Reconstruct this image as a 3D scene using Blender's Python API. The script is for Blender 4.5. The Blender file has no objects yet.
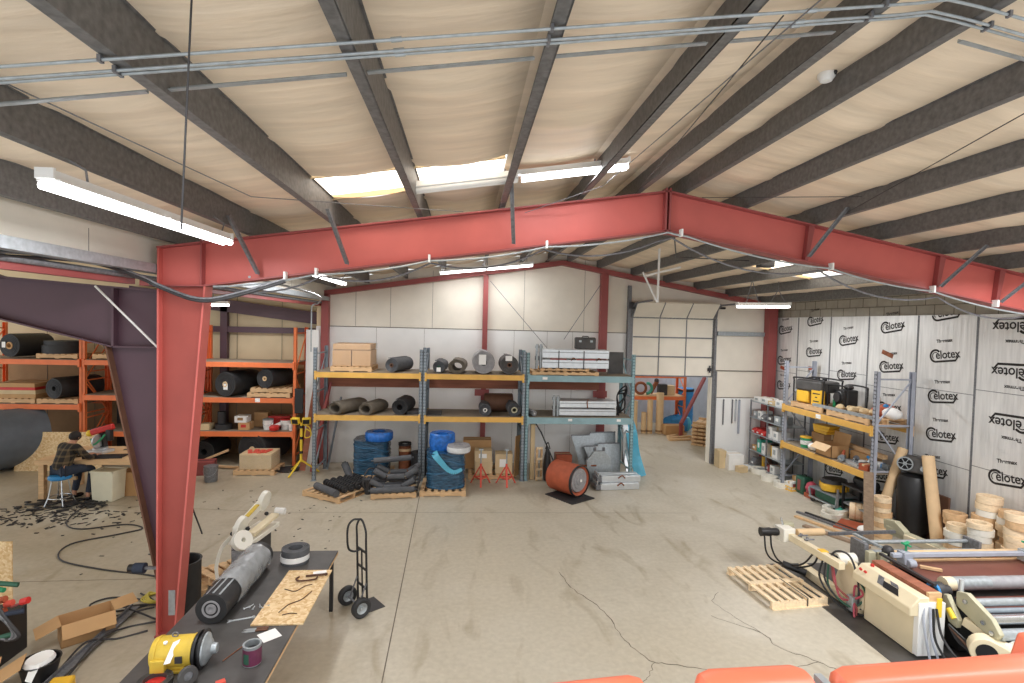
import bpy, bmesh, math, random
from mathutils import Vector, Matrix
random.seed(7)
SC = bpy.context.scene
COL = SC.collection
PI = math.pi

# ---------------------------------------------------------------- camera, world, exposure
cam_d = bpy.data.cameras.new('camera')
cam = bpy.data.objects.new('camera', cam_d)
COL.objects.link(cam)
SC.camera = cam
cam_d.sensor_width = 36.0
cam_d.sensor_fit = 'HORIZONTAL'
cam_d.lens = 530.0 / 1024.0 * 36.0
cam_d.clip_start = 0.05
cam_d.clip_end = 300
cam.matrix_world = Matrix(((0.99595, -0.02191, -0.08721, 0.0),
                           (-0.08642, 0.03475, -0.99565, 0.0),
                           (0.02485, 0.99916, 0.03272, 3.772),
                           (0, 0, 0, 1)))
w = bpy.data.worlds.new('overcast_sky')
SC.world = w
w.use_nodes = True
w.node_tree.nodes['Background'].inputs[0].default_value = (0.95, 0.98, 1.0, 1)
w.node_tree.nodes['Background'].inputs[1].default_value = 0.9
SC.view_settings.view_transform = 'Standard'
SC.view_settings.look = 'None'
SC.view_settings.gamma = 1.0
SC.view_settings.use_curve_mapping = False
SC.view_settings.exposure = 0.5
SC.cycles.use_denoising = True
SC.cycles.max_bounces = 8
SC.cycles.diffuse_bounces = 5
SC.cycles.sample_clamp_indirect = 6.0
SC.cycles.caustics_reflective = False
SC.cycles.caustics_refractive = False


def area_light(name, loc, sx, sy, power, col=(0.97, 0.98, 1.0), rot=(0, 0, 0)):
    d = bpy.data.lights.new(name, 'AREA')
    d.shape = 'RECTANGLE'
    d.size = sx
    d.size_y = sy
    d.energy = power
    d.color = col
    o = bpy.data.objects.new(name, d)
    o.location = loc
    o.rotation_euler = rot
    COL.objects.link(o)
    return o


def roofz(x):            # top of the main frame, where the purlins sit
    return 5.48 - 0.152 * (2.5 - x) if x < 2.5 else 5.48 - 0.18 * (x - 2.5)


# unseen fill lights added above the camera to brighten the hall
for x_ in (-4.5, -1.0, 2.5, 6.0):
    area_light('lamp_mezzanine', (x_, 0.9, 4.85), 2.4, 0.2, 35)


area_light('lamp_strip', (6.7, 4.3, 4.5), 0.2, 2.4, 150)  # added fill light out of view, brightens the foil wall
area_light('lamp_strip', (4.9, 1.8, 5.0), 0.2, 2.4, 60)  # second added fill light, also out of view


# ---------------------------------------------------------------- materials
def lin(h):
    h = h.lstrip('#')
    r = []
    for i in (0, 2, 4):
        v = int(h[i:i + 2], 16) / 255
        r.append(v / 12.92 if v <= 0.04045 else ((v + 0.055) / 1.055) ** 2.4)
    return r


def mat(name, hexcol, rough=0.6, metal=0.0, var=0.12, scale=6.0, bump=0.0, emit=0.0, alpha=1.0, trans=0.0, stretch=(1, 1, 1)):
    m = bpy.data.materials.new(name)
    m.use_nodes = True
    nt = m.node_tree
    b = nt.nodes['Principled BSDF']
    c = lin(hexcol)
    b.inputs['Roughness'].default_value = rough
    b.inputs['Metallic'].default_value = metal
    if emit:
        b.inputs['Emission Color'].default_value = (*c, 1)
        b.inputs['Emission Strength'].default_value = emit
    if trans:
        b.inputs['Transmission Weight'].default_value = trans
    b.inputs['Alpha'].default_value = alpha
    if var or bump:
        tc = nt.nodes.new('ShaderNodeTexCoord')
        mp = nt.nodes.new('ShaderNodeMapping')
        mp.inputs['Scale'].default_value = stretch
        nz = nt.nodes.new('ShaderNodeTexNoise')
        nz.inputs['Scale'].default_value = scale
        nz.inputs['Detail'].default_value = 4
        nt.links.new(tc.outputs['Object'], mp.inputs[0])
        nt.links.new(mp.outputs[0], nz.inputs['Vector'])
        rp = nt.nodes.new('ShaderNodeValToRGB')
        rp.color_ramp.elements[0].position = 0.3
        rp.color_ramp.elements[1].position = 0.7
        rp.color_ramp.elements[0].color = (*[max(0, x * (1 - var)) for x in c], 1)
        rp.color_ramp.elements[1].color = (*[min(1, x * (1 + var)) for x in c], 1)
        nt.links.new(nz.outputs['Fac'], rp.inputs['Fac'])
        nt.links.new(rp.outputs['Color'], b.inputs['Base Color'])
        if bump:
            bp = nt.nodes.new('ShaderNodeBump')
            bp.inputs['Strength'].default_value = bump
            bp.inputs['Distance'].default_value = 0.02
            nt.links.new(nz.outputs['Fac'], bp.inputs['Height'])
            nt.links.new(bp.outputs[0], b.inputs['Normal'])
    else:
        b.inputs['Base Color'].default_value = (*c, 1)
    return m


def concrete(name, hexa, hexb, hexstain, rough=0.5, hexdirt='C6BDAA'):
    m = mat(name, hexa, rough, 0, 0.0)
    nt = m.node_tree
    b = nt.nodes['Principled BSDF']
    L = nt.links.new
    tc = nt.nodes.new('ShaderNodeTexCoord')

    def noise(scale, detail, dist=0.0, st=(1, 1, 1)):
        mp = nt.nodes.new('ShaderNodeMapping')
        mp.inputs['Scale'].default_value = st
        n = nt.nodes.new('ShaderNodeTexNoise')
        n.inputs['Scale'].default_value = scale
        n.inputs['Detail'].default_value = detail
        n.inputs['Distortion'].default_value = dist
        L(tc.outputs['Object'], mp.inputs[0])
        L(mp.outputs[0], n.inputs['Vector'])
        return n

    def ramp(n, p0, p1):
        r = nt.nodes.new('ShaderNodeMapRange')
        r.inputs['From Min'].default_value = p0
        r.inputs['From Max'].default_value = p1
        L(n.outputs['Fac'], r.inputs['Value'])
        return r

    def mix(fac, a, c):
        x = nt.nodes.new('ShaderNodeMix')
        x.data_type = 'RGBA'
        if fac is not None:
            L(fac.outputs[0], x.inputs['Factor'])
        for s, v in ((6, a), (7, c)):
            if isinstance(v, (tuple, list)):
                x.inputs[s].default_value = (*v[:3], 1)
            else:
                L(v.outputs[2], x.inputs[s])
        return x
    n1 = ramp(noise(0.55, 6, 0.6), 0.38, 0.64)
    a = mix(n1, lin(hexa), lin(hexb))
    n2 = ramp(noise(1.3, 8, 1.2, (1.6, 0.5, 1)), 0.56, 0.78)
    a = mix(ramp(noise(0.16, 3, 0.4), 0.40, 0.62), a, lin(hexdirt))
    # brown rubber dirt trodden into the slab around the cutting bench
    sx = nt.nodes.new('ShaderNodeSeparateXYZ')
    L(tc.outputs['Object'], sx.inputs[0])
    lx = nt.nodes.new('ShaderNodeMapRange')
    lx.inputs['From Min'].default_value = 0.5
    lx.inputs['From Max'].default_value = -6.5
    lx.inputs['To Max'].default_value = 0.75
    L(sx.outputs[0], lx.inputs['Value'])
    ly = nt.nodes.new('ShaderNodeMath')
    ly.operation = 'MULTIPLY'
    L(lx.outputs[0], ly.inputs[0])
    L(ramp(noise(0.5, 5, 0.8), 0.25, 0.55).outputs[0], ly.inputs[1])
    a = mix(ly, a, lin('AD9F86'))
    s = mix(n2, a, lin(hexstain))
    n3 = ramp(noise(14, 5, 0.3), 0.3, 0.75)
    f = nt.nodes.new('ShaderNodeMix')
    f.data_type = 'RGBA'
    f.blend_type = 'MULTIPLY'
    f.inputs['Factor'].default_value = 0.35
    L(s.outputs[2], f.inputs[6])
    cr = nt.nodes.new('ShaderNodeValToRGB')
    cr.color_ramp.elements[0].color = (0.6, 0.58, 0.55, 1)
    cr.color_ramp.elements[1].color = (1, 1, 1, 1)
    L(n3.outputs[0], cr.inputs['Fac'])
    L(cr.outputs['Color'], f.inputs[7])
    L(f.outputs[2], b.inputs['Base Color'])
    r = nt.nodes.new('ShaderNodeMapRange')
    r.inputs['To Min'].default_value = rough - 0.1
    r.inputs['To Max'].default_value = rough + 0.25
    L(n1.outputs[0], r.inputs['Value'])
    L(r.outputs[0], b.inputs['Roughness'])
    return m


def osb(name):
    m = mat(name, 'D8B888', 0.75, 0, 0.0)
    nt = m.node_tree
    b = nt.nodes['Principled BSDF']
    tc = nt.nodes.new('ShaderNodeTexCoord')
    v = nt.nodes.new('ShaderNodeTexVoronoi')
    v.inputs['Scale'].default_value = 34
    nt.links.new(tc.outputs['Object'], v.inputs['Vector'])
    rp = nt.nodes.new('ShaderNodeValToRGB')
    rp.color_ramp.elements[0].color = (*lin('D2AC78'), 1)
    rp.color_ramp.elements[1].color = (*lin('F0D8AE'), 1)
    s = nt.nodes.new('ShaderNodeSeparateColor')
    nt.links.new(v.outputs['Color'], s.inputs[0])
    nt.links.new(s.outputs[0], rp.inputs['Fac'])
    nt.links.new(rp.outputs[0], b.inputs['Base Color'])
    return m


def plaid(name):
    m = mat(name, '2A2724', 0.9, 0, 0.0)
    nt = m.node_tree
    b = nt.nodes['Principled BSDF']
    tc = nt.nodes.new('ShaderNodeTexCoord')
    sp = nt.nodes.new('ShaderNodeSeparateXYZ')
    nt.links.new(tc.outputs['Object'], sp.inputs[0])
    out = []
    for k in (0, 2):
        a = nt.nodes.new('ShaderNodeMath')
        a.operation = 'MULTIPLY'
        a.inputs[1].default_value = 55
        nt.links.new(sp.outputs[k], a.inputs[0])
        s = nt.nodes.new('ShaderNodeMath')
        s.operation = 'SINE'
        nt.links.new(a.outputs[0], s.inputs[0])
        g = nt.nodes.new('ShaderNodeMath')
        g.operation = 'GREATER_THAN'
        g.inputs[1].default_value = 0.55
        nt.links.new(s.outputs[0], g.inputs[0])
        out.append(g)
    ad = nt.nodes.new('ShaderNodeMath')
    ad.operation = 'ADD'
    nt.links.new(out[0].outputs[0], ad.inputs[0])
    nt.links.new(out[1].outputs[0], ad.inputs[1])
    hv = nt.nodes.new('ShaderNodeMath')
    hv.operation = 'MULTIPLY'
    hv.inputs[1].default_value = 0.5
    nt.links.new(ad.outputs[0], hv.inputs[0])
    rp = nt.nodes.new('ShaderNodeValToRGB')
    rp.color_ramp.elements[0].color = (*lin('24211F'), 1)
    rp.color_ramp.elements[1].color = (*lin('6B5A42'), 1)
    nt.links.new(hv.outputs[0], rp.inputs['Fac'])
    nt.links.new(rp.outputs[0], b.inputs['Base Color'])
    return m


M = {}
def mk(k, *a, **kw):
    M[k] = mat(k, *a, **kw)


M['floor'] = concrete('concrete_floor', 'CDC7B8', 'BEB7A7', 'A3977F', 0.45)
M['yardfloor'] = concrete('yard_floor', 'A5A19A', '938E86', '807A70', 0.6)
mk('fabric', 'F0DEC6', rough=0.55, var=0.10, scale=2.6, bump=1.0, stretch=(0.35, 2.4, 1))
mk('galv', '7B7C80', rough=0.5, metal=0.35, var=0.25, scale=30)
mk('galv_light', 'A9B0B4', rough=0.4, metal=0.45, var=0.15, scale=20)
mk('purlin', '706F6E', rough=0.55, metal=0.2, var=0.25, scale=25)
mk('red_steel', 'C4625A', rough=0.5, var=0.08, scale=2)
mk('column_red', '99453C', rough=0.55, var=0.1, scale=2)  # frame red darkened for the column web; its shade is put into the colour
mk('dark_red', '984C4A', rough=0.5, var=0.1, scale=2)
mk('purple_steel', '523A44', rough=0.5, var=0.1, scale=2)
mk('orange', 'EC7C46', rough=0.45, var=0.08, scale=5)
mk('rail_orange', 'E9795A', rough=0.35, var=0.05, scale=4)
mk('yellow_beam', 'E6B45A', rough=0.5, var=0.08, scale=5)
mk('blue_beam', '8FB0B8', rough=0.5, var=0.1, scale=5)
mk('grey_steel', '8D97A0', rough=0.45, metal=0.3, var=0.12, scale=8)
mk('blue_grey', 'A9AEBA', rough=0.45, var=0.1, scale=6)
mk('hole', '1A1A1C', rough=0.9, var=0)
mk('board_cream', 'EEE7D9', rough=0.7, var=0.06, scale=1.6)
mk('board_white', 'F3F3F1', rough=0.6, var=0.05, scale=1.4)
mk('beige_wall', 'D9C6A4', rough=0.8, var=0.08, scale=1.3)
mk('timber_red', '9A5F48', rough=0.7, var=0.25, scale=3, stretch=(0.4, 4, 4))
mk('block', 'A9A294', rough=0.85, var=0.1, scale=5)
mk('black_rubber', '2B2B2D', rough=0.6, var=0.2, scale=10)
mk('rubber_grey', '54565A', rough=0.7, var=0.2, scale=10)
mk('roll_slate', '5E6670', rough=0.6, var=0.12, scale=4)
mk('rubber_brown', '6E665A', rough=0.75, var=0.15, scale=8)
mk('rubber_light', '98979A', rough=0.6, var=0.15, scale=12)
mk('tube_card', 'E0C197', rough=0.7, var=0.06, scale=6)
mk('cardboard', 'C39A6B', rough=0.8, var=0.06, scale=4)
mk('cardboard_dark', '9C7A56', rough=0.8, var=0.08, scale=4)
mk('box_tan', 'D3BC95', rough=0.8, var=0.08, scale=4)
mk('wood', 'D8B489', rough=0.75, var=0.15, scale=4, stretch=(1, 6, 6))
mk('wood_pale', 'F0D9B6', rough=0.75, var=0.12, scale=5, stretch=(6, 1, 6))
mk('wood_old', '9B8570', rough=0.85, var=0.2, scale=5, stretch=(6, 1, 6))
mk('wood_deck', '8F8373', rough=0.85, var=0.12, scale=5)
M['osb'] = osb('strand_board')
M['plaid'] = plaid('plaid_flannel')
mk('cream_paint', 'E6D8B8', rough=0.45, var=0.05, scale=4)
mk('cream_white', 'ECE9DE', rough=0.4, var=0.04, scale=4)
mk('white', 'F0F0EE', rough=0.5, var=0.03, scale=6)
mk('paper', 'F6F6F4', rough=0.7, var=0)
mk('black', '1E1E20', rough=0.45, var=0.15, scale=12)
mk('dark', '353436', rough=0.55, var=0.2, scale=10)
mk('charcoal', '4C4A49', rough=0.5, var=0.25, scale=5)
mk('red', 'C8322E', rough=0.45, var=0.06, scale=6)
mk('jack_red', 'E05A4A', rough=0.5, var=0.06, scale=6)
mk('tool_yellow', 'F0BE3A', rough=0.45, var=0.05, scale=6)
mk('motor_yellow', 'D6B642', rough=0.5, var=0.12, scale=8)
mk('stand_yellow', 'F2CF3C', rough=0.5, var=0.05, scale=6)
mk('blue_wrap', '2D6FC4', rough=0.25, var=0.3, scale=14, bump=0.5)
mk('dark_wrap', '2A4F6A', rough=0.2, var=0.55, scale=9, bump=1.0, stretch=(1, 1, 4))
mk('navy_film', '3A6A8C', rough=0.2, var=0.3, scale=14, bump=0.5)
mk('light_blue', '54AECC', rough=0.4, var=0.12, scale=8)
mk('stool_blue', '2F86C4', rough=0.5, var=0.06, scale=8)
mk('green', '2F9A6A', rough=0.45, var=0.08, scale=8)
mk('dark_green', '2C5B48', rough=0.5, var=0.1, scale=8)
mk('teal', '3FA08C', rough=0.4, var=0.1, scale=8)
mk('drum_orange', 'AE5638', rough=0.65, var=0.15, scale=6)
mk('aluminium', 'D3D8DC', rough=0.35, metal=0.5, var=0.06, scale=10)
mk('chrome', 'C8CCD0', rough=0.22, metal=0.9, var=0.05, scale=10)
mk('belt_brown', '74443A', rough=0.45, var=0.12, scale=4)
mk('rust', '8A5236', rough=0.8, var=0.3, scale=10)
mk('brown', '6B4A38', rough=0.7, var=0.15, scale=8)
mk('rope_yellow', 'C8B84E', rough=0.7, var=0.1, scale=20)
mk('dark_rust', '54382A', rough=0.8, var=0.3, scale=10)
mk('olive', 'B4B096', rough=0.5, var=0.1, scale=6)
mk('skin', 'C89478', rough=0.55, var=0.04, scale=10)
mk('hair', '221C1A', rough=0.7, var=0.2, scale=40)
mk('denim', '2C3444', rough=0.85, var=0.15, scale=30)
mk('tube_on', 'FFFFFF', rough=0.4, var=0, emit=5.0)
mk('skylight', 'FFF6E8', rough=0.4, var=0, emit=2.2)
mk('plastic_clear', 'D9DCDE', rough=0.3, var=0.1, scale=12, bump=0.4)
mk('shrink_film', 'E8E6E2', rough=0.15, var=0.1, scale=14, bump=0.5, alpha=0.14)
mk('film', 'BFC3C6', rough=0.25, var=0.15, scale=9, bump=0.7, alpha=0.5)
mk('can_label', '6B2F4C', rough=0.45, var=0.2, scale=20)
mk('ink', '2B2725', rough=0.8, var=0.1, scale=30)
mk('bin_cream', 'E8E3CB', rough=0.5, var=0.05, scale=4)
mk('pink', 'B4485A', rough=0.5, var=0.1, scale=8)
mk('corrugated', 'C9CDD6', rough=0.4, metal=0.3, var=0.06, scale=4)
M['foil'] = mat('foil_facing', 'EAEAE8', rough=0.42, metal=0.3, var=0.1, scale=2.0, bump=0.35, stretch=(1, 9, 0.8))


# ---------------------------------------------------------------- mesh helpers
class B:
    def __init__(s):
        s.bm = bmesh.new()
        s.mi = 0

    def _f(s, vs):
        try:
            f = s.bm.faces.new(vs)
            f.material_index = s.mi
            return f
        except ValueError:
            return None

    def box(s, c, d, rot=None, taper=1.0):
        """box centred on c with size d; rot = (rx,ry,rz)"""
        R = Matrix.Identity(3)
        if rot:
            from mathutils import Euler
            R = Euler(rot).to_matrix()
        v = []
        for sz in (-1, 1):
            t = taper if sz == 1 else 1.0
            for sx, sy in ((-1, -1), (1, -1), (1, 1), (-1, 1)):
                v.append(s.bm.verts.new(Vector(c) + R @ Vector((sx * d[0] / 2 * t, sy * d[1] / 2 * t, sz * d[2] / 2))))
        for q in ((3, 2, 1, 0), (4, 5, 6, 7), (0, 1, 5, 4), (1, 2, 6, 5), (2, 3, 7, 6), (3, 0, 4, 7)):
            s._f([v[i] for i in q])
        return s

    def b2(s, x0, x1, y0, y1, z0, z1):
        return s.box(((x0 + x1) / 2, (y0 + y1) / 2, (z0 + z1) / 2), (abs(x1 - x0), abs(y1 - y0), abs(z1 - z0)))

    def bar(s, p, q, w, h, up=(0, 0, 1)):
        """rectangular bar from p to q; w across, h along up"""
        p, q = Vector(p), Vector(q)
        d = (q - p).normalized()
        u = Vector(up)
        if abs(d.dot(u)) > 0.98:
            u = Vector((0, 1, 0))
        sd = d.cross(u).normalized()
        u = sd.cross(d).normalized()
        v = []
        for e in (p, q):
            for a, b in ((-1, -1), (1, -1), (1, 1), (-1, 1)):
                v.append(s.bm.verts.new(e + sd * a * w / 2 + u * b * h / 2))
        for f in ((3, 2, 1, 0), (4, 5, 6, 7), (0, 1, 5, 4), (1, 2, 6, 5), (2, 3, 7, 6), (3, 0, 4, 7)):
            s._f([v[i] for i in f])
        return s

    def ring(s, c, u, v, r, n):
        return [s.bm.verts.new(c + u * math.cos(2 * PI * i / n) * r + v * math.sin(2 * PI * i / n) * r) for i in range(n)]

    def skin_rings(s, R, closed=False):
        n = len(R[0])
        for a, b in zip(R, R[1:] + ([R[0]] if closed else [])):
            for i in range(n):
                s._f([a[i], a[(i + 1) % n], b[(i + 1) % n], b[i]])

    @staticmethod
    def frame(d):
        d = Vector(d).normalized()
        a = Vector((0, 0, 1)) if abs(d.z) < 0.95 else Vector((1, 0, 0))
        u = a.cross(d).normalized()
        return d, u, d.cross(u).normalized()

    def cyl(s, p, q, r, r2=None, n=16, caps=True):
        p, q = Vector(p), Vector(q)
        d, u, v = s.frame(q - p)
        A = s.ring(p, u, v, r, n)
        C = s.ring(q, u, v, r if r2 is None else r2, n)
        s.skin_rings([A, C])
        if caps:
            s._f(A[::-1])
            s._f(C)
        return s

    def lathe(s, prof, p=(0, 0, 0), d=(0, 0, 1), n=24, closed=False, sq=None):
        """profile of (radius, height along d); sq squashes one axis"""
        p = Vector(p)
        d, u, v = s.frame(d)
        R = []
        for r, h in prof:
            if sq:
                R.append([s.bm.verts.new(p + d * h + u * math.cos(2 * PI * i / n) * max(r, 1e-4) + v * math.sin(2 * PI * i / n) * max(r, 1e-4) * sq) for i in range(n)])
            else:
                R.append(s.ring(p + d * h, u, v, max(r, 1e-4), n))
        s.skin_rings(R, closed)
        if not closed:
            s._f(R[0][::-1])
            s._f(R[-1])
        return s

    def tube(s, pts, r, n=8, caps=True, closed=False):
        pts = [Vector(x) for x in pts]
        R = []
        u = None
        m = len(pts)
        for i, p in enumerate(pts):
            a = pts[i - 1] if (i > 0 or closed) else p
            b = pts[(i + 1) % m] if (i < m - 1 or closed) else p
            d = (b - a).normalized()
            if u is None:
                _, u, v = s.frame(d)
            u = (u - d * u.dot(d)).normalized()
            v = d.cross(u)
            R.append(s.ring(p, u, v, r, n))
        s.skin_rings(R, closed)
        if caps and not closed:
            s._f(R[0][::-1])
            s._f(R[-1])
        return s

    def prism(s, pts, o, u, v, d):
        """polygon pts (a,b) in plane o+a*u+b*v, extruded by vector d"""
        o, u, v, d = Vector(o), Vector(u), Vector(v), Vector(d)
        A = [s.bm.verts.new(o + u * a + v * b) for a, b in pts]
        C = [s.bm.verts.new(o + u * a + v * b + d) for a, b in pts]
        s._f(A[::-1])
        s._f(C)
        n = len(pts)
        for i in range(n):
            s._f([A[i], A[(i + 1) % n], C[(i + 1) % n], C[i]])
        return s

    def sphere(s, c, r, n=12, sc=(1, 1, 1)):
        c = Vector(c)
        R = []
        m = n // 2
        for j in range(m + 1):
            t = PI * j / m
            R.append([s.bm.verts.new(c + Vector((max(math.sin(t), 1e-3) * math.cos(2 * PI * i / n) * r * sc[0], max(math.sin(t), 1e-3) * math.sin(2 * PI * i / n) * r * sc[1], -math.cos(t) * r * sc[2]))) for i in range(n)])
        s.skin_rings(R)
        s._f(R[0][::-1])
        s._f(R[-1])
        return s

    def quad(s, *p):
        s._f([s.bm.verts.new(Vector(x)) for x in p])
        return s


def smooth_path(pts, k=6):
    """Catmull-Rom through pts"""
    P = [Vector(p) for p in pts]
    P = [P[0] * 2 - P[1]] + P + [P[-1] * 2 - P[-2]]
    out = []
    for i in range(1, len(P) - 2):
        for j in range(k):
            t = j / k
            a, b, c, d = P[i - 1], P[i], P[i + 1], P[i + 2]
            out.append(0.5 * ((2 * b) + (c - a) * t + (2 * a - 5 * b + 4 * c - d) * t * t + (3 * b - a - 3 * c + d) * t ** 3))
    out.append(P[-2])
    return out


def obj(name, b, m, parent=None, bevel=0.0, ang=35):
    me = bpy.data.meshes.new(name)
    bmesh.ops.recalc_face_normals(b.bm, faces=b.bm.faces)
    b.bm.to_mesh(me)
    b.bm.free()
    for x in (m if isinstance(m, (list, tuple)) else [m]):
        me.materials.append(M[x] if isinstance(x, str) else x)
    me.polygons.foreach_set('use_smooth', [True] * len(me.polygons))
    me.set_sharp_from_angle(angle=math.radians(ang))
    o = bpy.data.objects.new(name, me)
    COL.objects.link(o)
    if parent:
        o.parent = parent
    if bevel:
        md = o.modifiers.new('bevel', 'BEVEL')
        md.width = bevel
        md.segments = 2
        md.limit_method = 'ANGLE'
    return o


def tag(o, label, cat, group=None, kind=None):
    if label:
        o['label'] = label
    if cat:
        o['category'] = cat
    if group:
        o['group'] = group
    if kind:
        o['kind'] = kind
    return o


def thing(name, label, cat, loc=(0, 0, 0), rz=0.0, group=None, rot=None):
    o = bpy.data.objects.new(name, None)
    o.empty_display_size = 0.1
    COL.objects.link(o)
    o.location = loc
    o.rotation_euler = rot if rot else (0, 0, rz)
    return tag(o, label, cat, group)


def solo(name, b, m, label, cat, loc=(0, 0, 0), rz=0.0, group=None, bevel=0.0, rot=None, ang=35):
    o = obj(name, b, m, None, bevel, ang)
    o.location = loc
    o.rotation_euler = rot if rot else (0, 0, rz)
    return tag(o, label, cat, group)


def struct(name, b, m, bevel=0.0, parent=None):
    o = obj(name, b, m, parent, bevel)
    if not parent:
        o['kind'] = 'structure'
    return o


def dup(root, loc, rz=None, label=None, group=None, scale=None):
    r = root.copy()
    COL.objects.link(r)
    r.location = loc
    if rz is not None:
        r.rotation_euler = (0, 0, rz)
    if scale:
        r.scale = scale
    if label:
        r['label'] = label
    if group:
        r['group'] = group
    for ch in list(root.children):
        c = ch.copy()
        COL.objects.link(c)
        c.parent = r
        for g in list(ch.children):
            d = g.copy()
            COL.objects.link(d)
            d.parent = c
    return r


# ================================================================ THE SETTING
YF = 6.51      # plane of the main frame's web
YB = 14.27     # face of the back wall
XL, XR = -3.64, 8.70

b = B()
b.b2(-14, 12, 2.5, 15.4, -0.2, 0)
b.b2(-14, 12, 15.4, 24, -0.2, -0.005)
b.mi = 1        # saw-cut joints
def strip(p, q, wd, z=0.0015):
    p, q = Vector((*p, z)), Vector((*q, z))
    n = (q - p).cross(Vector((0, 0, 1))).normalized() * wd / 2
    b.quad(p - n, q - n, q + n, p + n)
strip((-0.93, 11.9), (-0.76, 4.0), 0.014)
strip((-3.6, 10.55), (4.6, 10.36), 0.01)
strip((-9, 7.8), (-3.7, 7.9), 0.012)
strip((-7, 11.0), (-3.9, 10.6), 0.01)
def crack(pts, wd):
    pp = smooth_path([(x, y, 0) for x, y in pts], 7)
    for i in range(1, len(pp) - 1):
        pp[i] = pp[i] + Vector((random.uniform(-.018, .018), random.uniform(-.018, .018), 0))
    for p, q in zip(pp, pp[1:]):
        strip(p[:2], q[:2], wd * random.uniform(0.5, 1.2), 0.0018)
crack([(1.5, 7.9), (1.63, 7.34), (1.91, 6.75), (1.99, 6.12), (2.16, 5.73), (2.31, 5.65), (2.88, 5.51)], 0.013)
crack([(3.3, 6.6), (3.75, 6.2), (3.8, 5.9), (4.1, 5.6), (4.3, 5.3)], 0.012)
crack([(2.2, 5.68), (2.0, 5.4), (1.7, 5.1)], 0.008)
crack([(3.7, 7.2), (3.5, 6.9), (3.75, 6.2)], 0.007)
crack([(2.9, 5.5), (3.5, 5.45), (4.1, 5.6)], 0.011)
struct('floor', b, ['floor', 'rubber_brown'])

# roof fabric: sheets that sag between the purlins
PURL = [-3.47, -2.62, -1.62, -0.62, 0.38, 1.35, 2.10, 2.76, 3.58, 4.53, 5.45, 6.33, 7.25, 8.20]
def PD(x):
    return 0.26 if x < 2.4 else 0.205
def sheet(b, x0, x1, y0, y1, ny=60, nx=10, sag=0.05, ex=()):
    g = []
    for j in range(ny + 1):
        y = y0 + (y1 - y0) * j / ny
        row = []
        for i in range(nx + 1):
            t = i / nx
            x = x0 + (x1 - x0) * t
            z0 = roofz(x0) + PD(x0) + 0.056
            z1 = roofz(x1) + PD(x1) + 0.056
            cell = math.floor((y + x0 * 0.7) / 1.55)
            fr = (y + x0 * 0.7) / 1.55 - cell
            fold = 0.05 * max(0, 1 - fr * 5) * math.sin(PI * t)
            z = z0 + (z1 - z0) * t - sag * (1 - (2 * t - 1) ** 2) - fold
            z += 0.008 * math.sin(y * 9 + math.sin(x * 5 + cell) * 1.4) * math.sin(PI * t)
            row.append(b.bm.verts.new((x, y, z)))
        g.append(row)
    for j in range(ny):
        yc = y0 + (y1 - y0) * (j + 0.5) / ny
        if any(a <= yc <= c for a, c in ex):
            continue
        for i in range(nx):
            b._f([g[j][i], g[j][i + 1], g[j + 1][i + 1], g[j + 1][i]])
b = B()
SKY = {}        # openings left for the skylights: purlin bay -> y range
SKY[2] = [(5.4, 6.3)]
SKY[3] = [(5.4, 6.3)]
SKY[10] = [(9.0, 10.6)]
SKY[11] = [(9.0, 10.6)]
for i, (x0, x1) in enumerate(zip(PURL, PURL[1:])):
    sheet(b, x0, x1, 0.0, 14.3, ny=96, ex=SKY.get(i, ()))
sheet(b, 8.20, 8.75, 0.0, 14.3)
sheet(b, -3.75, -3.47, 0.0, 14.3, sag=0.01)
struct('ceiling', b, 'fabric')
b = B()
b.quad((-3.8, 1, 4.35), (-14, 1, 5.9), (-14, 15.4, 5.9), (-3.8, 15.4, 4.35))
b.b2(3.6, 10.6, 14.6, 18.0, 3.1, 3.15)  # partial slab over the yard, unseen, added to darken it
struct('ceiling.001', b, 'beige_wall')
# corrugated roof deck above the fabric, cut away over the skylights
# back wall with the door opening; cream insulation above, white boards below
b = B()
def wp(x0, x1, z0, z1):
    b.b2(x0, x1, YB, YB + 0.2, z0, z1)
def gable(x):
    return (5.46 - 0.16 * (2.55 - x) if x < 2.55 else 5.46 - 0.171 * (x - 2.55)) + 0.33
for x0, x1, z0 in ((-3.75, 2.55, 3.6), (2.55, 4.6, 3.6), (4.6, 6.88, 4.0), (6.88, 8.9, 0)):
    b.prism([(x0, z0), (x1, z0), (x1, gable(x1)), (x0, gable(x0))], (0, YB, 0), (1, 0, 0), (0, 0, 1), (0, 0.2, 0))
b.mi = 1
wp(-3.75, 4.6, 0, 3.6)
b.b2(-3.9, 4.45, YB - 0.02, YB, 0.12, 3.6)
b.b2(6.98, 8.6, YB - 0.015, YB, 0.0, 1.85)
b.mi = 2
b.b2(-3.6, 4.45, YB - 0.024, YB - 0.018, 3.595, 3.615)
b.b2(6.98, 8.5, YB - 0.02, YB, 2.6, 2.625)
b.b2(6.98, 8.5, YB - 0.02, YB, 1.85, 1.87)
for x in (-2.9, -2.0, -0.9, 1.55, 3.2):
    b.b2(x, x + 0.008, YB - 0.004, YB, 3.62, gable(x) - 0.1)
for x in (-2.35, -1.1, 1.3, 2.2, 2.9):
    b.b2(x, x + 0.006, YB - 0.023, YB - 0.018, 0.2, 3.6)
struct('wall_back', b, ['board_cream', 'board_white', 'rubber_brown'])
b = B()
b.b2(-14, -3.75, 15.3, 15.5, 0, 6.2)
b.b2(-3.9, -3.75, 14.3, 15.5, 0, 4.6)
b.mi = 1
b.b2(-13.9, -3.9, 15.26, 15.3, 0, 2.6)
b.mi = 2
for x in (-12.4, -11.2, -10, -8.8, -7.55, -6.3, -5.1):
    b.b2(x, x + 0.01, 15.25, 15.262, 0.1, 4.5)
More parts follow.
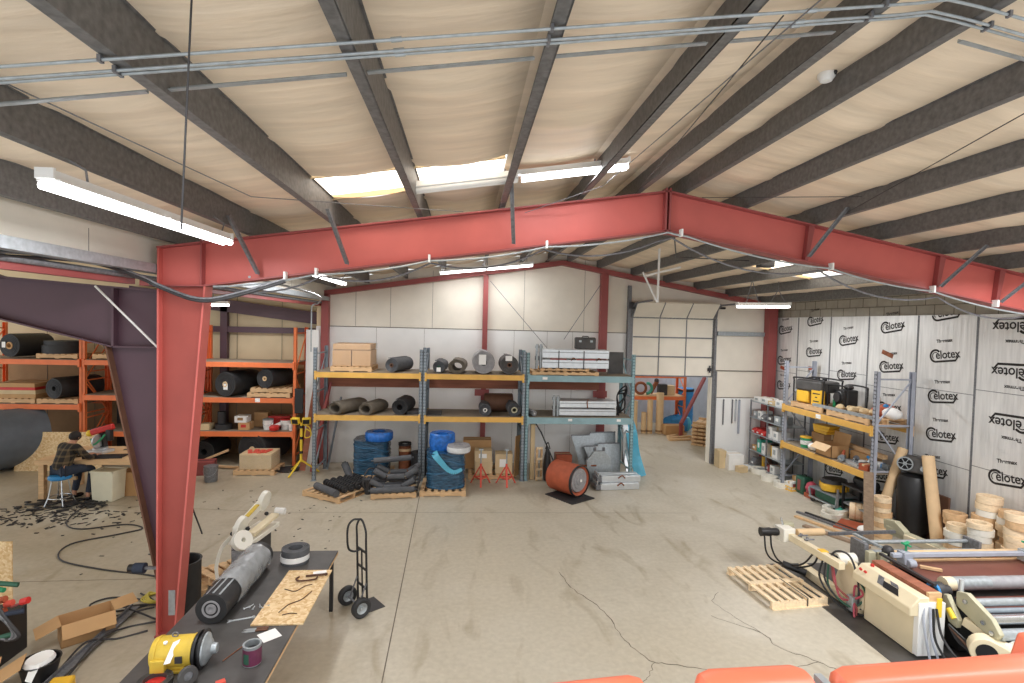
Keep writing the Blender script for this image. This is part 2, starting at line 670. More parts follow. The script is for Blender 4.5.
struct('wall_back.001', b, ['beige_wall', 'cardboard_dark', 'rubber_brown'])
# right wall: block-work behind the foil boards
b = B()
b.b2(XR + 0.02, XR + 0.25, 0, 14.5, 0, 4.75)
b.mi = 1
for k in range(3):
    z = 4.13 + 0.2 * (k + 1)
    b.b2(XR + 0.014, XR + 0.022, 0, 14.3, z - 0.006, z + 0.006)
    for j in range(36):
        y = j * 0.4 + (0.2 if k % 2 else 0)
        b.b2(XR + 0.014, XR + 0.022, y, y + 0.008, z - 0.2, z)
struct('wall_right', b, ['block', 'rubber_brown'])
# insulated strip above the valley gutter on the left
b = B()
b.b2(-3.72, -3.66, -1, 14.3, 4.37, 4.9)
b.mi = 1
for y in (2.2, 4.4, 5.5, 9.0, 11.5):
    b.b2(-3.664, -3.658, y, y + 0.006, 4.38, 4.6)
struct('wall_left', b, ['board_cream', 'rubber_brown'])

# overhead door, three sections down and one turned in on the track
b = B()
for k in range(3):
    for i in range(3):
        b.b2(4.57 + 0.773 * i + 0.012, 4.57 + 0.773 * (i + 1) - 0.012, YB + 0.02, YB + 0.06, 2.44 + 0.535 * k + 0.012, 2.44 + 0.535 * (k + 1) - 0.012)
top = [(4.57 + 0.773 * i) for i in range(4)]
for i in range(3):
    x0, x1 = top[i] + 0.012, top[i + 1] - 0.012
    b.prism([(0, 0), (0.04, 0.02), (-0.36, 0.42), (-0.40, 0.38)], (x0, YB + 0.02, 4.06), (0, 1, 0), (0, 0, 1), (x1 - x0, 0, 0))
d1 = struct('door_1', b, 'board_cream')
b = B()
for k in range(4):
    b.b2(4.56, 6.9, YB + 0.0, YB + 0.03, 2.42 + 0.535 * k, 2.455 + 0.535 * k)
for x in top:
    b.b2(x - 0.012, x + 0.012, YB + 0.0, YB + 0.03, 2.44, 4.05)
    b.bar((x, YB + 0.01, 4.06), (x, YB - 0.38, 4.45), 0.024, 0.03)
obj('door_frame', b, 'galv', d1)
b = B()
b.b2(6.76, 6.86, YB - 0.03, YB, 2.6, 2.68)
b.b2(6.79, 6.82, YB - 0.06, YB - 0.02, 2.55, 2.75)
obj('door_handle', b, 'dark', d1)
b = B()
for x in (4.50, 6.90):
    b.b2(x, x + 0.06, YB - 0.08, YB - 0.01, 0, 4.05)
    b.tube([(x + 0.03, YB - 0.05, 4.0), (x + 0.03, YB - 0.12, 4.3), (x + 0.03, YB - 0.35, 4.42), (x + 0.03, YB - 1.6, 4.44)], 0.025)
b.b2(6.96, 7.0, YB - 0.1, YB, 0, 2.6)
struct('trim_1', b, 'galv')
b = B()
b.cyl((4.45, YB - 0.12, 4.36), (7.15, YB - 0.12, 4.36), 0.03)
b.cyl((4.55, YB - 0.12, 4.36), (4.7, YB - 0.12, 4.36), 0.07)
b.cyl((6.75, YB - 0.12, 4.36), (6.9, YB - 0.12, 4.36), 0.07)
b.cyl((4.95, YB - 0.12, 4.36), (5.9, YB - 0.12, 4.36), 0.045)
b.b2(4.42, 4.6, YB - 0.2, YB - 0.04, 4.27, 4.45)
solo('torsion_shaft', b, 'dark', 'dark spring shaft across the top of the overhead door', 'door shaft')
b = B()
b.b2(6.98, 8.4, YB - 0.1, YB - 0.02, 3.6, 3.7)
b.b2(6.98, 8.4, YB - 0.12, YB - 0.02, 3.69, 3.71)
struct('trim_2', b, 'galv_light')
b = B()
b.b2(4.4, 4.48, YB - 0.14, YB, 0.0, 4.9)
struct('trim_3', b, 'galv')
b = B()
b.b2(-3.45, 3.55, 13.74, 13.80, 2.08, 2.35)
solo('timber_beam', b, 'timber_red', 'long red-brown timber plank behind the upper rack shelf on the back wall', 'timber')

# ================================================================ STEEL FRAMES
t = thing('portal_frame', 'big red steel frame spanning the hall in front, with tapered left column', 'steel frame', (0, YF, 0))
xl0, xl1 = -3.62, -3.03
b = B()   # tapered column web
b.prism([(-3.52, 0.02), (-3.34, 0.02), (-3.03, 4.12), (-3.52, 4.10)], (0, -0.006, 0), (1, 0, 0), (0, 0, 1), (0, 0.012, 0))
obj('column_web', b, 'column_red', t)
b = B()
b.b2(-3.54, -3.52, -0.085, 0.085, 0.0, 4.565)
obj('column_flange', b, 'red_steel', t)
b = B()
b.bar((-3.335, 0, 0.0), (-3.015, 0, 4.14), 0.18, 0.02, up=(1, 0, 0))
obj('column_flange', b, 'red_steel', t)
b = B()
b.b2(-3.55, -3.31, -0.1, 0.1, 0.0, 0.02)
obj('base_plate', b, 'dark_red', t)
def rz_(x):
    return roofz(x)
b = B()
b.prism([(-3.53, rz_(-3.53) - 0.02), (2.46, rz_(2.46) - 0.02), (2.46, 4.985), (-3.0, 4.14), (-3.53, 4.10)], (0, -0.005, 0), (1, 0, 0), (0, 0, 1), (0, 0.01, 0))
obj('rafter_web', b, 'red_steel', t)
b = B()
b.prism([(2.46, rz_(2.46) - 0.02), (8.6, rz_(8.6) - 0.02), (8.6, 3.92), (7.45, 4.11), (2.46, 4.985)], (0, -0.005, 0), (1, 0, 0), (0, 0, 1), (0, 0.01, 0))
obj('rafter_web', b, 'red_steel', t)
for p, q, w_ in (((-3.54, rz_(-3.54) - 0.01), (2.46, rz_(2.46) - 0.01), 0.2), ((2.46, rz_(2.46) - 0.01), (8.65, rz_(8.65) - 0.01), 0.2),
                 ((-3.02, 4.13), (2.46, 4.98), 0.2), ((2.46, 4.98), (7.5, 4.10), 0.2)):
    b = B()
    b.bar((p[0], 0, p[1]), (q[0], 0, q[1]), w_, 0.018)
    obj('rafter_flange', b, 'dark_red', t)
for x in (2.435, 2.485):
    b = B()
    b.b2(x - 0.011, x + 0.011, -0.1, 0.1, 4.95, 5.50)
    obj('splice_plate', b, 'dark_red', t)
b = B()
b.bar((-3.53, -0.04, 4.115), (-3.0, -0.04, 4.13), 0.1, 0.016)
b.b2(-3.06, -3.045, -0.1, 0.1, 4.14, 4.68)
obj('stiffener', b, 'dark_red', t)
for x in (4.3, 6.12, 6.98):
    b = B()
    z0 = 4.98 - 0.1745 * (x - 2.46)
    b.prism([(x - 0.02, z0 + 0.01), (x + 0.02, z0 + 0.01), (x + 0.10, roofz(x) - 0.03), (x + 0.02, roofz(x) - 0.03)], (0, -0.08, 0), (1, 0, 0), (0, 0, 1), (0, 0.07, 0))
    obj('stiffener', b, 'dark_red', t)
b = B()
b.b2(8.1, 8.62, -0.1, 0.1, 0, 3.95)
obj('column_web', b, 'red_steel', t)
b = B()
b.b2(-3.44, -3.365, -0.012, -0.006, 0.22, 0.52)
obj('bare_patch', b, 'galv_light', t)

t = thing('gable_frame', 'slim red steel gable frame with three posts against the back wall', 'steel frame', (0, 14.16, 0))
for p, q in (((-3.78, 4.44), (2.55, 5.45)), ((2.55, 5.45), (8.6, 4.43))):
    b = B()
    b.bar((p[0], 0, p[1]), (q[0], 0, q[1]), 0.2, 0.125)
    obj('rafter', b, 'dark_red', t)
for x0, x1, z1 in ((-3.73, -3.55, 4.44), (0.44, 0.57, 5.05), (3.62, 3.81, 5.2)):
    b = B()
    b.b2(x0, x1, -0.1, 0.1, 0, z1)
    obj('post', b, 'dark_red', t)
b = B()
b.b2(8.34, 8.58, -0.2, 0.06, 0, 4.45)
obj('corner_post', b, 'dark_red', t)
for x in (0.45, 3.65):
    b = B()
    b.b2(x - 0.18, x + 0.2, -0.12, -0.08, 1.85, 2.02)
    obj('bracket', b, 'dark_red', t)

# purlins
def purlin(x, y0, y1, side, label, fl=0.07):
    b = B()
    s = side
    z = roofz(x) + 0.054
    x = x - s * 0.065
    b.b2(x - 0.004, x + 0.004, y0, y1, z, z + PD(x))
    b.b2(x, x + s * fl, y0, y1, z, z + 0.006)
    b.b2(x + s * fl - s * 0.006, x + s * fl, y0, y1, z, z + 0.02)
    b.b2(x, x - s * 0.02, y0, y1, z + PD(x) - 0.006, z + PD(x))
    return solo('roof_purlin', b, 'purlin', label, 'purlin', group='roof purlins')
pl = ['grey eave purlin along the cream strip on the far left', 'dark purlin above the tube light at the left',
      'broad dark purlin running in from the top left corner', 'dark purlin at the left end of the half lit hanging light',
      'grey purlin crossing the middle of the half lit hanging light', 'dark purlin at the right end of the half lit hanging light',
      'dark ridge purlin, left one of the close pair at the ridge', 'dark ridge purlin, right one of the close pair at the ridge',
      'first dark purlin to the right of the ridge pair', 'second dark purlin to the right of the ridge pair',
      'third dark purlin to the right of the ridge pair', 'fourth dark purlin to the right of the ridge pair',
      'fifth dark purlin to the right of the ridge pair', 'dark purlin nearest the foil covered right wall']
for i, x in enumerate(PURL):
    purlin(x, 0.2, 14.25, -1 if x < 2.3 else 1, pl[i])

# galvanised strap running across under the purlins, one length per bay
def strap(xa, xb, y0, y1, label):
    b = B()
    za, zb = roofz(xa) + 0.07, roofz(xb) + 0.07
    p, q = Vector((xa, y0, za)), Vector((xb, y1, zb))
    b.bar(p, q, 0.03, 0.005)
    b.bar(p + Vector((0, 0.014, 0.01)), q + Vector((0, 0.014, 0.01)), 0.004, 0.02)
    return solo('bridging_strap', b, 'galv_light', label, 'strap', group='bridging straps')
names = ['galvanised bridging strap in the bay at the far left edge', 'galvanised bridging strap in the bay right of the tube light purlin',
         'galvanised bridging strap in the bay above the left skylight', 'galvanised bridging strap in the bay above the right half of the skylight',
         'galvanised bridging strap in the bay above the lit half of the hanging light', 'galvanised bridging strap in the bay just left of the ridge pair',
         'galvanised bridging strap in the bay right of the ridge pair', 'galvanised bridging strap in the bay by the right picture edge']
for i, (a, c) in enumerate(((-2.6, -1.66), (-1.55, -0.66), (-0.55, 0.34), (0.44, 1.31), (1.41, 2.06), (2.84, 3.55), (3.65, 4.5))):
    strap(a, c, 2.92, 2.92, names[i + 1])

# conduits across the roof, bent at the ridge
def conduit(y, dz, rr, label, xs=(-3.2, 7.9)):
    t = thing('metal_conduit', label, 'conduit', (0, 0, 0), group='roof conduits')
    b = B()
    pts = [(xs[0], y - 0.13, roofz(xs[0]) - dz), (0, y - 0.05, roofz(0) - dz), (2.28, y, roofz(2.28) - dz), (2.45, y, roofz(2.45) - dz + 0.005), (2.62, y, roofz(2.62) - dz - 0.002), (2.8, y, roofz(2.8) - dz), (xs[1], y, roofz(xs[1]) - dz)]
    b.tube(pts, rr)
    obj('pipe', b, 'galv_light', t)
    for x in (-1.62, 0.38, 2.1, 2.8):
        b = B()
        z = roofz(x) - dz
        y_ = y
        y = y - (0.09 if x < 0 else 0.04 if x < 1 else 0.01 if x < 2.3 else 0)
        b.b2(x - 0.008, x + 0.008, y - rr - 0.006, y + rr + 0.006, z - rr - 0.003, z + rr + 0.012)
        obj('clip', b, 'galv', t)
        y = y_
    for x in (-0.35, 1.7):
        b = B()
        z = roofz(x) - dz
        yc = y - (0.06 if x < 0 else 0.013)
        b.cyl((x - 0.025, yc, z - 0.004), (x + 0.025, yc, z + 0.004), rr + 0.004)
        obj('coupling', b, 'galv_light', t)
    return t
conduit(2.6, -0.03, 0.008, 'top one of the three thin metal conduits crossing under the roof')
conduit(2.70, -0.03, 0.008, 'middle one of the three thin metal conduits crossing under the roof')
conduit(2.735, -0.03, 0.008, 'lowest of the three thin metal conduits crossing under the roof')

# skylights in the roof plane
def skylight(i, y0, y1, label):
    x0, x1 = PURL[i], PURL[i + 1]
    t = thing('skylight', label, 'skylight', (0, 0, 0), group='roof skylights')
    za, zb = roofz(x0) + PD(x0) + 0.05, roofz(x1) + PD(x1) + 0.05
    b = B()
    n = 10
    for j in range(n):
        xa, xb = x0 + (x1 - x0) * j / n, x0 + (x1 - x0) * (j + 1) / n
        q = lambda x: za + (zb - za) * (x - x0) / (x1 - x0) + 0.06 + 0.012 * math.cos((x - x0) * 40)
        b.quad((xa, y0 - 0.1, q(xa)), (xb, y0 - 0.1, q(xb)), (xb, y1 + 0.1, q(xb)), (xa, y1 + 0.1, q(xa)))
    obj('fibreglass_sheet', b, 'skylight', t)
    b = B()
    m_ = (za + zb) / 2
    for y_ in (y0, y1):
        b = B()
        b.bar((x0 + 0.02, y_, za + 0.0), (x1 - 0.02, y_, zb + 0.0), 0.03, 0.05)
        obj('curb', b, 'box_tan', t)
    return t
skylight(2, 5.4, 6.3, 'bright skylight left of the half lit hanging light')
skylight(3, 5.4, 6.3, 'bright skylight behind the unlit half of the hanging light')
skylight(10, 9.0, 10.6, 'skylight behind the frame, nearer the ridge of the right pair')
skylight(11, 9.0, 10.6, 'skylight behind the frame, nearest the foil wall')

# flange braces from purlin to lower flange
def fbrace(p, q, label, r=0.022):
    b = B()
    b.bar(p, q, 0.045, 0.006)
    b.bar(Vector(p) + Vector((0.02, 0, 0)), Vector(q) + Vector((0.02, 0, 0)), 0.006, 0.04)
    return solo('flange_brace', b, 'galv', label, 'brace', group='flange braces')
fbrace((-2.52, 5.85, 4.84), (-2.42, 6.4, 4.28), 'angled grey brace on the frame nearest its left column')
fbrace((-1.50, 5.85, 4.95), (-1.41, 6.4, 4.43), 'angled grey brace on the frame left of the skylight')
fbrace((0.46, 5.85, 5.36), (0.55, 6.4, 4.74), 'upright grey brace below the middle of the half lit light')
fbrace((4.42, 5.9, 5.24), (4.30, 6.4, 4.72), 'dark angled brace, first on the frame right of the ridge')
fbrace((6.22, 5.9, 4.87), (6.12, 6.4, 4.40), 'dark angled brace, second on the frame right of the ridge')
fbrace((7.1, 5.9, 4.70), (6.98, 6.4, 4.22), 'dark angled brace at the right picture edge')

# rod bracing and hanging wires
def wire(pts, r, m, label, name='brace_rod', cat='rod'):
    b = B()
    b.tube(pts, r, 6)
    return solo(name, b, m, label, cat)
wire([(-2.36, 2.3, 4.90), (-1.95, 5.0, 4.86), (-0.06, 6.42, 5.10)], 0.004, 'galv', 'thin brace cable from the far left conduits to the frame behind the skylights')
wire([(0.68, 6.42, 5.12), (1.5, 5.9, 5.35), (1.66, 2.4, 5.36)], 0.004, 'galv', 'thin brace cable crossing behind the lit half of the hanging light')
wire([(2.05, 6.45, 5.42), (1.56, 2.6, 5.36)], 0.004, 'dark', 'thin dark cable just left of the ridge purlins')
wire([(2.9, 6.45, 5.41), (4.05, 5.2, 5.18)], 0.004, 'dark', 'thin dark cable crossing the first purlin right of the ridge')
wire([(4.46, 6.0, 5.18), (3.72, 3.2, 5.30)], 0.004, 'dark', 'thin cable nearest the right picture edge under the purlins')
wire([(-0.985, 2.0, 4.98), (-1.02, 2.0, 4.08)], 0.0035, 'dark', 'dark vertical wire hanging left of the skylight', 'hanging_wire', 'wire')
wire([(0.62, 14.1, 4.9), (2.3, 13.9, 3.0)], 0.008, 'galv', 'thin diagonal brace rod left of the gable peak on the back wall')
wire([(3.6, 14.1, 4.9), (2.6, 13.9, 3.4)], 0.008, 'galv', 'thin diagonal brace rod right of the gable peak on the back wall')

# fluorescent fixtures
def fixture(name, label, p, q, lit=(True, True), wpow=70, hang=None):
    """8 ft strip light from p to q made of two halves"""
    t = thing(name, label, 'light', p)
    d = Vector(q) - Vector(p)
    L = d.length
    dd, u, v = B.frame(d)
    side = u if abs(u.z) < abs(v.z) else v
    up = v if abs(u.z) < abs(v.z) else u
    if up.z < 0:
        up = -up
    hv = B()
    hv.bar((0, 0, 0), d, 0.08, 0.05, up=up)
    obj('housing', hv, 'white', t)
    for e in (0.0, 1.0):
        hv = B()
        c = d * e
        hv.bar(c - dd * 0.01, c + dd * 0.01, 0.11, 0.065, up=up)
        obj('end_cap', hv, 'white', t)
    nh = len(lit)
    for h in range(nh):
        a, c = d * ((h + 0.02) / nh), d * ((h + 0.98) / nh)
        rf = B()
        rf.bar(a - up * 0.036, c - up * 0.036, 0.14, 0.012, up=up)
        obj('reflector', rf, 'white', t)
        for s in (-1, 1):
            tb = B()
            tb.cyl(a + side * s * 0.036 - up * 0.066, c + side * s * 0.036 - up * 0.066, 0.028, n=12)
            obj('tube', tb, 'tube_on' if lit[h] else 'white', t)
        if lit[h] and wpow:
            m_ = Vector(p) + (a + c) / 2 - up * 0.1
            l = area_light('lamp_' + name, m_, 0.14, L / nh, wpow)
            zz = up
            yy = dd
            xx = yy.cross(zz)
            l.matrix_world = Matrix(((xx.x, yy.x, zz.x, m_.x), (xx.y, yy.y, zz.y, m_.y), (xx.z, yy.z, zz.z, m_.z), (0, 0, 0, 1)))
            l.parent = None
    if hang:
        for h in hang:
            hb = B()
            hb.tube([Vector(x) - Vector(p) for x in h], 0.008, 6)
            obj('hanger', hb, 'galv', t)
    return t
fixture('strip_light', 'long glowing strip light along the purlin at the upper left', (-2.54, 3.45, 4.61), (-2.46, 5.72, 4.60), wpow=24,
        hang=[[(-2.53, 3.8, 4.62), (-2.53, 3.78, 4.72), (-2.62, 3.6, 4.80), (-2.66, 3.1, 4.84)], [(-2.47, 5.6, 4.62), (-2.47, 5.66, 4.72), (-2.55, 5.6, 4.78)]])
fixture('strip_light', 'hanging strip light lit only on its right half, below the skylights', (-0.66, 5.7, 5.20), (1.72, 5.7, 5.58), (False, True), wpow=12,
        hang=[[(-0.62, 5.7, 5.21), (-0.62, 5.7, 5.26)], [(0.38, 5.7, 5.37), (0.38, 5.7, 5.42)], [(1.35, 5.7, 5.52), (1.35, 5.7, 5.58)]])
fixture('strip_light', 'long glowing strip light against the top of the back wall', (-0.69, 13.4, 5.06), (1.66, 13.4, 5.34), wpow=11,
        hang=[[(-0.6, 13.4, 5.08), (-0.6, 13.4, 5.35)], [(0.5, 13.4, 5.2), (0.5, 13.4, 5.5)], [(1.5, 13.4, 5.33), (1.5, 13.4, 5.6)]])
fixture('strip_light', 'short glowing strip light hanging on chains in front of the overhead door', (6.08, 11.5, 4.36), (7.33, 11.5, 4.39), (True,), wpow=50,
        hang=[[(6.3, 11.5, 4.38), (6.42, 11.5, 4.9)], [(6.6, 11.5, 4.38), (6.42, 11.5, 4.9), (6.42, 11.5, 5.0)], [(6.85, 11.5, 4.38), (7.05, 11.5, 4.7), (7.05, 11.5, 4.9)], [(7.25, 11.5, 4.38), (7.05, 11.5, 4.7)]])
fixture('strip_light', 'glowing strip light seen just under the frame beside the left wall strip', (-2.70, 9.7, 4.63), (-2.70, 12.0, 4.63), wpow=26,
        hang=[[(-2.7, 9.9, 4.65), (-2.62, 9.9, 4.76)], [(-2.7, 11.8, 4.65), (-2.62, 11.8, 4.76)]])
fixture('strip_light', 'tiny glowing light in the left bay beside the red column top', (-6.1, 13.2, 4.12), (-5.65, 13.2, 4.12), (True,), wpow=25, hang=[[(-6.0, 13.2, 4.14), (-6.0, 13.2, 4.70)], [(-5.75, 13.2, 4.14), (-5.75, 13.2, 4.66)]])

# motion sensors
def sensor(p, label):
    t = thing('motion_sensor', label, 'sensor', p)
    b = B()
    b.lathe([(0.0, -0.05), (0.04, -0.045), (0.06, -0.015), (0.06, 0.01), (0.04, 0.03), (0, 0.03)], n=20)
    obj('dome', b, 'white', t)
    b = B()
    b.cyl((0, 0, 0.03), (0, 0, 0.1), 0.02)
    obj('stem', b, 'galv', t)
    b = B()
    b.sphere((0.03, -0.05, 0.0), 0.018, 8)
    obj('lens', b, 'black', t)
sensor((2.60, 3.75, 5.66), 'small white round sensor hanging between the ridge purlins')
sensor((-3.22, 4.0, 4.91), 'small white round sensor at the far left under the roof')

# black cables draped along the frame's lower flange, with clips
def raf(x):
    return 4.98 - 0.155 * (2.46 - x) if x < 2.46 else 4.98 - 0.1745 * (x - 2.46)
def drape(nodes, sag, y, r, m, label):
    pts = []
    for a, c in zip(nodes, nodes[1:]):
        for j in range(8):
            t_ = j / 8
            x = a + (c - a) * t_
            pts.append((x, y, raf(x) - 0.03 - sag * 4 * t_ * (1 - t_) * (c - a) / 1.2))
    pts.append((nodes[-1], y, raf(nodes[-1]) - 0.03))
    wire(pts, r, m, label, 'cable', 'cable')
drape([-2.9, -1.75, -0.45, 0.95, 2.45, 2.7, 4.6, 6.0, 7.6], 0.035, 6.38, 0.011, 'galv_light', 'pale cable clipped along the lower edge of the red frame')
drape([-2.9, -1.75, -0.45, 0.95, 2.6, 4.6, 6.3, 7.6], 0.12, 6.62, 0.012, 'galv', 'grey cable sagging in loops behind the lower edge of the red frame')
for i, x in enumerate((-2.1, -1.75, -0.45, 0.95, 2.62, 4.6, 6.0, 6.9)):
    b = B()
    b.b2(x - 0.012, x + 0.012, 6.34, 6.42, raf(x) - 0.05, raf(x) + 0.04)
    solo('cable_clip', b, 'white', ['white cable clip on the frame near the left brace', 'white cable clip on the frame above the far left strip light', 'white cable clip on the frame between skylight and gable lights', 'white cable clip on the frame above the back wall light',
                                    'white cable clip on the frame just right of the ridge splice', 'white cable clip on the frame above the black speaker', 'white cable clip on the frame above the foil boards', 'white cable clip on the frame by the right picture edge'][i], 'clip', group='cable clips on the frame')
pts = smooth_path([(-3.75, 2.5, 4.2), (-3.72, 3.6, 4.12), (-3.72, 4.4, 4.2), (-3.72, 5.6, 4.28), (-3.6, 6.2, 4.18), (-3.45, 6.36, 4.08), (-3.05, 6.34, 3.95), (-2.7, 6.36, 4.0), (-2.1, 6.38, 4.2)])
wire(pts, 0.018, 'dark', 'thick dark cable looping across the top of the red column', 'cable', 'cable')
wire([Vector(p) + Vector((0.0, -0.01, 0.03)) for p in pts], 0.014, 'galv', 'grey cable looping beside the thick dark one across the red column', 'cable', 'cable')
wire(smooth_path([(-2.55, 6.5, 4.25), (-2.6, 9.5, 4.2), (-3.4, 12.6, 4.15), (-3.62, 12.9, 4.1), (-3.64, 12.9, 3.9), (-3.64, 12.9, 3.0)]), 0.016, 'galv_light', 'pale conduit bending down beside the left end of the yellow rack', 'cable', 'conduit')
wire([(2.62, 6.6, 4.97), (3.3, 8.2, 4.9), (5.6, 9.95, 5.12)], 0.01, 'dark', 'dark cable from the ridge splice to the black speaker', 'cable', 'cable')

# gutter and eave members on the left line
b = B()
b.b2(-3.72, -3.56, -1, 14.2, 4.26, 4.28)
b.b2(-3.565, -3.55, -1, 14.2, 4.26, 4.36)
b.b2(-3.72, -3.70, -1, 14.2, 4.26, 4.38)
solo('gutter_channel', b, 'galv_light', 'long grey metal channel under the cream strip at upper left', 'channel')
b = B()
b.cyl((-3.74, -1, 4.21), (-3.74, 14.2, 4.21), 0.03)
solo('round_pipe', b, 'galv', 'round grey pipe under the metal channel at upper left', 'pipe')
b = B()
b.b2(-3.86, -3.76, -1, 6.4, 4.12, 4.2)
b.b2(-3.86, -3.76, 6.65, 14.2, 4.12, 4.2)
solo('eave_strut', b, 'dark_red', 'dark red eave strut under the grey pipe at upper left', 'strut')

# ================================================================ LEFT BAY: purple frame
t = thing('purple_frame', 'dark purple tapered steel frame just left of the red column', 'steel frame', (0, 6.8, 0))
b = B()
b.prism([(-8.2, 5.0), (-8.2, 4.55), (-5.46, 3.70), (-4.19, 3.39), (-3.66, 3.39), (-3.66, 4.05), (-4.19, 4.10), (-5.46, 4.17)], (0, -0.006, 0), (1, 0, 0), (0, 0, 1), (0, 0.012, 0))
obj('rafter_web', b, 'purple_steel', t)
b = B()
b.prism([(-3.60, 3.39), (-4.27, 3.39), (-3.70, 0.7), (-3.56, 0.0), (-3.52, 0.0)], (0, -0.006, 0), (1, 0, 0), (0, 0, 1), (0, 0.012, 0))
obj('column_web', b, 'purple_steel', t)
b = B()
b.bar((-4.275, 0, 3.40), (-3.57, 0, 0.0), 0.2, 0.02, up=(1, 0, 0))
obj('column_flange', b, 'brown', t)
b = B()
b.bar((-8.2, 0, 4.54), (-5.46, 0, 3.69), 0.2, 0.018)
b.bar((-5.46, 0, 3.69), (-4.2, 0, 3.385), 0.2, 0.018)
obj('rafter_flange', b, 'purple_steel', t)
b = B()
b.bar((-8.2, 0, 5.0), (-5.46, 0, 4.17), 0.2, 0.018)
b.bar((-5.46, 0, 4.18), (-3.66, 0, 4.06), 0.2, 0.018)
obj('rafter_flange', b, 'purple_steel', t)
b = B()
b.b2(-4.21, -4.18, -0.1, 0, 3.39, 4.08)
b.b2(-4.19, -3.66, -0.1, 0, 3.375, 3.395)
obj('stiffener', b, 'purple_steel', t)
wire([(-4.36, 6.66, 4.1), (-3.62, 6.66, 3.35)], 0.012, 'white', 'thin white rod slanting across the purple frame', 'brace_rod', 'rod')

t = thing('purple_gable_beam', 'dark purple beam and post on the left bay back wall', 'steel frame', (0, 15.05, 0))
b = B()
b.prism([(-9, 4.55), (-9, 4.2), (-4.0, 3.62), (-4.0, 3.95)], (0, 0, 0), (1, 0, 0), (0, 0, 1), (0, 0.12, 0))
obj('beam', b, 'purple_steel', t)
b = B()
b.b2(-6.66, -6.48, 0, 0.15, 0, 4.2)
obj('post', b, 'purple_steel', t)
b = B()
b.b2(-9.0, -4.0, 0.02, 0.15, 3.36, 3.52)
obj('girt', b, 'purple_steel', t)
b = B()
b.b2(-9.3, -9.1, 0.0, 0.15, 0, 4.3)
obj('post', b, 'dark', t)

# ================================================================ GENERIC THINGS
def rack_unit(name, label, L, D, H, levels, um, bm_, loc, rz=0.0, decks=True, holes=True, deckm='wood_deck', group=None, tag_=(), ups=(0, 1), beamdrop=0.12):
    """pallet rack: local x along the beams 0..L, local y depth 0..D"""
    t = thing(name, label, 'rack', loc, rz, group)
    for k in ups:
        x = k * L
        fr = None
        for y in (0.0, D):
            b = B()
            b.b2(x - 0.04, x + 0.04, y - 0.003, y + 0.003, 0, H)
            b.b2(x - 0.04, x - 0.034, y - 0.003, y + (0.07 if y == 0 else -0.07), 0, H)
            b.b2(x + 0.034, x + 0.04, y - 0.003, y + (0.07 if y == 0 else -0.07), 0, H)
            b.b2(x - 0.06, x + 0.06, y - 0.05, y + 0.05, 0, 0.008)
            if holes and y == 0.0:
                b.mi = 1
                z = 0.12
                while z < H - 0.04:
                    for dx in (-0.018, 0.018):
                        b.b2(x + dx - 0.006, x + dx + 0.006, y - 0.006, y - 0.002, z, z + 0.028)
                    z += 0.075
            o = obj('upright', b, [um, 'hole'], t)
        b = B()
        zs = [0.25 + i * (H - 0.4) / 3 for i in range(4)]
        for i, z in enumerate(zs):
            b.bar((x, 0.03, z), (x, D - 0.03, z), 0.03, 0.03)
            if i < 3:
                p, q = ((x, 0.03, z), (x, D - 0.03, zs[i + 1]))
                if i % 2:
                    p, q = ((x, D - 0.03, z), (x, 0.03, zs[i + 1]))
                b.bar(p, q, 0.025, 0.025)
        obj('bracing', b, um, t)
    for i, z in enumerate(levels):
        for y in (-0.02, D + 0.02):
            b = B()
            b.b2(0.04, L - 0.04, y - 0.025, y + 0.025, z - beamdrop, z)
            b.b2(0.0, 0.045, y - 0.03, y + 0.03, z - beamdrop - 0.05, z + 0.03)
            b.b2(L - 0.045, L, y - 0.03, y + 0.03, z - beamdrop - 0.05, z + 0.03)
            o = obj('beam', b, bm_, t)
        if decks:
            b = B()
            b.b2(0.0, L, 0.0, D, z - 0.005, z + 0.012)
            obj('deck', b, deckm, t)
    for (x, z, w_, h_) in tag_:
        b = B()
        b.b2(x, x + w_, -0.048, -0.044, z, z + h_)
        obj('beam_tag', b, 'paper', t)
    return t


def pallet(label, L, W, loc, rz=0.0, n=7, m='wood', H=0.12, group=None, name='wooden_pallet', rot=None):
    """deck boards run along local y (length W), stringers along local x"""
    t = thing(name, label, 'pallet', loc, rz, group, rot)
    for y in (-W / 2 + 0.02, 0, W / 2 - 0.02):
        b = B()
        b.b2(-L / 2, L / 2, y - 0.019, y + 0.019, 0.016, H - 0.018)
        obj('stringer', b, m, t)
    for i in range(n):
        x = -L / 2 + 0.05 + (L - 0.1) * i / (n - 1)
        b = B()
        b.b2(x - 0.045, x + 0.045, -W / 2, W / 2, H - 0.018, H)
        obj('deck_board', b, m, t)
    for x in (-L / 2 + 0.05, 0, L / 2 - 0.05):
        b = B()
        b.b2(x - 0.045, x + 0.045, -W / 2, W / 2, 0, 0.016)
        obj('bottom_board', b, m, t)
    return t


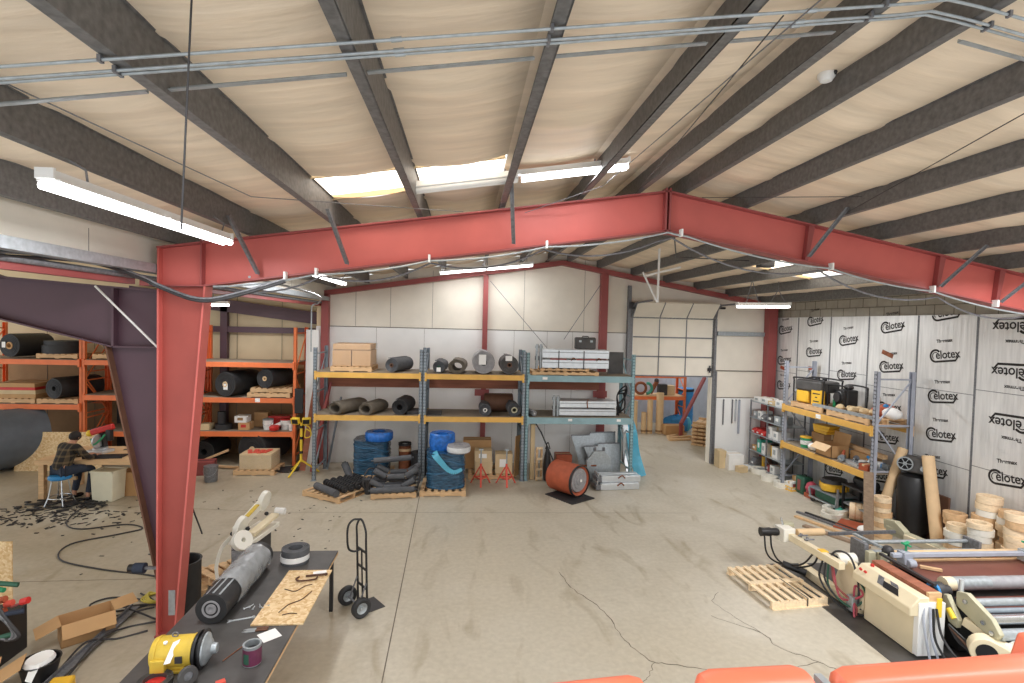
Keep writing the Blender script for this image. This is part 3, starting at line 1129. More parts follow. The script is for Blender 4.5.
def roll(name, label, p, d, R, L, r_in, m, core=None, group=None, tagpos=None, cat='roll', oval=1.0, bands=0, bandm='white', n=28, sheet=True, rz=0.0):
    """rolled sheet lying with its front end at p (centre) and running along d for L"""
    t = thing(name, label, cat, p, 0, group)
    d = Vector(d).normalized()
    prof = []
    N = 5 if R - r_in > 0.06 else 3
    # grooved front end face, outside, grooved back end face, bore
    for k in range(N):
        r0 = r_in + (R - r_in) * k / N
        r1 = r_in + (R - r_in) * (k + 1) / N
        prof += [(r0 + 0.001, 0.004 + 0.004 * (k % 2)), (r1 - 0.006, -0.002 * (k % 2)), (r1 - 0.003, 0.014)]
    prof += [(R, 0.016), (R, L)]
    prof += [(r_in, L), (r_in, 0.006)]
    b = B()
    b.lathe(prof, (0, 0, 0), d, n, closed=True, sq=oval if oval != 1.0 else None)
    obj('wound_sheet', b, m, t, ang=25)
    if sheet:
        dd, u, v = B.frame(d)
        b = B()
        e = v * (R + 0.004) * (oval if oval != 1 else 1) + u * 0.05
        b.bar(e + dd * 0.01, e + dd * (L - 0.01), 0.09, 0.012, up=v)
        obj('loose_end', b, m, t)
    if core:
        b = B()
        r2 = r_in * 0.62
        b.lathe([(r2, -0.01), (r_in * 0.99, -0.01), (r_in * 0.99, L + 0.01), (r2, L + 0.01)], (0, 0, 0), d, 20, closed=True)
        obj('core', b, core, t)
    if bands:
        for k in range(bands):
            h = L * (k + 1) / (bands + 1)
            b = B()
            b.lathe([(R + 0.001, h - 0.012), (R + 0.006, h - 0.012), (R + 0.006, h + 0.012), (R + 0.001, h + 0.012)], (0, 0, 0), d, n, closed=True)
            obj('strap', b, bandm, t)
    if tagpos:
        u_, v_, w_, h_ = tagpos
        dd, u, v = B.frame(d)
        side = Vector((1, 0, 0))
        b = B()
        c = side * u_ + Vector((0, 0, 1)) * v_ - d * 0.012
        sd = side - d * side.dot(d)
        sd.normalize()
        up = Vector((0, 0, 1)) - d * d.z
        up.normalize()
        b.quad(c - sd * w_ / 2 - up * h_ / 2, c + sd * w_ / 2 - up * h_ / 2, c + sd * w_ / 2 + up * h_ / 2, c - sd * w_ / 2 + up * h_ / 2)
        obj('paper_tag', b, 'paper', t)
    return t


def carton(name, label, loc, d, rz=0.0, m='cardboard', tape='box_tan', group=None, cat='box', lab=None):
    t = thing(name, label, cat, loc, rz, group)
    b = B()
    b.box((0, 0, d[2] / 2), d)
    obj('body', b, m, t, bevel=0.006)
    b = B()
    b.b2(-d[0] / 2 - 0.001, d[0] / 2 + 0.001, -0.025, 0.025, d[2] * 0.72, d[2] + 0.002)
    obj('tape', b, tape, t)
    if lab:
        b = B()
        b.b2(-d[0] * 0.25, d[0] * 0.2, -d[1] / 2 - 0.003, -d[1] / 2 - 0.001, d[2] * 0.35, d[2] * 0.75)
        obj('paper_label', b, lab, t)
    return t


def bucket(name, label, loc, r, h, m='white', lid='red', group=None, label_m=None):
    t = thing(name, label, 'bucket', loc, 0, group)
    b = B()
    b.lathe([(r * 0.88, 0), (r, h * 0.96), (r * 1.03, h * 0.96), (r * 1.03, h * 0.9), (r * 1.0, h * 0.9), (r * 0.9, 0.01)][:2] + [(r * 1.03, h * 0.96), (r * 1.03, h)], n=20)
    obj('body', b, m, t)
    if lid:
        b = B()
        b.lathe([(r * 1.06, h * 0.94), (r * 1.07, h * 1.03), (r * 0.95, h * 1.05), (r * 0.9, h * 1.02), (0, h * 1.02)], n=20)
        obj('lid', b, lid, t)
    b = B()
    b.tube([(r * 1.02 * math.cos(a), -abs(r * 1.02 * math.sin(a)) * 0.9 - 0.02, h * 0.85 - math.sin(a) * h * 0.45) for a in [PI * i / 8 for i in range(9)]], 0.004, 6)
    obj('handle', b, 'galv_light', t)
    if label_m:
        b = B()
        b.cyl((0, 0, h * 0.3), (0, 0, h * 0.7), r * 0.965, r * 1.0, n=20, caps=False)
        obj('paper_label', b, label_m, t)
    return t


def ringroll(name, label, loc, R, r, h, m, group=None, cat='roll', rot=None, band=None, br=(0.35, 0.62)):
    """flat coil standing on its edge face (axis up)"""
    t = thing(name, label, cat, loc, 0, group, rot)
    N = 4
    prof = [(r, 0.0), (R, 0.0), (R, h)]
    for k in range(N):
        a = R - (R - r) * k / N
        c = R - (R - r) * (k + 1) / N
        prof += [(a - 0.003, h), (c + 0.003, h), (c + 0.001, h - 0.008)]
    prof[-1] = (r, h)
    b = B()
    b.lathe(prof, (0, 0, 0), (0, 0, 1), 28, closed=True)
    obj('coil', b, m, t, ang=25)
    if band:
        b = B()
        b.lathe([(R + 0.001, h * br[0]), (R + 0.005, h * br[0]), (R + 0.005, h * br[1]), (R + 0.001, h * br[1])], n=28, closed=True)
        obj('band', b, band, t)
    return t


# ================================================================ LEFT BAY
YO = 13.9
rack_unit('pallet_rack', 'orange pallet rack at the far left behind the big black roll', 2.5, 1.0, 3.5, [1.52, 2.62], 'orange', 'orange', (-11.93, YO, 0), holes=False)
rack_unit('pallet_rack', 'orange pallet rack directly behind the workbench and seated person', 2.47, 1.0, 3.2, [0.86, 1.76, 2.63], 'orange', 'orange', (-9.37, YO, 0), holes=False)
rack_unit('pallet_rack', 'orange pallet rack seen between the red column and the yellow tripod', 2.5, 1.0, 3.55, [0.88, 1.74, 2.64], 'orange', 'orange', (-6.82, YO, 0), holes=False, tag_=((1.55, 1.64, 0.12, 0.1),))
zt = 2.645
roll('rubber_roll', 'large black rubber roll on the top orange shelf at the left edge', (-11.1, YO + 0.05, zt + 0.30), (0.2, 1, 0), 0.28, 0.9, 0.09, 'black_rubber', 'cardboard', tagpos=(-0.12, 0.02, 0.1, 0.14))
pallet('wooden pallet on the top orange shelf under the flat black coils', 0.95, 0.9, (-10.02, YO + 0.5, zt), 0)
z = zt + 0.12
for k, (R, h) in enumerate(((0.42, 0.1), (0.43, 0.1), (0.40, 0.11))):
    ringroll('rubber_coil', ['bottom flat black coil of the pile on the top orange shelf', 'middle flat black coil of the pile on the top orange shelf', 'topmost flat black coil of the pile on the top orange shelf'][k], (-10.12 + 0.01 * k, YO + 0.42, z), R, 0.12, h, 'black_rubber', group='flat black coils')
    z += h
pallet('pallet on the top orange shelf half hidden by the purple column', 0.9, 0.9, (-8.75, YO + 0.5, zt + 0.01), 0)
roll('rubber_roll', 'black rubber roll on the top shelf half hidden by the purple column', (-8.75, YO + 0.1, zt + 0.13 + 0.27), (0.1, 1, 0), 0.26, 0.8, 0.08, 'black_rubber', tagpos=(0.05, 0.19, 0.2, 0.05))
pallet('pallet with stacked flat boxes at the left edge of the orange rack', 1.0, 0.9, (-11.0, YO + 0.46, 1.535), 0)
z = 1.655
for k, (w_, h, m) in enumerate(((1.0, 0.10, 'cardboard'), (1.0, 0.1, 'box_tan'), (0.98, 0.07, 'red'), (0.96, 0.1, 'cardboard'))):
    carton('flat_carton', ['lowest flat carton of the stack on the left orange shelf', 'pale flat carton second in the stack on the left orange shelf', 'reddish flat carton in the stack on the left orange shelf', 'top flat carton of the stack on the left orange shelf'][k], (-11.0, YO + 0.46, z), (w_, 0.85, h), 0, m, group='flat cartons')
    z += h
pallet('wooden pallet under the spiral black roll on the orange shelf', 0.95, 0.9, (-9.98, YO + 0.46, 1.535), 0)
roll('rubber_roll', 'black spiral rubber roll on the middle orange shelf above the plywood sheet', (-10.02, YO - 0.05, 1.655 + 0.26), (0.3, 1, 0), 0.25, 1.1, 0.06, 'black_rubber')
roll('rubber_roll', 'giant black rubber roll on the floor at the far left', (-11.35, 13.0, 0.71), (0.75, 1, 0), 0.70, 1.4, 0.12, 'roll_slate', tagpos=(0.35, 0.3, 0.1, 0.08), n=40)
b = B()
b.box((0, 0, 0.46), (1.9, 0.018, 0.92))
solo('plywood_sheet', b, 'osb', 'strand board sheet leaning on the giant roll behind the seated person', 'board', (-9.62, 13.42, 0.0), 0.02, rot=(-0.2, 0, 0.03))
# things on the bench rack's lower shelves
bucket('bucket', 'small white tub on the lower orange shelf left of the purple column', (-8.35, YO + 0.3, 0.875), 0.1, 0.2, 'white', 'white')
carton('carton', 'small white carton beside the tub left of the purple column', (-8.05, YO + 0.3, 0.875), (0.26, 0.3, 0.1), 0, 'white')
roll('rubber_roll', 'dark roll under the lower orange shelf behind the workbench', (-7.85, YO + 0.1, 0.32), (0.1, 1, 0), 0.3, 0.8, 0.08, 'black_rubber')
# right orange bay
zt = 1.755
roll('rubber_roll', 'wide black roll with paper tag on the middle shelf right of the red column', (-6.02, YO + 0.0, zt + 0.32), (0.35, 1, 0), 0.31, 1.0, 0.07, 'black_rubber', 'tube_card', tagpos=(0.02, -0.06, 0.13, 0.15))
pallet('pallet under the thin cored black roll on the right orange shelf', 1.05, 0.95, (-4.95, YO + 0.45, zt), 0.0)
b2_ = pallet('upper pallet of two under the cored black roll on the right orange shelf', 1.0, 0.95, (-4.92, YO + 0.47, zt + 0.12), 0.06)
roll('rubber_roll', 'black roll with cardboard core on stacked pallets in the right orange rack', (-5.05, YO - 0.02, zt + 0.24 + 0.24), (0.35, 1, 0), 0.24, 1.0, 0.06, 'black_rubber', 'tube_card')
zs = 0.895
carton('carton', 'small tan carton at the left end of the low orange shelf', (-6.55, YO + 0.2, zs), (0.25, 0.3, 0.15), 0, 'box_tan')
ringroll('rubber_coil', 'small flat black coil on the low orange shelf', (-6.15, YO + 0.25, zs), 0.2, 0.06, 0.13, 'black_rubber')
roll('rubber_roll', 'small upright black roll standing on the low orange shelf coil', (-6.2, YO + 0.25, zs + 0.13), (0, 0, 1), 0.1, 0.32, 0.03, 'black_rubber', sheet=False)
carton('carton', 'brown carton below the white labelled carton on the low orange shelf', (-5.6, YO + 0.25, zs), (0.28, 0.3, 0.19), 0, 'cardboard', lab='red')
carton('carton', 'white labelled carton stacked on a brown one on the low orange shelf', (-5.68, YO + 0.25, zs + 0.19), (0.3, 0.3, 0.17), 0, 'white', lab='cardboard_dark')
bucket('bucket', 'white paint bucket with grey lid on the low orange shelf', (-5.05, YO + 0.25, zs), 0.125, 0.26, 'white', 'galv_light', label_m='paper')
bucket('bucket', 'white bucket with bright red lid on the low orange shelf', (-4.6, YO + 0.3, zs), 0.15, 0.26, 'white', 'red', label_m='paper')
bucket('bucket', 'small white tub at the right end of the low orange shelf', (-4.42 , YO + 0.12, zs), 0.07, 0.17, 'white', 'white')
b = B()
b.lathe([(0.0, 0), (0.15, 0.02), (0.17, 0.1), (0.13, 0.13), (0, 0.13)], n=18, sq=0.7)
solo('red_sack', b, 'red', 'red plastic bag draped over the edge of the low orange shelf', 'bag', (-4.82, YO + 0.03, zs + 0.012))
b = B()
b.prism([(0, 0), (0.26, 0.12), (0.24, 0.2), (-0.02, 0.08)], (0, 0, 0), (1, 0, 0), (0, 0, 1), (0, 0.14, 0))
solo('paper_sack', b, 'paper', 'crumpled white paper sack beside the paint bucket on the low shelf', 'bag', (-4.95, YO + 0.12, zs + 0.012), bevel=0.01)
carton('carton', 'long red carton lying behind the red lidded bucket', (-4.85, YO + 0.62, zs), (0.55, 0.3, 0.3), 0, 'red')
carton('carton', 'plain brown carton behind the paint bucket on the low shelf', (-5.35, YO + 0.72, zs), (0.35, 0.3, 0.38), 0, 'cardboard')
roll('rubber_roll', 'big black roll with pale core on the floor under the right orange rack', (-5.35, YO + 0.0, 0.42), (0.3, 1, 0), 0.41, 1.0, 0.08, 'black_rubber', 'tube_card')
roll('rubber_roll', 'dark roll on the floor next to the red column under the orange rack', (-6.62, YO + 0.2, 0.3), (0.1, 1, 0), 0.28, 0.8, 0.08, 'black_rubber')
pallet('low pallet under the shrink wrapped cartons in front of the orange rack', 0.95, 0.75, (-4.98, 13.42, 0), 0.0)
t = thing('wrapped_cartons', 'shrink wrapped block of cartons with red items on top, on a pallet', 'boxes', (-4.97, 13.42, 0.12))
b = B()
b.box((0, 0, 0.19), (0.74, 0.62, 0.38))
obj('carton_block', b, 'box_tan', t, bevel=0.012)
b = B()
b.box((0, 0, 0.18), (0.765, 0.645, 0.34))
obj('shrink_film', b, 'shrink_film', t, bevel=0.02)
for i in range(4):
    b = B()
    b.box((-0.2 + i * 0.13, -0.1 + 0.05 * (i % 2), 0.395), (0.1, 0.3, 0.03), rot=(0, 0, 0.4 - 0.2 * i))
    solo('red_bag', b, 'jack_red', ['first red flat packet on the shrink wrapped cartons', 'second red flat packet on the shrink wrapped cartons', 'third red flat packet on the shrink wrapped cartons', 'rightmost red flat packet on the shrink wrapped cartons'][i], 'packet', (-4.97, 13.42, 0.12), group='red packets on the cartons')
b = B()
b.lathe([(0.0, 0), (0.28, 0), (0.3, 0.02), (0.26, 0.03), (0, 0.03)], n=24)
solo('drum_lid', b, 'dark', 'round dark drum lid on the floor at the foot of the orange upright', 'lid', (-4.35, 13.55, 0))
for i, (a, c) in enumerate((((-6.55, 13.75, 0.05), (-5.3, 13.55, 0.05)), ((-6.6, 13.6, 0.13), (-5.9, 13.85, 0.42)))):
    b = B()
    b.bar(a, c, 0.09, 0.04)
    solo('wood_plank', b, 'wood', ['pale plank on the floor left of the shrink wrapped cartons', 'pale plank propped up beside the red column foot'][i], 'plank')
bucket('bucket', 'grey metal bucket on the floor right of the red column', (-5.75, 12.6, 0), 0.15, 0.36, 'galv', None)
carton('tool_case', 'dark red toolbox beside the grey bucket by the red column', (-6.2, 13.2, 0), (0.5, 0.35, 0.32), 0.2, 'dark_red', 'dark', cat='toolbox')
# black panel and leaning stock between the orange and yellow racks
b = B()
b.b2(-0.1, 0.1, -0.03, 0.03, 0, 0.62)
solo('black_panel_box', b, 'black', 'black upright box fixed beside the orange upright above the tripod', 'box', (-4.1, 13.55, 1.42), bevel=0.01)
b = B()
b.b2(-0.16, 0.16, -0.02, 0.02, 0, 3.5)
solo('white_sheet', b, 'board_white', 'tall white panel standing left of the yellow beam rack', 'panel', (-3.93, 14.05, 0), bevel=0.004)
for i, (x, dx, m, lbl) in enumerate(((-3.72, 0.35, 'dark_red', 'dark red board leaning behind the left upright of the yellow rack'), (-3.98, 0.22, 'timber_red', 'red-brown board leaning left of the yellow rack upright'), (-3.4, 0.25, 'grey_steel', 'grey steel bar leaning behind the left upright of the yellow rack'))):
    b = B()
    b.bar((0, 0, 0.0), (dx, 0.3, 2.2 - 0.2 * i), 0.14 if i < 2 else 0.05, 0.03)
    solo('leaning_board', b, m, lbl, 'board', (x, 13.35 + 0.12 * i, 0))
# yellow tripod work-light
t = thing('work_light', 'yellow tripod work light in front of the orange upright', 'work light', (-3.93, 13.2, 0))
b = B()
b.cyl((0, 0, 0.3), (0, 0, 1.25), 0.03)
obj('pole', b, 'stand_yellow', t)
for z in (0.5, 0.85, 1.12):
    b = B()
    b.cyl((0, 0, z), (0, 0, z + 0.06), 0.042)
    obj('collar', b, 'black', t)
for a in (0.3, 2.4, 4.3):
    b = B()
    b.tube([(0, 0, 0.34), (0.42 * math.cos(a), 0.42 * math.sin(a), 0.02)], 0.022)
    obj('leg', b, 'stand_yellow', t)
for s in (-1, 1):
    b = B()
    b.box((s * 0.13, -0.03, 1.3), (0.2, 0.1, 0.16), rot=(0.3, 0, s * 0.3))
    o = obj('lamp_head', b, 'stand_yellow', t, bevel=0.015)
    b = B()
    b.box((s * 0.13, -0.075, 1.29), (0.15, 0.03, 0.11), rot=(0.3, 0, s * 0.3))
    obj('lamp_glass', b, 'black', o)
b = B()
b.tube(smooth_path([(0.05, 0, 1.2), (0.2, -0.05, 1.15), (0.24, -0.05, 0.95), (0.1, -0.04, 0.9), (0.12, -0.04, 1.1), (0.22, -0.04, 1.05)]), 0.014, 6)
obj('cord', b, 'stand_yellow', t)

# ---------------------------------------------------------------- workbench, seated person
t = thing('workbench', 'pale timber workbench with the seated person working at it', 'workbench', (-7.5, 11.85, 0))
b = B()
for i in range(7):
    b.b2(-1.0, 1.25, -0.6 + i * 0.18, -0.6 + i * 0.18 + 0.176, 0.78, 0.82)
obj('top', b, 'wood', t)
for x in (-0.92, 1.15):
    for y in (-0.5, 0.55):
        b = B()
        b.b2(x - 0.05, x + 0.05, y - 0.05, y + 0.05, 0, 0.78)
        obj('leg', b, 'wood', t)
b = B()
b.b2(-1.0, 1.25, -0.6, -0.56, 0.735, 0.78)
obj('apron', b, 'wood', t)
b = B()
b.b2(-0.95, -0.3, -0.5, -0.44, 0.4, 0.46)
obj('stretcher', b, 'wood', t)
# red mitre saw / drill on the bench
t = thing('saw', 'red and black power saw standing on the workbench in front of the person', 'saw', (-7.72, 11.95, 0.82), -0.2)
b = B()
b.box((0, 0, 0.03), (0.4, 0.3, 0.06))
b.cyl((0, 0, 0.06), (0, 0, 0.1), 0.14)
obj('base', b, 'aluminium', t, bevel=0.008)
b = B()
b.bar((0.0, 0.1, 0.08), (0.0, 0.05, 0.42), 0.09, 0.1)
obj('arm', b, 'dark', t)
b = B()
b.cyl((-0.03, -0.05, 0.25), (0.0, -0.05, 0.25), 0.14, n=24)
obj('blade', b, 'aluminium', t)
b = B()
b.bar((-0.18, -0.02, 0.42), (0.26, 0.05, 0.56), 0.13, 0.13)
obj('motor_housing', b, 'red', t, bevel=0.03)
b = B()
b.sphere((-0.22, -0.03, 0.4), 0.07, 12)
obj('grip', b, 'stand_yellow', t)
b = B()
b.box((0.22, 0.0, 0.38), (0.1, 0.1, 0.24))
obj('rear_post', b, 'black', t, bevel=0.01)
b = B()
b.tube(smooth_path([(-0.12, -0.1, 0.3), (0.0, -0.16, 0.2), (0.12, -0.12, 0.3), (0.16, -0.05, 0.4)]), 0.02)
obj('guard', b, 'green', t)
b = B()
for i in range(9):
    a = random.uniform(0, 3)
    b.box((0.2 + 0.1 * i, random.uniform(-.3, .3), 0.004 + 0.002 * i), (random.uniform(.12, .3), random.uniform(.03, .07), 0.006), rot=(0, 0, a))
tag(solo('rubber_offcut', b, 'black_rubber', 'scattered black rubber offcuts lying on the workbench top', 'offcuts', (-7.45, 11.9, 0.821)), None, None, kind='stuff')
for i, (x, y, a, w_) in enumerate(((-6.95, 12.15, 0.3, 0.4), (-6.75, 11.75, -0.2, 0.35))):
    b = B()
    b.box((0, 0, 0.008), (w_, 0.22, 0.006))
    solo('paper_sheet', b, 'paper', ['white paper sheet at the back of the workbench', 'white paper sheet at the right of the workbench'][i], 'paper', (x, y, 0.821), a)
t = thing('black_tray', 'flat black tray under the saw on the workbench', 'tray', (-7.35, 11.55, 0.82), 0.1)
b = B()
b.b2(-0.35, 0.35, -0.14, 0.14, 0, 0.03)
obj('base', b, 'black', t, bevel=0.01)
b = B()
b.b2(-0.36, 0.36, -0.15, -0.13, 0, 0.06)
obj('rim', b, 'black', t)
# bins beside
t = thing('waste_bin', 'tall cream plastic bin under the workbench edge', 'bin', (-7.18, 11.36, 0), -0.12)
b = B()
b.box((0, 0, 0.30), (0.42, 0.34, 0.60), taper=1.12)
obj('body', b, 'bin_cream', t, bevel=0.02)
b = B()
for x0, x1, y0, y1 in ((-.245, .245, -.2, -.17), (-.245, .245, .17, .2), (-.245, -.215, -.2, .2), (.215, .245, -.2, .2)):
    b.b2(x0, x1, y0, y1, 0.585, 0.62)
obj('rim', b, 'bin_cream', t)
carton('carton', 'brown carton under the workbench right of the cream bin', (-6.95, 11.72, 0), (0.42, 0.36, 0.5), 0.1, 'cardboard')
# stool
t = thing('stool', 'round blue topped metal stool the person sits on', 'stool', (-7.86, 11.02, 0))
b = B()
b.lathe([(0, 0.52), (0.17, 0.52), (0.19, 0.54), (0.19, 0.575), (0.17, 0.60), (0, 0.605)], n=24)
obj('seat', b, 'stool_blue', t)
for k in range(4):
    a = PI / 4 + k * PI / 2
    b = B()
    b.tube([(0.12 * math.cos(a), 0.12 * math.sin(a), 0.53), (0.17 * math.cos(a), 0.17 * math.sin(a), 0.2), (0.24 * math.cos(a), 0.24 * math.sin(a), 0.01)], 0.013)
    obj('leg', b, 'chrome', t)
b = B()
b.tube([(0.185 * math.cos(2 * PI * i / 24), 0.185 * math.sin(2 * PI * i / 24), 0.17) for i in range(24)], 0.012, closed=True)
obj('foot_ring', b, 'chrome', t)


def skin(name, nodes, edges, m, parent=None, root=0, sub=2):
    me = bpy.data.meshes.new(name)
    me.from_pydata([n[0] for n in nodes], edges, [])
    me.materials.append(M[m])
    o = bpy.data.objects.new(name, me)
    COL.objects.link(o)
    if parent:
        o.parent = parent
    o.modifiers.new('skin', 'SKIN')
    sv = me.skin_vertices
    if not sv:
        bm = bmesh.new()
        bm.from_mesh(me)
        bm.verts.layers.skin.verify()
        bm.to_mesh(me)
        bm.free()
        sv = me.skin_vertices
    for i, n in enumerate(nodes):
        r = n[1]
        sv[0].data[i].radius = r if isinstance(r, tuple) else (r, r)
        sv[0].data[i].use_root = (i == root)
    o.modifiers['skin'].use_smooth_shade = True
    s = o.modifiers.new('sub', 'SUBSURF')
    s.levels = sub
    s.render_levels = sub
    return o


# the seated person: hips on the stool, bent over the bench, hands at the saw base
t = thing('person', 'dark haired person in a plaid shirt seated on the blue stool at the bench', 'person', (-7.86, 11.02, 0), -0.38)
t.scale = (1.06, 1.06, 1.03)
hip = Vector((0, 0.0, 0.70))
nd = [((0, 0.02, 0.68), (0.11, 0.085)), ((0, 0.05, 0.82), (0.14, 0.11)), ((0, 0.11, 0.96), (0.16, 0.115)), ((0, 0.17, 1.08), (0.15, 0.10)), ((0, 0.20, 1.14), (0.06, 0.06)), ((0, 0.24, 1.19), (0.055, 0.06)), ((0, 0.27, 1.26), (0.078, 0.09)), ((0, 0.275, 1.31), (0.07, 0.082))]
ed = [(i, i + 1) for i in range(7)]
def chain(start, pts):
    k = start
    for p, r in pts:
        nd.append((p, r))
        ed.append((k, len(nd) - 1))
        k = len(nd) - 1
    return k
for s in (-1, 1):
    wr = chain(3, [((s * 0.17, 0.17, 1.09), 0.06), ((s * 0.235, 0.24, 0.97), 0.048), ((s * 0.25, 0.33, 0.86), 0.04), ((s * 0.18, 0.46, 0.84), 0.034), ((s * 0.10, 0.57, 0.845), (0.026, 0.02)), ((s * 0.07, 0.62, 0.84), (0.036, 0.016))])
    for j in range(4):
        dx = (j - 1.5) * 0.017
        chain(wr, [((s * 0.06 + dx, 0.655, 0.838), 0.010), ((s * 0.055 + dx * 1.1, 0.683 - 0.004 * abs(j - 1.5), 0.828), 0.009), ((s * 0.05 + dx * 1.1, 0.70 - 0.006 * abs(j - 1.5), 0.808), 0.008)])
    chain(wr - 1, [((s * 0.055, 0.60, 0.83), 0.011), ((s * 0.03, 0.63, 0.815), 0.009)])
    chain(0, [((s * 0.10, 0.04, 0.665), 0.095), ((s * 0.16, 0.24, 0.66), 0.08), ((s * 0.18, 0.44, 0.62), 0.06), ((s * 0.18, 0.42, 0.40), 0.052), ((s * 0.18, 0.36, 0.12), 0.038), ((s * 0.18, 0.37, 0.055), 0.04), ((s * 0.19, 0.47, 0.04), 0.036)])
skin('body', nd, ed, 'skin', t)
# shirt, jeans, shoes and hair over the body
nd, ed = [((0, 0.0, 0.625), (0.185, 0.15)), ((0, 0.05, 0.82), (0.175, 0.14)), ((0, 0.11, 0.96), (0.185, 0.135)), ((0, 0.17, 1.085), (0.165, 0.115)), ((0, 0.195, 1.13), (0.075, 0.075))], [(0, 1), (1, 2), (2, 3), (3, 4)]
for s in (-1, 1):
    chain(3, [((s * 0.17, 0.17, 1.09), 0.075), ((s * 0.24, 0.24, 0.97), 0.062), ((s * 0.255, 0.33, 0.86), 0.054), ((s * 0.18, 0.46, 0.84), 0.047), ((s * 0.125, 0.535, 0.845), 0.042)])
skin('shirt', nd, ed, 'plaid', t)
nd, ed = [((0, 0.03, 0.66), (0.14, 0.10))], []
for s in (-1, 1):
    chain(0, [((s * 0.10, 0.05, 0.665), 0.108), ((s * 0.16, 0.24, 0.66), 0.093), ((s * 0.18, 0.445, 0.62), 0.073), ((s * 0.18, 0.425, 0.40), 0.066), ((s * 0.18, 0.37, 0.13), 0.056)])
skin('jeans', nd, ed, 'denim', t)
for s in (-1, 1):
    skin('shoe', [((s * 0.18, 0.33, 0.05), 0.045), ((s * 0.182, 0.39, 0.05), 0.048), ((s * 0.19, 0.47, 0.042), 0.045), ((s * 0.195, 0.54, 0.035), 0.034)], [(0, 1), (1, 2), (2, 3)], 'black', t)
b = B()
b.sphere((0, 0.26, 1.275), 0.098, 16, (0.95, 1.05, 0.98))
for f in list(b.bm.faces):
    c = f.calc_center_median()
    if c.y > 0.315 and c.z < 1.30 or c.z < 1.19:
        b.bm.faces.remove(f)
obj('hair', b, 'hair', t)
b = B()      # face: nose, brow, eyes and mouth
b.lathe([(0.004, 0), (0.013, 0.02), (0.014, 0.032), (0.002, 0.042)], (0, 0.352, 1.272), (0, 0.35, -1), 8)
obj('nose', b, 'skin', t)
for s in (-1, 1):
    b = B()
    b.sphere((s * 0.03, 0.352, 1.275), 0.006, 8)
    obj('eye', b, 'black', t)
    b = B()
    b.sphere((s * 0.08, 0.265, 1.255), 0.022, 10, (0.4, 0.8, 1.2))
    obj('ear', b, 'skin', t)
b = B()
b.box((0, 0.343, 1.218), (0.04, 0.01, 0.008))
obj('mouth', b, 'dark_red', t)

# ================================================================ BACK WALL RACKS
YK = 12.62
rack_unit('pallet_rack', 'yellow beamed pallet rack at the left of the back wall', 2.44, 1.05, 3.12, [1.55, 2.55], 'grey_steel', 'yellow_beam', (-3.47, YK, 0))
rack_unit('pallet_rack', 'yellow beamed pallet rack in the middle of the back wall', 2.36, 1.05, 3.12, [1.54, 2.55], 'grey_steel', 'yellow_beam', (-0.94, YK - 0.02, 0))
rack_unit('pallet_rack', 'pale blue beamed pallet rack beside the overhead door', 2.6, 1.05, 3.1, [1.54, 2.56], 'blue_beam', 'blue_beam', (1.51, YK, 0), beamdrop=0.15,
          tag_=((0.35, 2.46, 0.12, 0.06), (1.0, 1.46, 0.1, 0.06), (2.2, 1.46, 0.1, 0.06)))
zt, zm = 2.565, 1.555
pallet('pallet under the shrink wrapped cartons on the top yellow shelf', 0.95, 0.9, (-2.66, YK + 0.5, zt), 0)
t = thing('wrapped_cartons', 'shrink wrapped brown cartons on the top yellow shelf at left', 'boxes', (-2.66, YK + 0.5, zt + 0.12))
for i in (0, 1):
    b = B()
    b.box((-0.225 + 0.45 * i, 0, 0.19), (0.43, 0.82, 0.38))
    obj('lower_carton', b, 'cardboard', t, bevel=0.008)
b = B()
b.box((0.0, -0.02, 0.46), (0.86, 0.8, 0.14), rot=(0, 0, 0.01))
obj('upper_carton', b, 'cardboard', t, bevel=0.008)
b = B()
b.box((0, 0, 0.27), (0.92, 0.86, 0.53))
obj('shrink_film', b, 'shrink_film', t, bevel=0.02)
roll('rubber_roll', 'dark rubber roll lying right of the wrapped cartons on the top yellow shelf', (-1.72, YK + 0.0, zt + 0.17), (0.35, 1, 0), 0.165, 0.85, 0.05, 'rubber_grey', 'brown')
roll('rubber_roll', 'small dark roll with green end and white tag on the top middle shelf', (-0.62, YK, zt + 0.15), (0.08, 1, 0), 0.145, 0.8, 0.04, 'rubber_grey', 'dark_green', tagpos=(0.0, -0.06, 0.1, 0.1))
roll('rubber_roll', 'thick tan walled roll with wide opening on the top middle shelf', (-0.19, YK - 0.06, zt + 0.17), (0.06, 1, 0), 0.21, 0.8, 0.12, 'rubber_brown', oval=0.8)
roll('rubber_roll', 'largest pale grey striped roll with a big paper sheet on the top middle shelf', (0.44, YK, zt + 0.275), (0.0, 1, 0), 0.27, 0.8, 0.08, 'rubber_light', 'dark', tagpos=(-0.03, 0.07, 0.17, 0.24))
roll('rubber_roll', 'dark blue grey roll with brown core and paper tag on the top middle shelf', (1.06, YK, zt + 0.225), (0.0, 1, 0), 0.22, 0.8, 0.06, 'charcoal', 'brown', tagpos=(-0.02, 0.16, 0.16, 0.12))
roll('rubber_roll', 'long grey brown mat rolled into an arch at the left of the middle shelf', (-3.0, YK - 0.02, zm + 0.15), (0.55, 1, 0), 0.2, 0.95, 0.14, 'rubber_brown', oval=0.72)
roll('rubber_roll', 'smaller grey brown arched roll second from left on the middle shelf', (-2.3, YK - 0.04, zm + 0.14), (0.35, 1, 0), 0.18, 0.8, 0.12, 'rubber_brown', oval=0.78)
roll('rubber_roll', 'black thick walled roll beside the middle grey uprights on the middle shelf', (-1.52, YK, zm + 0.19), (0.15, 1, 0), 0.19, 0.8, 0.075, 'black_rubber', oval=0.95)
b = B()
b.box((0, 0, 0.02), (0.35, 0.5, 0.04))
solo('rubber_pad', b, 'dark', 'flat dark rubber pad beside the grey uprights on the middle shelf', 'pad', (-0.72, YK + 0.3, zm), bevel=0.01)
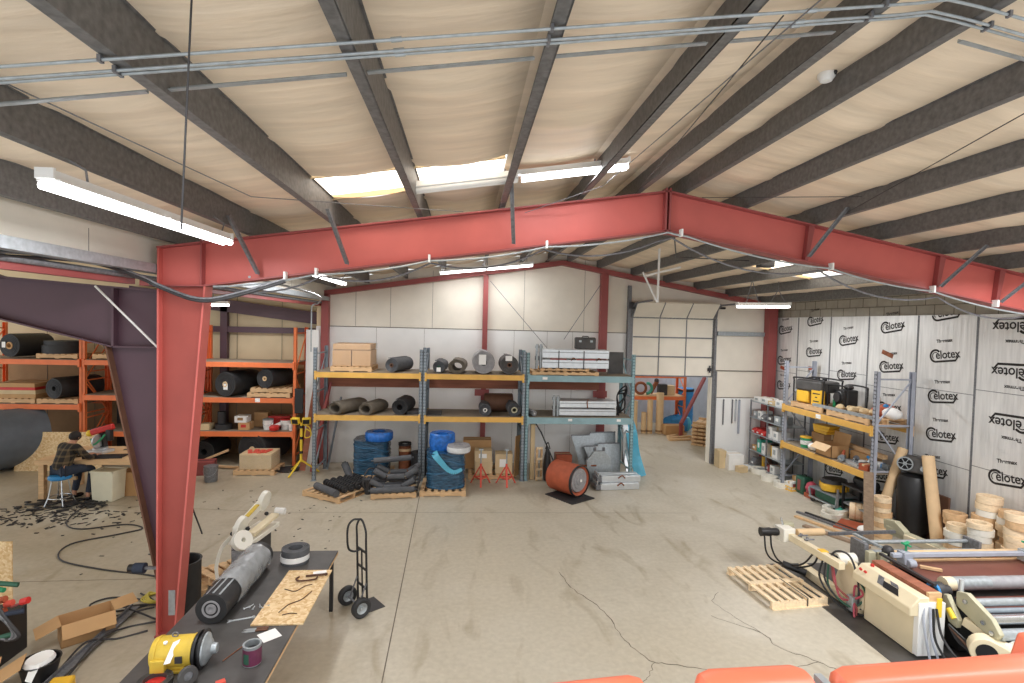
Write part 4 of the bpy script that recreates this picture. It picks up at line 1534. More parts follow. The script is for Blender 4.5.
b = B()
b.box((0, 0, 0.045), (0.32, 0.5, 0.09))
solo('rubber_pad', b, 'dark', 'dark rubber pad left of the grey uprights on the middle shelf', 'pad', (-1.2, YK + 0.35, zm), bevel=0.01)
roll('rubber_roll', 'small dark roll with a white core on the middle shelf', (0.50, YK - 0.03, zm + 0.15), (0.0, 1, 0), 0.145, 0.6, 0.05, 'rubber_grey', 'white')
roll('rubber_roll', 'olive dark roll lying crosswise behind two small rolls on the middle shelf', (0.50, YK + 0.74, zm + 0.22), (1, 0, 0), 0.22, 0.72, 0.06, 'brown')
roll('rubber_roll', 'dark roll with pale green end facing out beside the right upright on the middle shelf', (1.2, YK - 0.03, zm + 0.16), (-0.03, 1, 0), 0.155, 0.6, 0.075, 'rubber_grey', 'olive')
roll('small_roll', 'small pale fabric roll at the left end of the middle blue shelf', (1.70, YK + 0.05, zm + 0.07), (-0.3, 1, 0.0), 0.065, 0.4, 0.02, 'rubber_light', 'paper')
# crated aluminium press beams on the blue rack
pallet('long pallet under the aluminium press on the top blue shelf', 1.62, 0.95, (2.42, YK + 0.42, zt), 0, n=9, H=0.09)
pallet('shorter pallet stacked below the strapped aluminium press', 1.2, 0.8, (2.42, YK + 0.46, zt + 0.09), 0, n=7, H=0.07)
def press(name, label, loc, L, H, D, extra):
    t = thing(name, label, 'press', loc)
    for k, (z0, z1) in enumerate(((0.0, H * 0.46), (H * 0.54, H))):
        b = B()
        b.b2(0, L, 0, D, z0, z1)
        o = obj('beam', b, 'aluminium', t, bevel=0.01)
        b = B()
        b.b2(0.02, L - 0.02, -0.006, 0.0, z0 + (z1 - z0) * 0.62, z0 + (z1 - z0) * 0.68)
        obj('edge_line', b, 'galv', o)
    for (x, w_) in extra:
        b = B()
        b.b2(x, x + w_, -0.012, 0.01, H * 0.44, H * 0.52)
        obj('red_strip', b, 'dark_red', t)
    for x in (-0.12, -0.03):
        b = B()
        b.cyl((x, 0.05, -0.02), (x, 0.05, H + 0.12), 0.035, n=12)
        b.cyl((x, 0.05, H + 0.02), (x, 0.05, H + 0.08), 0.055, n=6)
        obj('clamp_bolt', b, 'galv_light', t)
    b = B()
    b.box((-0.08, 0.1, H / 2), (0.16, 0.1, H * 0.22))
    obj('manifold', b, 'galv', t, bevel=0.01)
    return t
pr = press('press', 'white aluminium belt press strapped on pallets on the top blue shelf', (1.86, YK + 0.12, zt + 0.162), 1.66, 0.46, 0.5, ((0.2, 0.4), (0.85, 0.48)))
for x in (0.4, 1.02):
    b = B()
    b.b2(x, x + 0.02, -0.02, -0.014, -0.1, 0.43)
    b.b2(x, x + 0.02, -0.014, 0.5, 0.42, 0.427)
    obj('strap', b, 'black', pr)
for x in (0.72, 1.35):
    b = B()
    b.tube(smooth_path([(x, -0.02, 0.2), (x + 0.04, -0.08, 0.26), (x + 0.1, -0.02, 0.22)]), 0.012)
    obj('cable_hook', b, 'rust', pr)
t = thing('black_case', 'black hard carrying case standing on the aluminium press', 'case', (2.95, YK + 0.3, zt + 0.63))
b = B()
b.box((0, 0, 0.15), (0.52, 0.16, 0.29))
obj('shell', b, 'charcoal', t, bevel=0.03)
b = B()
b.tube([(-0.08, -0.02, 0.29), (-0.07, -0.02, 0.32), (0.07, -0.02, 0.32), (0.08, -0.02, 0.29)], 0.012)
obj('handle', b, 'black', t)
for x in (-0.14, 0.14):
    b = B()
    b.box((x, -0.085, 0.2), (0.06, 0.02, 0.05))
    obj('latch', b, 'galv_light', t)
b = B()
b.b2(-0.2, 0.2, -0.02, 0.02, 0, 0.56)
solo('dark_board', b, 'charcoal', 'dark purple grey square board standing at the right end of the top blue shelf', 'board', (3.82, YK + 0.6, zt + 0.001))
pr = press('press', 'white aluminium belt press lying on the middle blue shelf', (2.31, YK + 0.08, zm + 0.02), 1.42, 0.36, 0.5, ())
for z, m in ((0.16, 'galv'),):
    b = B()
    b.b2(0, 1.4, -0.014, -0.006, z, z + 0.02)
    obj('edge_line', b, m, pr)
b = B()
b.tube(smooth_path([(0.7, -0.01, 0.2), (0.68, -0.03, 0.33), (0.72, 0.05, 0.38)]), 0.012)
obj('cable_hook', b, 'rust', pr)
# black hoses coiled at the right end of the blue rack
for k in range(3):
    wire(smooth_path([(3.8, YK + 0.1 + 0.1 * k, zm + 0.03), (3.75 + .1 * k, YK + 0.1, zm + 0.25), (3.95, YK + 0.05 + 0.1 * k, zm + 0.55), (4.0, YK + 0.25, zm + 0.75 - .1 * k), (3.82, YK + 0.35, zm + 0.5), (3.92 - 0.04 * k, YK + 0.3, zm + 0.05)]), 0.018, 'black',
         ['outer black hose looped at the right end of the middle blue shelf', 'middle black hose looped at the right end of the middle blue shelf', 'inner black hose looped at the right end of the middle blue shelf'][k], 'hose', 'hose')

# ---------------------------------------------------------------- under the back racks
def wrapped_stack(name, label, loc, r, H, top, rz=0.0, sq=False):
    t = thing(name, label, 'pallet load', loc, rz)
    b = B()
    N = 40
    R = []
    for j in range(13):
        z = H * j / 12
        row = []
        for i in range(N):
            a = 2 * PI * i / N
            c, s = math.cos(a), math.sin(a)
            k = (abs(c) ** 4 + abs(s) ** 4) ** -0.25 * 0.9
            rr = r * k * (1 + 0.018 * math.sin(a * 9 + j * 1.7) + 0.02 * math.sin(j * 2.2))
            row.append(b.bm.verts.new((rr * c, rr * s * 0.92, z)))
        R.append(row)
    b.skin_rings(R)
    b._f(R[-1])
    obj('wrapped_load', b, 'dark_wrap', t, ang=60)
    for k in range(3):
        b = B()
        z = H * (0.12 + 0.3 * k)
        pts = []
        for i in range(33):
            a = 2 * PI * i / 32
            c, s = math.cos(a), math.sin(a)
            q = (abs(c) ** 4 + abs(s) ** 4) ** -0.25 * 0.9
            pts.append((r * q * c * 1.035, r * q * s * 0.955, z + 0.09 * math.sin(a + k * 2.1) + 0.02 * math.sin(a * 5 + k)))
        for p, q in zip(pts, pts[1:]):
            b.quad(p, q, (q[0], q[1], q[2] + 0.03), (p[0], p[1], p[2] + 0.03))
        obj('film_band', b, 'navy_film', t)
    return t
pallet('pallet under the left blue wrapped load', 0.95, 0.95, (-2.2, 13.05, 0), 0)
wrapped_stack('wrapped_load', 'dark blue film wrapped load under the left yellow rack', (-2.2, 13.05, 0.12), 0.46, 0.80, None)
t = thing('blue_coil', 'bright blue wrapped coil on top of the left film wrapped load', 'coil', (-2.02, 12.9, 0.92))
b = B()
b.lathe([(0.15, 0), (0.31, 0.0), (0.33, 0.04), (0.33, 0.17), (0.31, 0.2), (0.15, 0.2)], n=28, closed=True)
obj('coil', b, 'blue_wrap', t)
b = B()
b.lathe([(0.0, 0.1), (0.15, 0.1), (0.15, 0.11), (0, 0.11)], n=20)
obj('hub', b, 'dark_wrap', t)
pallet('pallet under the right blue wrapped load', 1.0, 1.0, (-0.42, 11.95, 0), 0)
wl = wrapped_stack('wrapped_load', 'dark blue film wrapped load under the middle yellow rack', (-0.38, 11.95, 0.12), 0.47, 0.78, None)
b = B()
fp = smooth_path([(-0.26, -0.3, 0.80), (-0.2, -0.452, 0.74), (-0.06, -0.462, 0.58), (0.06, -0.466, 0.46), (0.2, -0.464, 0.40), (0.36, -0.44, 0.46)], 4)
for j, (p, q) in enumerate(zip(fp, fp[1:])):
    b.bar(p, q, 0.15 - 0.004 * j, 0.006, up=(0, -1, 0.2))
obj('loose_film', b, 'light_blue', wl)
t = thing('blue_coil', 'bright blue wrapped coil on top of the right film wrapped load', 'coil', (-0.48, 12.1, 0.9))
b = B()
b.lathe([(0.14, 0.02), (0.27, 0.0), (0.30, 0.12), (0.29, 0.34), (0.26, 0.37), (0.14, 0.34)], n=28, closed=True)
obj('coil', b, 'blue_wrap', t)
b = B()
b.lathe([(0.0, 0.18), (0.14, 0.18), (0.14, 0.19), (0, 0.19)], n=20)
obj('hub', b, 'dark_wrap', t)
t = thing('wrapped_coil', 'pale coil in silver film on the right film wrapped load', 'coil', (-0.10, 11.78, 0.9))
b = B()
b.lathe([(0.1, 0), (0.24, 0), (0.255, 0.03), (0.255, 0.14), (0.24, 0.17), (0.1, 0.17)], n=26, closed=True)
obj('coil', b, 'rubber_light', t)
b = B()
b.lathe([(0.256, 0.02), (0.265, 0.05), (0.265, 0.1), (0.256, 0.13)], n=26)
obj('film', b, 'plastic_clear', t)
# idler pallets
pl_ = pallet('pallet of black ribbed rollers set askew on the floor at left', 1.05, 0.9, (-2.72, 11.65, 0), -0.55, n=7)
t = thing('ribbed_roller', 'black disc roller lying on the skewed pallet', 'roller', (0, 0, 0))
def disc_roller(p, d, L, label):
    t = thing('disc_roller', label, 'roller', p, 0, 'disc rollers on the skewed pallet')
    d = Vector(d).normalized()
    b = B()
    b.cyl((0, 0, 0), d * L, 0.03, n=12)
    obj('shaft', b, 'dark', t)
    b = B()
    prof = []
    k = int(L / 0.09)
    for i in range(k):
        h = 0.03 + i * 0.09
        prof += [(0.045, h), (0.075, h + 0.005), (0.075, h + 0.045), (0.045, h + 0.05)]
    b.lathe(prof, (0, 0, 0), d, 18)
    obj('discs', b, 'black_rubber', t)
    return t
bpy.data.objects.remove(t)
dv = Vector((math.cos(-0.55 - 0.25), math.sin(-0.55 - 0.25), 0))
nv = Vector((-dv.y, dv.x, 0))
for i in range(5):
    p = Vector((-2.86, 11.86, 0.2)) + nv * (i * 0.165 - 0.1) - dv * 0.12
    disc_roller(p, dv, 0.85, ['nearest black disc roller on the skewed pallet', 'second black disc roller on the skewed pallet', 'third black disc roller on the skewed pallet', 'fourth black disc roller on the skewed pallet', 'farthest black disc roller on the skewed pallet'][i])
b = B()
b.cyl((0, 0, 0), dv * 0.8, 0.075, n=18)
solo('smooth_roller', b, 'rubber_grey', 'smooth grey roller lying at the front edge of the skewed pallet', 'roller', Vector((-2.93, 11.81, 0.197)) - nv * 0.28)
t = thing('roller_bracket', 'dark roller bracket standing at the right of the skewed pallet', 'bracket', (-2.05, 11.75, 0))
b = B()
b.box((0, 0, 0.16), (0.1, 0.3, 0.32))
obj('plate', b, 'dark', t, bevel=0.01)
b = B()
b.cyl((-0.06, -0.1, 0.3), (0.06, -0.1, 0.3), 0.05)
obj('bearing', b, 'dark', t)
t = thing('roller_end', 'grey roller end sticking up behind the skewed pallet', 'roller', (-2.5, 12.2, 0.0))
b = B()
b.cyl((0, 0, 0.1), (-0.2, 0.1, 0.5), 0.08)
obj('tube', b, 'rubber_grey', t)
b = B()
b.cyl((-0.2, 0.1, 0.5), (-0.215, 0.107, 0.53), 0.05)
obj('cap', b, 'dark', t)
# conveyor idler sets on pallet
pallet('pallet under the stacked trough idlers', 0.95, 0.8, (-1.5, 11.72, 0), 0.12, n=7)
def idler(p, rz, label, up=0.0):
    t = thing('trough_idler', label, 'idler', p, rz, 'trough idlers on the pallet')
    pts = [(-0.48, 0, 0.24), (-0.2, 0, 0.08), (0.2, 0, 0.08), (0.48, 0, 0.24)]
    for a, c in zip(pts, pts[1:]):
        a, c = Vector(a), Vector(c)
        d = (c - a).normalized()
        b = B()
        b.cyl(a + d * 0.02, c - d * 0.02, 0.062, n=16)
        obj('roller', b, 'rubber_grey', t)
    b = B()
    b.b2(-0.5, 0.5, -0.04, 0.04, 0.0, 0.012)
    b.bar((-0.2, 0, 0.0), (-0.2, 0, 0.08), 0.05, 0.01, up=(1, 0, 0))
    b.bar((0.2, 0, 0.0), (0.2, 0, 0.08), 0.05, 0.01, up=(1, 0, 0))
    b.bar((-0.5, 0, 0.0), (-0.5, 0, 0.25), 0.05, 0.01, up=(1, 0, 0))
    b.bar((0.5, 0, 0.0), (0.5, 0, 0.25), 0.05, 0.01, up=(1, 0, 0))
    obj('frame', b, 'dark', t)
    return t
for i, (y, z) in enumerate(((11.45, 0.13), (11.62, 0.13), (11.95, 0.13), (11.55, 0.33), (11.85, 0.35))):
    idler((-1.5 + 0.02 * i, y, z), 0.12, ['front trough idler of the lower layer on the pallet', 'second trough idler of the lower layer on the pallet', 'rear trough idler of the lower layer on the pallet', 'front trough idler of the upper layer on the pallet', 'rear trough idler of the upper layer on the pallet'][i])
for i, (p, q, lbl) in enumerate((((-1.93, 11.28, 0.185), (-1.03, 11.4, 0.185), 'long grey roller along the front of the idler pallet'), ((-1.95, 11.75, 0.70), (-1.15, 11.9, 0.74), 'long grey roller laid across the top of the idler stack'))):
    b = B()
    d = (Vector(q) - Vector(p))
    b.cyl((0, 0, 0), d, 0.062, n=18)
    b.cyl(-d.normalized() * 0.05, d + d.normalized() * 0.05, 0.018, n=10)
    solo('smooth_roller', b, 'rubber_grey', lbl, 'roller', p)
b = B()
b.tube(smooth_path([(-0.98, 11.5, 0.12), (-0.92, 11.4, 0.45), (-1.0, 11.5, 0.66), (-1.1, 11.6, 0.6)]), 0.015)
solo('steel_hoop', b, 'dark', 'dark steel hoop at the right side of the idler stack', 'hoop')
b = B()
b.tube(smooth_path([(-2.03, 11.3, 0.12), (-2.08, 11.25, 0.4), (-2.0, 11.35, 0.62), (-1.9, 11.5, 0.6)]), 0.015)
solo('steel_hoop', b, 'dark', 'dark steel hoop at the left side of the idler stack', 'hoop')
t = thing('fibre_drum', 'brown fibre drum with dark lid behind the idlers', 'drum', (-1.45, 13.3, 0))
b = B()
b.lathe([(0.15, 0), (0.15, 0.68)], n=24)
obj('body', b, 'rust', t)
for z in (0.56, 0.7):
    b = B()
    b.lathe([(0.152, z), (0.16, z), (0.16, z + 0.06), (0.152, z + 0.06)], n=24, closed=True)
    obj('band', b, 'tube_card' if z < 0.6 else 'dark', t)
roll('rubber_roll', 'dark upright roll standing behind the middle grey uprights', (-1.05, 13.2, 0.0), (0, 0, 1), 0.24, 0.55, 0.1, 'black_rubber', sheet=False)
# cartons on the pallet, trestle jacks
pallet('pallet under the tan cartons in the middle rack', 1.1, 0.9, (0.68, 13.15, 0), 0)
z0 = 0.125
carton('carton', 'lower tan carton of the left pile in the middle rack', (0.50, 12.92, z0), (0.42, 0.4, 0.30), 0.03, 'box_tan')
carton('carton', 'upper tan carton of the left pile in the middle rack', (0.49, 12.93, z0 + 0.3), (0.42, 0.4, 0.26), -0.02, 'box_tan', lab='paper')
carton('carton', 'wide brown carton behind the left pile in the middle rack', (0.35, 13.42, z0), (0.7, 0.4, 0.72), 0.0, 'cardboard')
carton('carton', 'tan carton on the right of the pallet in the middle rack', (1.0, 12.95, z0), (0.42, 0.4, 0.48), -0.04, 'box_tan', lab='paper')
b = B()
b.box((0, 0, 0.5), (0.42, 0.02, 1.0))
solo('brown_board', b, 'cardboard', 'brown board leaning behind the right tan carton', 'board', (1.32, 13.0, 0), rot=(0, 0.1, 1.2))
def jack(p, label):
    t = thing('jack_stand', label, 'stand', p, 0, 'red jack stands')
    for k in range(3):
        a = -PI / 2 + k * 2 * PI / 3
        b = B()
        b.bar((0.03 * math.cos(a), 0.03 * math.sin(a), 0.42), (0.26 * math.cos(a), 0.26 * math.sin(a), 0.01), 0.04, 0.02)
        obj('leg', b, 'jack_red', t)
    b = B()
    pts = [(0.17 * math.cos(-PI / 2 + k * 2 * PI / 3), 0.17 * math.sin(-PI / 2 + k * 2 * PI / 3), 0.17) for k in range(3)]
    for p_, q_ in zip(pts, pts[1:] + pts[:1]):
        b.bar(p_, q_, 0.02, 0.03)
    obj('brace', b, 'jack_red', t)
    b = B()
    b.cyl((0, 0, 0.2), (0, 0, 0.5), 0.025)
    obj('sleeve', b, 'jack_red', t)
    b = B()
    b.cyl((0, 0, 0.4), (0, 0, 0.82), 0.017)
    b.box((0, 0, 0.83), (0.1, 0.05, 0.03))
    obj('screw', b, 'galv_light', t)
    return t
jack((0.42, 12.3, 0), 'left red tripod jack stand in front of the tan cartons')
jack((1.02, 12.28, 0), 'right red tripod jack stand in front of the tan cartons')
# boards and pole between middle and blue racks
b = B()
b.b2(-0.05, 0.05, -0.04, 0.04, 0, 1.35)
solo('timber_post', b, 'box_tan', 'tall pale timber post standing right of the blue uprights', 'timber', (1.68, 12.75, 0), 0.1)
t = thing('narrow_crate', 'narrow slatted wooden crate standing right of the timber post', 'crate', (1.84, 12.65, 0), 0.25)
for x in (-0.06, 0.06):
    b = B()
    b.b2(x - 0.02, x + 0.02, -0.03, 0.03, 0, 0.8)
    obj('side_rail', b, 'wood', t)
for z in (0.03, 0.25, 0.5, 0.76):
    b = B()
    b.b2(-0.08, 0.08, -0.04, -0.03, z, z + 0.06)
    obj('slat', b, 'wood_pale', t)
wire([(1.66, 12.75, 1.5), (1.85, 12.5, 1.2), (2.15, 12.1, 0.5)], 0.018, 'black', 'black pole leaning from the blue uprights down to the orange drum', 'pole', 'pole')
t = thing('black_bag', 'black padded bag hanging behind the orange drum', 'bag', (2.03, 12.6, 0))
b = B()
b.lathe([(0.0, 0.0), (0.14, 0.03), (0.18, 0.3), (0.12, 0.6), (0.05, 0.82), (0, 0.84)], n=16, sq=0.6)
obj('body', b, 'black', t)
b = B()
b.tube(smooth_path([(-0.05, 0, 0.78), (0, -0.04, 0.95), (0.06, 0, 0.78)]), 0.012)
obj('strap', b, 'black', t)
carton('carton', 'reddish brown carton behind the orange drum by the wall', (2.55, 13.3, 0), (0.4, 0.35, 0.5), 0, 'drum_orange')
# big orange lagged pulley lying on its side
t = thing('conveyor_pulley', 'orange rubber covered pulley drum lying on a black mat on the floor', 'pulley', (2.56, 11.35, 0.365), 0)
t.scale = (0.9, 0.9, 0.9)
dd = Vector((-0.62, 0.78, 0)).normalized()
b = B()
b.lathe([(0.36, 0.0), (0.375, 0.01), (0.375, 0.78), (0.36, 0.79), (0.3, 0.79), (0.3, 0.06), (0.34, 0.0)][:4] + [(0.3, 0.79), (0.3, 0.05)], (0, 0, 0), dd, 40, closed=True)
obj('lagging', b, 'drum_orange', t)
b = B()
b.lathe([(0.355, -0.02), (0.382, -0.02), (0.382, 0.03), (0.355, 0.03)], (0, 0, 0), dd, 40, closed=True)
obj('black_rim', b, 'black', t)
b = B()
b.lathe([(0.0, -0.04), (0.05, -0.04), (0.05, -0.02), (0.11, -0.02), (0.12, 0.0), (0.2, -0.005), (0.21, 0.012), (0.28, 0.01), (0.285, 0.04), (0.30, 0.05), (0.0, 0.08)], (0.0, 0, 0.02), dd, 36)
obj('end_disc', b, 'rubber_light', t)
b = B()
b.lathe([(0.0, -0.055), (0.03, -0.055), (0.035, -0.035), (0, -0.03)], (0, 0, 0.02), dd, 16)
obj('hub', b, 'white', t)
b = B()
b.b2(-0.35, 0.35, -0.42, 0.42, 0, 0.02)
solo('rubber_mat', b, 'black_rubber', 'black rubber mat on the floor under the orange pulley drum', 'mat', (2.36, 11.42, 0), 0.6)
# aluminium presses stacked on the floor by the blue tarp
for i, (x, y, z, a, lbl) in enumerate(((3.25, 12.0, 0.0, 0.10, 'lower aluminium press lying on the floor before the blue rack'), (3.30, 12.1, 0.151, 0.06, 'upper aluminium press lying on the floor before the blue rack'))):
    t = thing('floor_press', lbl, 'press', (x, y, z), a)
    for k in range(2):
        b = B()
        b.b2(-0.1, 0.85, -0.16 + 0.2 * k, 0.0 + 0.2 * k, 0, 0.15)
        obj('beam', b, 'aluminium', t, bevel=0.012)
    b = B()
    b.b2(-0.22, -0.1, -0.18, 0.2, 0.02, 0.13)
    obj('end_block', b, 'galv', t, bevel=0.012)
    for y_ in (-0.12, 0.0, 0.12):
        b = B()
        b.cyl((-0.17, y_, 0.1), (-0.17, y_, 0.22), 0.022)
        obj('bolt', b, 'chrome', t)
    b = B()
    b.tube(smooth_path([(0.3, -0.17, 0.1), (0.38, -0.2, 0.17), (0.46, -0.17, 0.1)]), 0.014)
    obj('handle', b, 'rust', t)
t = thing('vertical_clamp', 'grey metal clamp plate with two knobs standing behind the floor presses', 'clamp', (3.25, 12.45, 0))
b = B()
b.prism([(-0.25, 0), (0.35, 0), (0.3, 0.5), (0.15, 0.66), (-0.1, 0.66), (-0.28, 0.42)], (0, 0, 0.1), (1, 0, 0), (0, 0, 1), (0, 0.1, 0))
obj('plate', b, 'galv_light', t, bevel=0.01)
for x in (-0.08, 0.14):
    b = B()
    b.cyl((x, 0.05, 0.76), (x, 0.05, 0.84), 0.035, n=10)
    obj('knob', b, 'galv', t)
b = B()
b.box((0.02, 0.05, 0.05), (0.5, 0.3, 0.1))
obj('base', b, 'galv', t)
wire([(2.45, 12.7, 0.35), (3.2, 12.42, 0.42)], 0.02, 'rust', 'short rusty bar lying against the clamp plate', 'bar', 'bar')
for i, (w_, h, x, y, a, lbl) in enumerate(((1.15, 0.95, 3.45, 13.55, 0.0, 'large grey metal pan leaning on the back wall below the blue rack'), (0.9, 0.72, 3.6, 13.3, -0.05, 'smaller grey metal pan leaning in front of the large one'))):
    t = thing('metal_pan', lbl, 'pan', (x, y, 0.0), rot=(-0.2, 0, a))
    b = B()
    b.prism([(-w_ / 2 + 0.18, 0), (w_ / 2, 0), (w_ / 2, h + 0.04), (-0.1, h + 0.02), (-0.12, h - 0.03), (-w_ / 2 - 0.04, h - 0.06), (-w_ / 2 + 0.1, h * 0.45)], (0, 0, 0), (1, 0, 0), (0, 0, 1), (0, 0.015, 0))
    obj('sheet', b, 'galv_light', t)
    b = B()
    b.bar((-w_ / 2 - 0.04, -0.01, h - 0.06), (-0.12, -0.01, h - 0.04), 0.05, 0.03)
    b.bar((-0.1, -0.01, h + 0.02), (w_ / 2, -0.01, h + 0.04), 0.05, 0.03)
    obj('lip', b, 'galv', t)
# blue sheeting hanging at the right blue upright
t = thing('blue_sheeting', 'light blue plastic sheeting draped at the rack beside the overhead door', 'sheeting', (4.2, 12.9, 0))
for k, (x, dx, w_, m) in enumerate(((-0.12, 0.32, 0.16, 'light_blue'), (0.02, 0.32, 0.14, 'light_blue'), (-0.14, 0.12, 0.14, 'aluminium'))):
    b = B()
    pts = smooth_path([(x, 0.3, 1.5), (x + dx * 0.3, 0.15, 1.1), (x + dx * 0.55, 0.1 + 0.05 * k, 0.6), (x + dx, 0.0, 0.03)], 5)
    for j, (p, q) in enumerate(zip(pts, pts[1:])):
        s0 = 0.02 * math.sin(j * 1.3 + k)
        s1 = 0.02 * math.sin((j + 1) * 1.3 + k)
        b.bar(p, q, w_, 0.03 + 0.01 * (j % 2), up=(0, 1, 0))
    obj('fold', b, m, t)

# ================================================================ RIGHT WALL: foil boards with printed marks
def text_mesh(body, size, bold=0.0, shear=0.0):
    c = bpy.data.curves.new('lettering', 'FONT')
    c.body = body
    c.size = size
    c.offset = bold
    c.shear = shear
    c.align_x = 'CENTER'
    o = bpy.data.objects.new('lettering', c)
    COL.objects.link(o)
    bpy.context.view_layer.update()
    dg = bpy.context.evaluated_depsgraph_get()
    me = bpy.data.meshes.new_from_object(o.evaluated_get(dg))
    bpy.data.objects.remove(o)
    bpy.data.curves.remove(c)
    return me


def arc_band(b, cx, cy, r0, r1, a0, a1, n=20):
    for i in range(n):
        p = a0 + (a1 - a0) * i / n
        q = a0 + (a1 - a0) * (i + 1) / n
        b.quad((cx + r0 * math.cos(p), cy + r0 * math.sin(p), 0), (cx + r1 * math.cos(p), cy + r1 * math.sin(p), 0),
               (cx + r1 * math.cos(q), cy + r1 * math.sin(q), 0), (cx + r0 * math.cos(q), cy + r0 * math.sin(q), 0))


def logo_mesh():
    bm = bmesh.new()
    tm = text_mesh('elotex', 0.215, 0.0035)
    bm.from_mesh(tm)
    xs = [v.co.x for v in bm.verts]
    sx = 0.50 / (max(xs) - min(xs))
    for v in bm.verts:
        v.co.x = v.co.x * sx + 0.055
    b = B()
    b.bm = bm
    arc_band(b, -0.195, 0.055, 0.092, 0.128, PI * 0.22, PI * 1.5, 24)
    arc_band(b, -0.195, 0.055, 0.060, 0.074, PI * 0.25, PI * 1.25, 18)
    b.quad((-0.195, -0.073, 0), (0.19, -0.073, 0), (0.20, -0.037, 0), (-0.195, -0.037, 0))
    b.quad((0.17, -0.073, 0), (0.21, -0.073, 0), (0.285, 0.02, 0), (0.25, 0.02, 0))
    me = bpy.data.meshes.new('printed_mark')
    bm.to_mesh(me)
    bm.free()
    me.materials.append(M['ink'])
    return me


LOGO = logo_mesh()
SMALL = text_mesh('Thermax', 0.075, 0.002)
SMALL.name = 'printed_word'
SMALL.materials.append(M['ink'])


def on_board(me, name, y, z, roll_, parent, s=1.0):
    o = bpy.data.objects.new(name, me)
    COL.objects.link(o)
    o.parent = parent
    X = Vector((0, -1, 0))
    Z = Vector((-1, 0, 0))
    Y = Vector((0, 0, 1))
    R = Matrix((X, Y, Z)).transposed().to_4x4() @ Matrix.Rotation(roll_, 4, 'Z')
    o.matrix_world = Matrix.Translation((XR - 0.034, y, z)) @ R @ Matrix.Scale(s, 4)
    pi_ = parent.matrix_world.inverted() if parent else Matrix.Identity(4)
    return o


edges = [14.24, 13.17, 11.93, 10.735, 9.484, 8.291, 7.07, 5.85, 4.63]
blab = ['foil faced insulation board in the far corner beside the red corner post', 'foil board second from the red corner post on the right wall', 'foil board behind the yellow and black generator',
        'foil board behind the near end of the yellow beamed wall rack', 'foil board behind the black air tank and the cardboard tubes', 'foil board with upside down marks above the wooden rings',
        'foil board just at the right picture edge', 'foil board outside the picture past the wooden rings']
marks = [[(13.72, 3.77), (13.72, 2.93), (13.70, 2.25)], [(12.50, 4.0), (12.50, 3.22), (12.52, 2.46)], [(11.32, 3.56), (11.33, 2.76), (11.33, 2.0), (11.45, 1.35), (11.6, 0.5)],
         [(10.09, 3.87), (10.08, 3.05), (10.08, 2.2), (10.10, 1.58), (10.2, 0.75)], [(8.88, 4.12), (8.88, 3.35), (8.88, 2.6), (8.88, 1.9), (9.0, 1.2)],
         [(7.72, 4.0), (7.70, 3.27), (7.70, 2.45), (7.66, 1.45)], [(6.5, 3.6), (6.5, 2.9), (6.5, 2.1), (6.5, 1.4)], [(5.3, 3.8), (5.3, 3.0), (5.3, 2.2), (5.3, 1.4)]]
for i in range(8):
    y1, y0 = edges[i], edges[i + 1]
    b = B()
    b.b2(XR - 0.03, XR, y0 + 0.006, y1 - 0.006, 0.02, 4.135)
    bd = solo('insulation_board', b, 'foil', blab[i], 'board', group='foil faced insulation boards')
    for k, (y, z) in enumerate(marks[i]):
        flip = i == 5 and k < 3
        tilt = 0.13 if k % 4 else 0.16
        if z > 4.08:
            # printed mark cut off by the board's top edge
            bm = bmesh.new()
            bm.from_mesh(LOGO)
            bmesh.ops.bisect_plane(bm, geom=bm.verts[:] + bm.edges[:] + bm.faces[:], plane_co=(0, 0.02, 0), plane_no=(0.12, 1, 0), clear_outer=True)
            me = bpy.data.meshes.new('printed_mark')
            bm.to_mesh(me)
            bm.free()
            me.materials.append(M['ink'])
            on_board(me, 'printed_mark', y, z, tilt, bd, 0.98)
            continue
        a = PI + 0.02 if flip else tilt
        on_board(LOGO, 'printed_mark', y, z, a, bd, 0.98 if not flip else 1.06)
        on_board(SMALL, 'printed_word', y - (0.06 if flip else -0.03), z + (-0.28 if flip else 0.29), a, bd, 1.15)
    for j in range(2):
        b = B()
        z = 1.35 + 1.3 * j + 0.1 * (i % 3)
        b.b2(XR - 0.0325, XR - 0.0305, y0 + 0.01, y1 - 0.01, z, z + 0.01)
        obj('tape_seam', b, 'galv', bd)
for i, y in enumerate(edges[1:-1]):
    b = B()
    b.b2(XR - 0.036, XR - 0.0305, y - 0.018, y + 0.018, 0.02, 4.13)
    solo('joint_batten', b, 'galv', ['metal joint strip nearest the far corner on the foil wall', 'metal joint strip second from the far corner on the foil wall', 'metal joint strip behind the engine on the rack', 'metal joint strip behind the near front upright of the wall rack',
                                     'metal joint strip right of the near rear upright of the wall rack', 'metal joint strip left of the upside down marks', 'metal joint strip beyond the right picture edge'][i], 'strip', group='board joint strips')
for i, (y, z, m) in enumerate(((12.55, 2.85, 'drum_orange'), (12.6, 2.3, 'drum_orange'), (13.75, 2.75, 'drum_orange'), (10.2, 3.35, 'rust'))):
    b = B()
    b.box((0, 0, 0), (0.004, 0.3, 0.09), rot=(0.1 * i, 0, 0))
    solo('brown_sticker', b, m, ['reddish sticker in the middle of the second foil board', 'reddish sticker low on the second foil board', 'reddish sticker on the corner foil board', 'brown scrap stuck near the top of the fourth foil board'][i], 'sticker', (XR - 0.033, y, z))

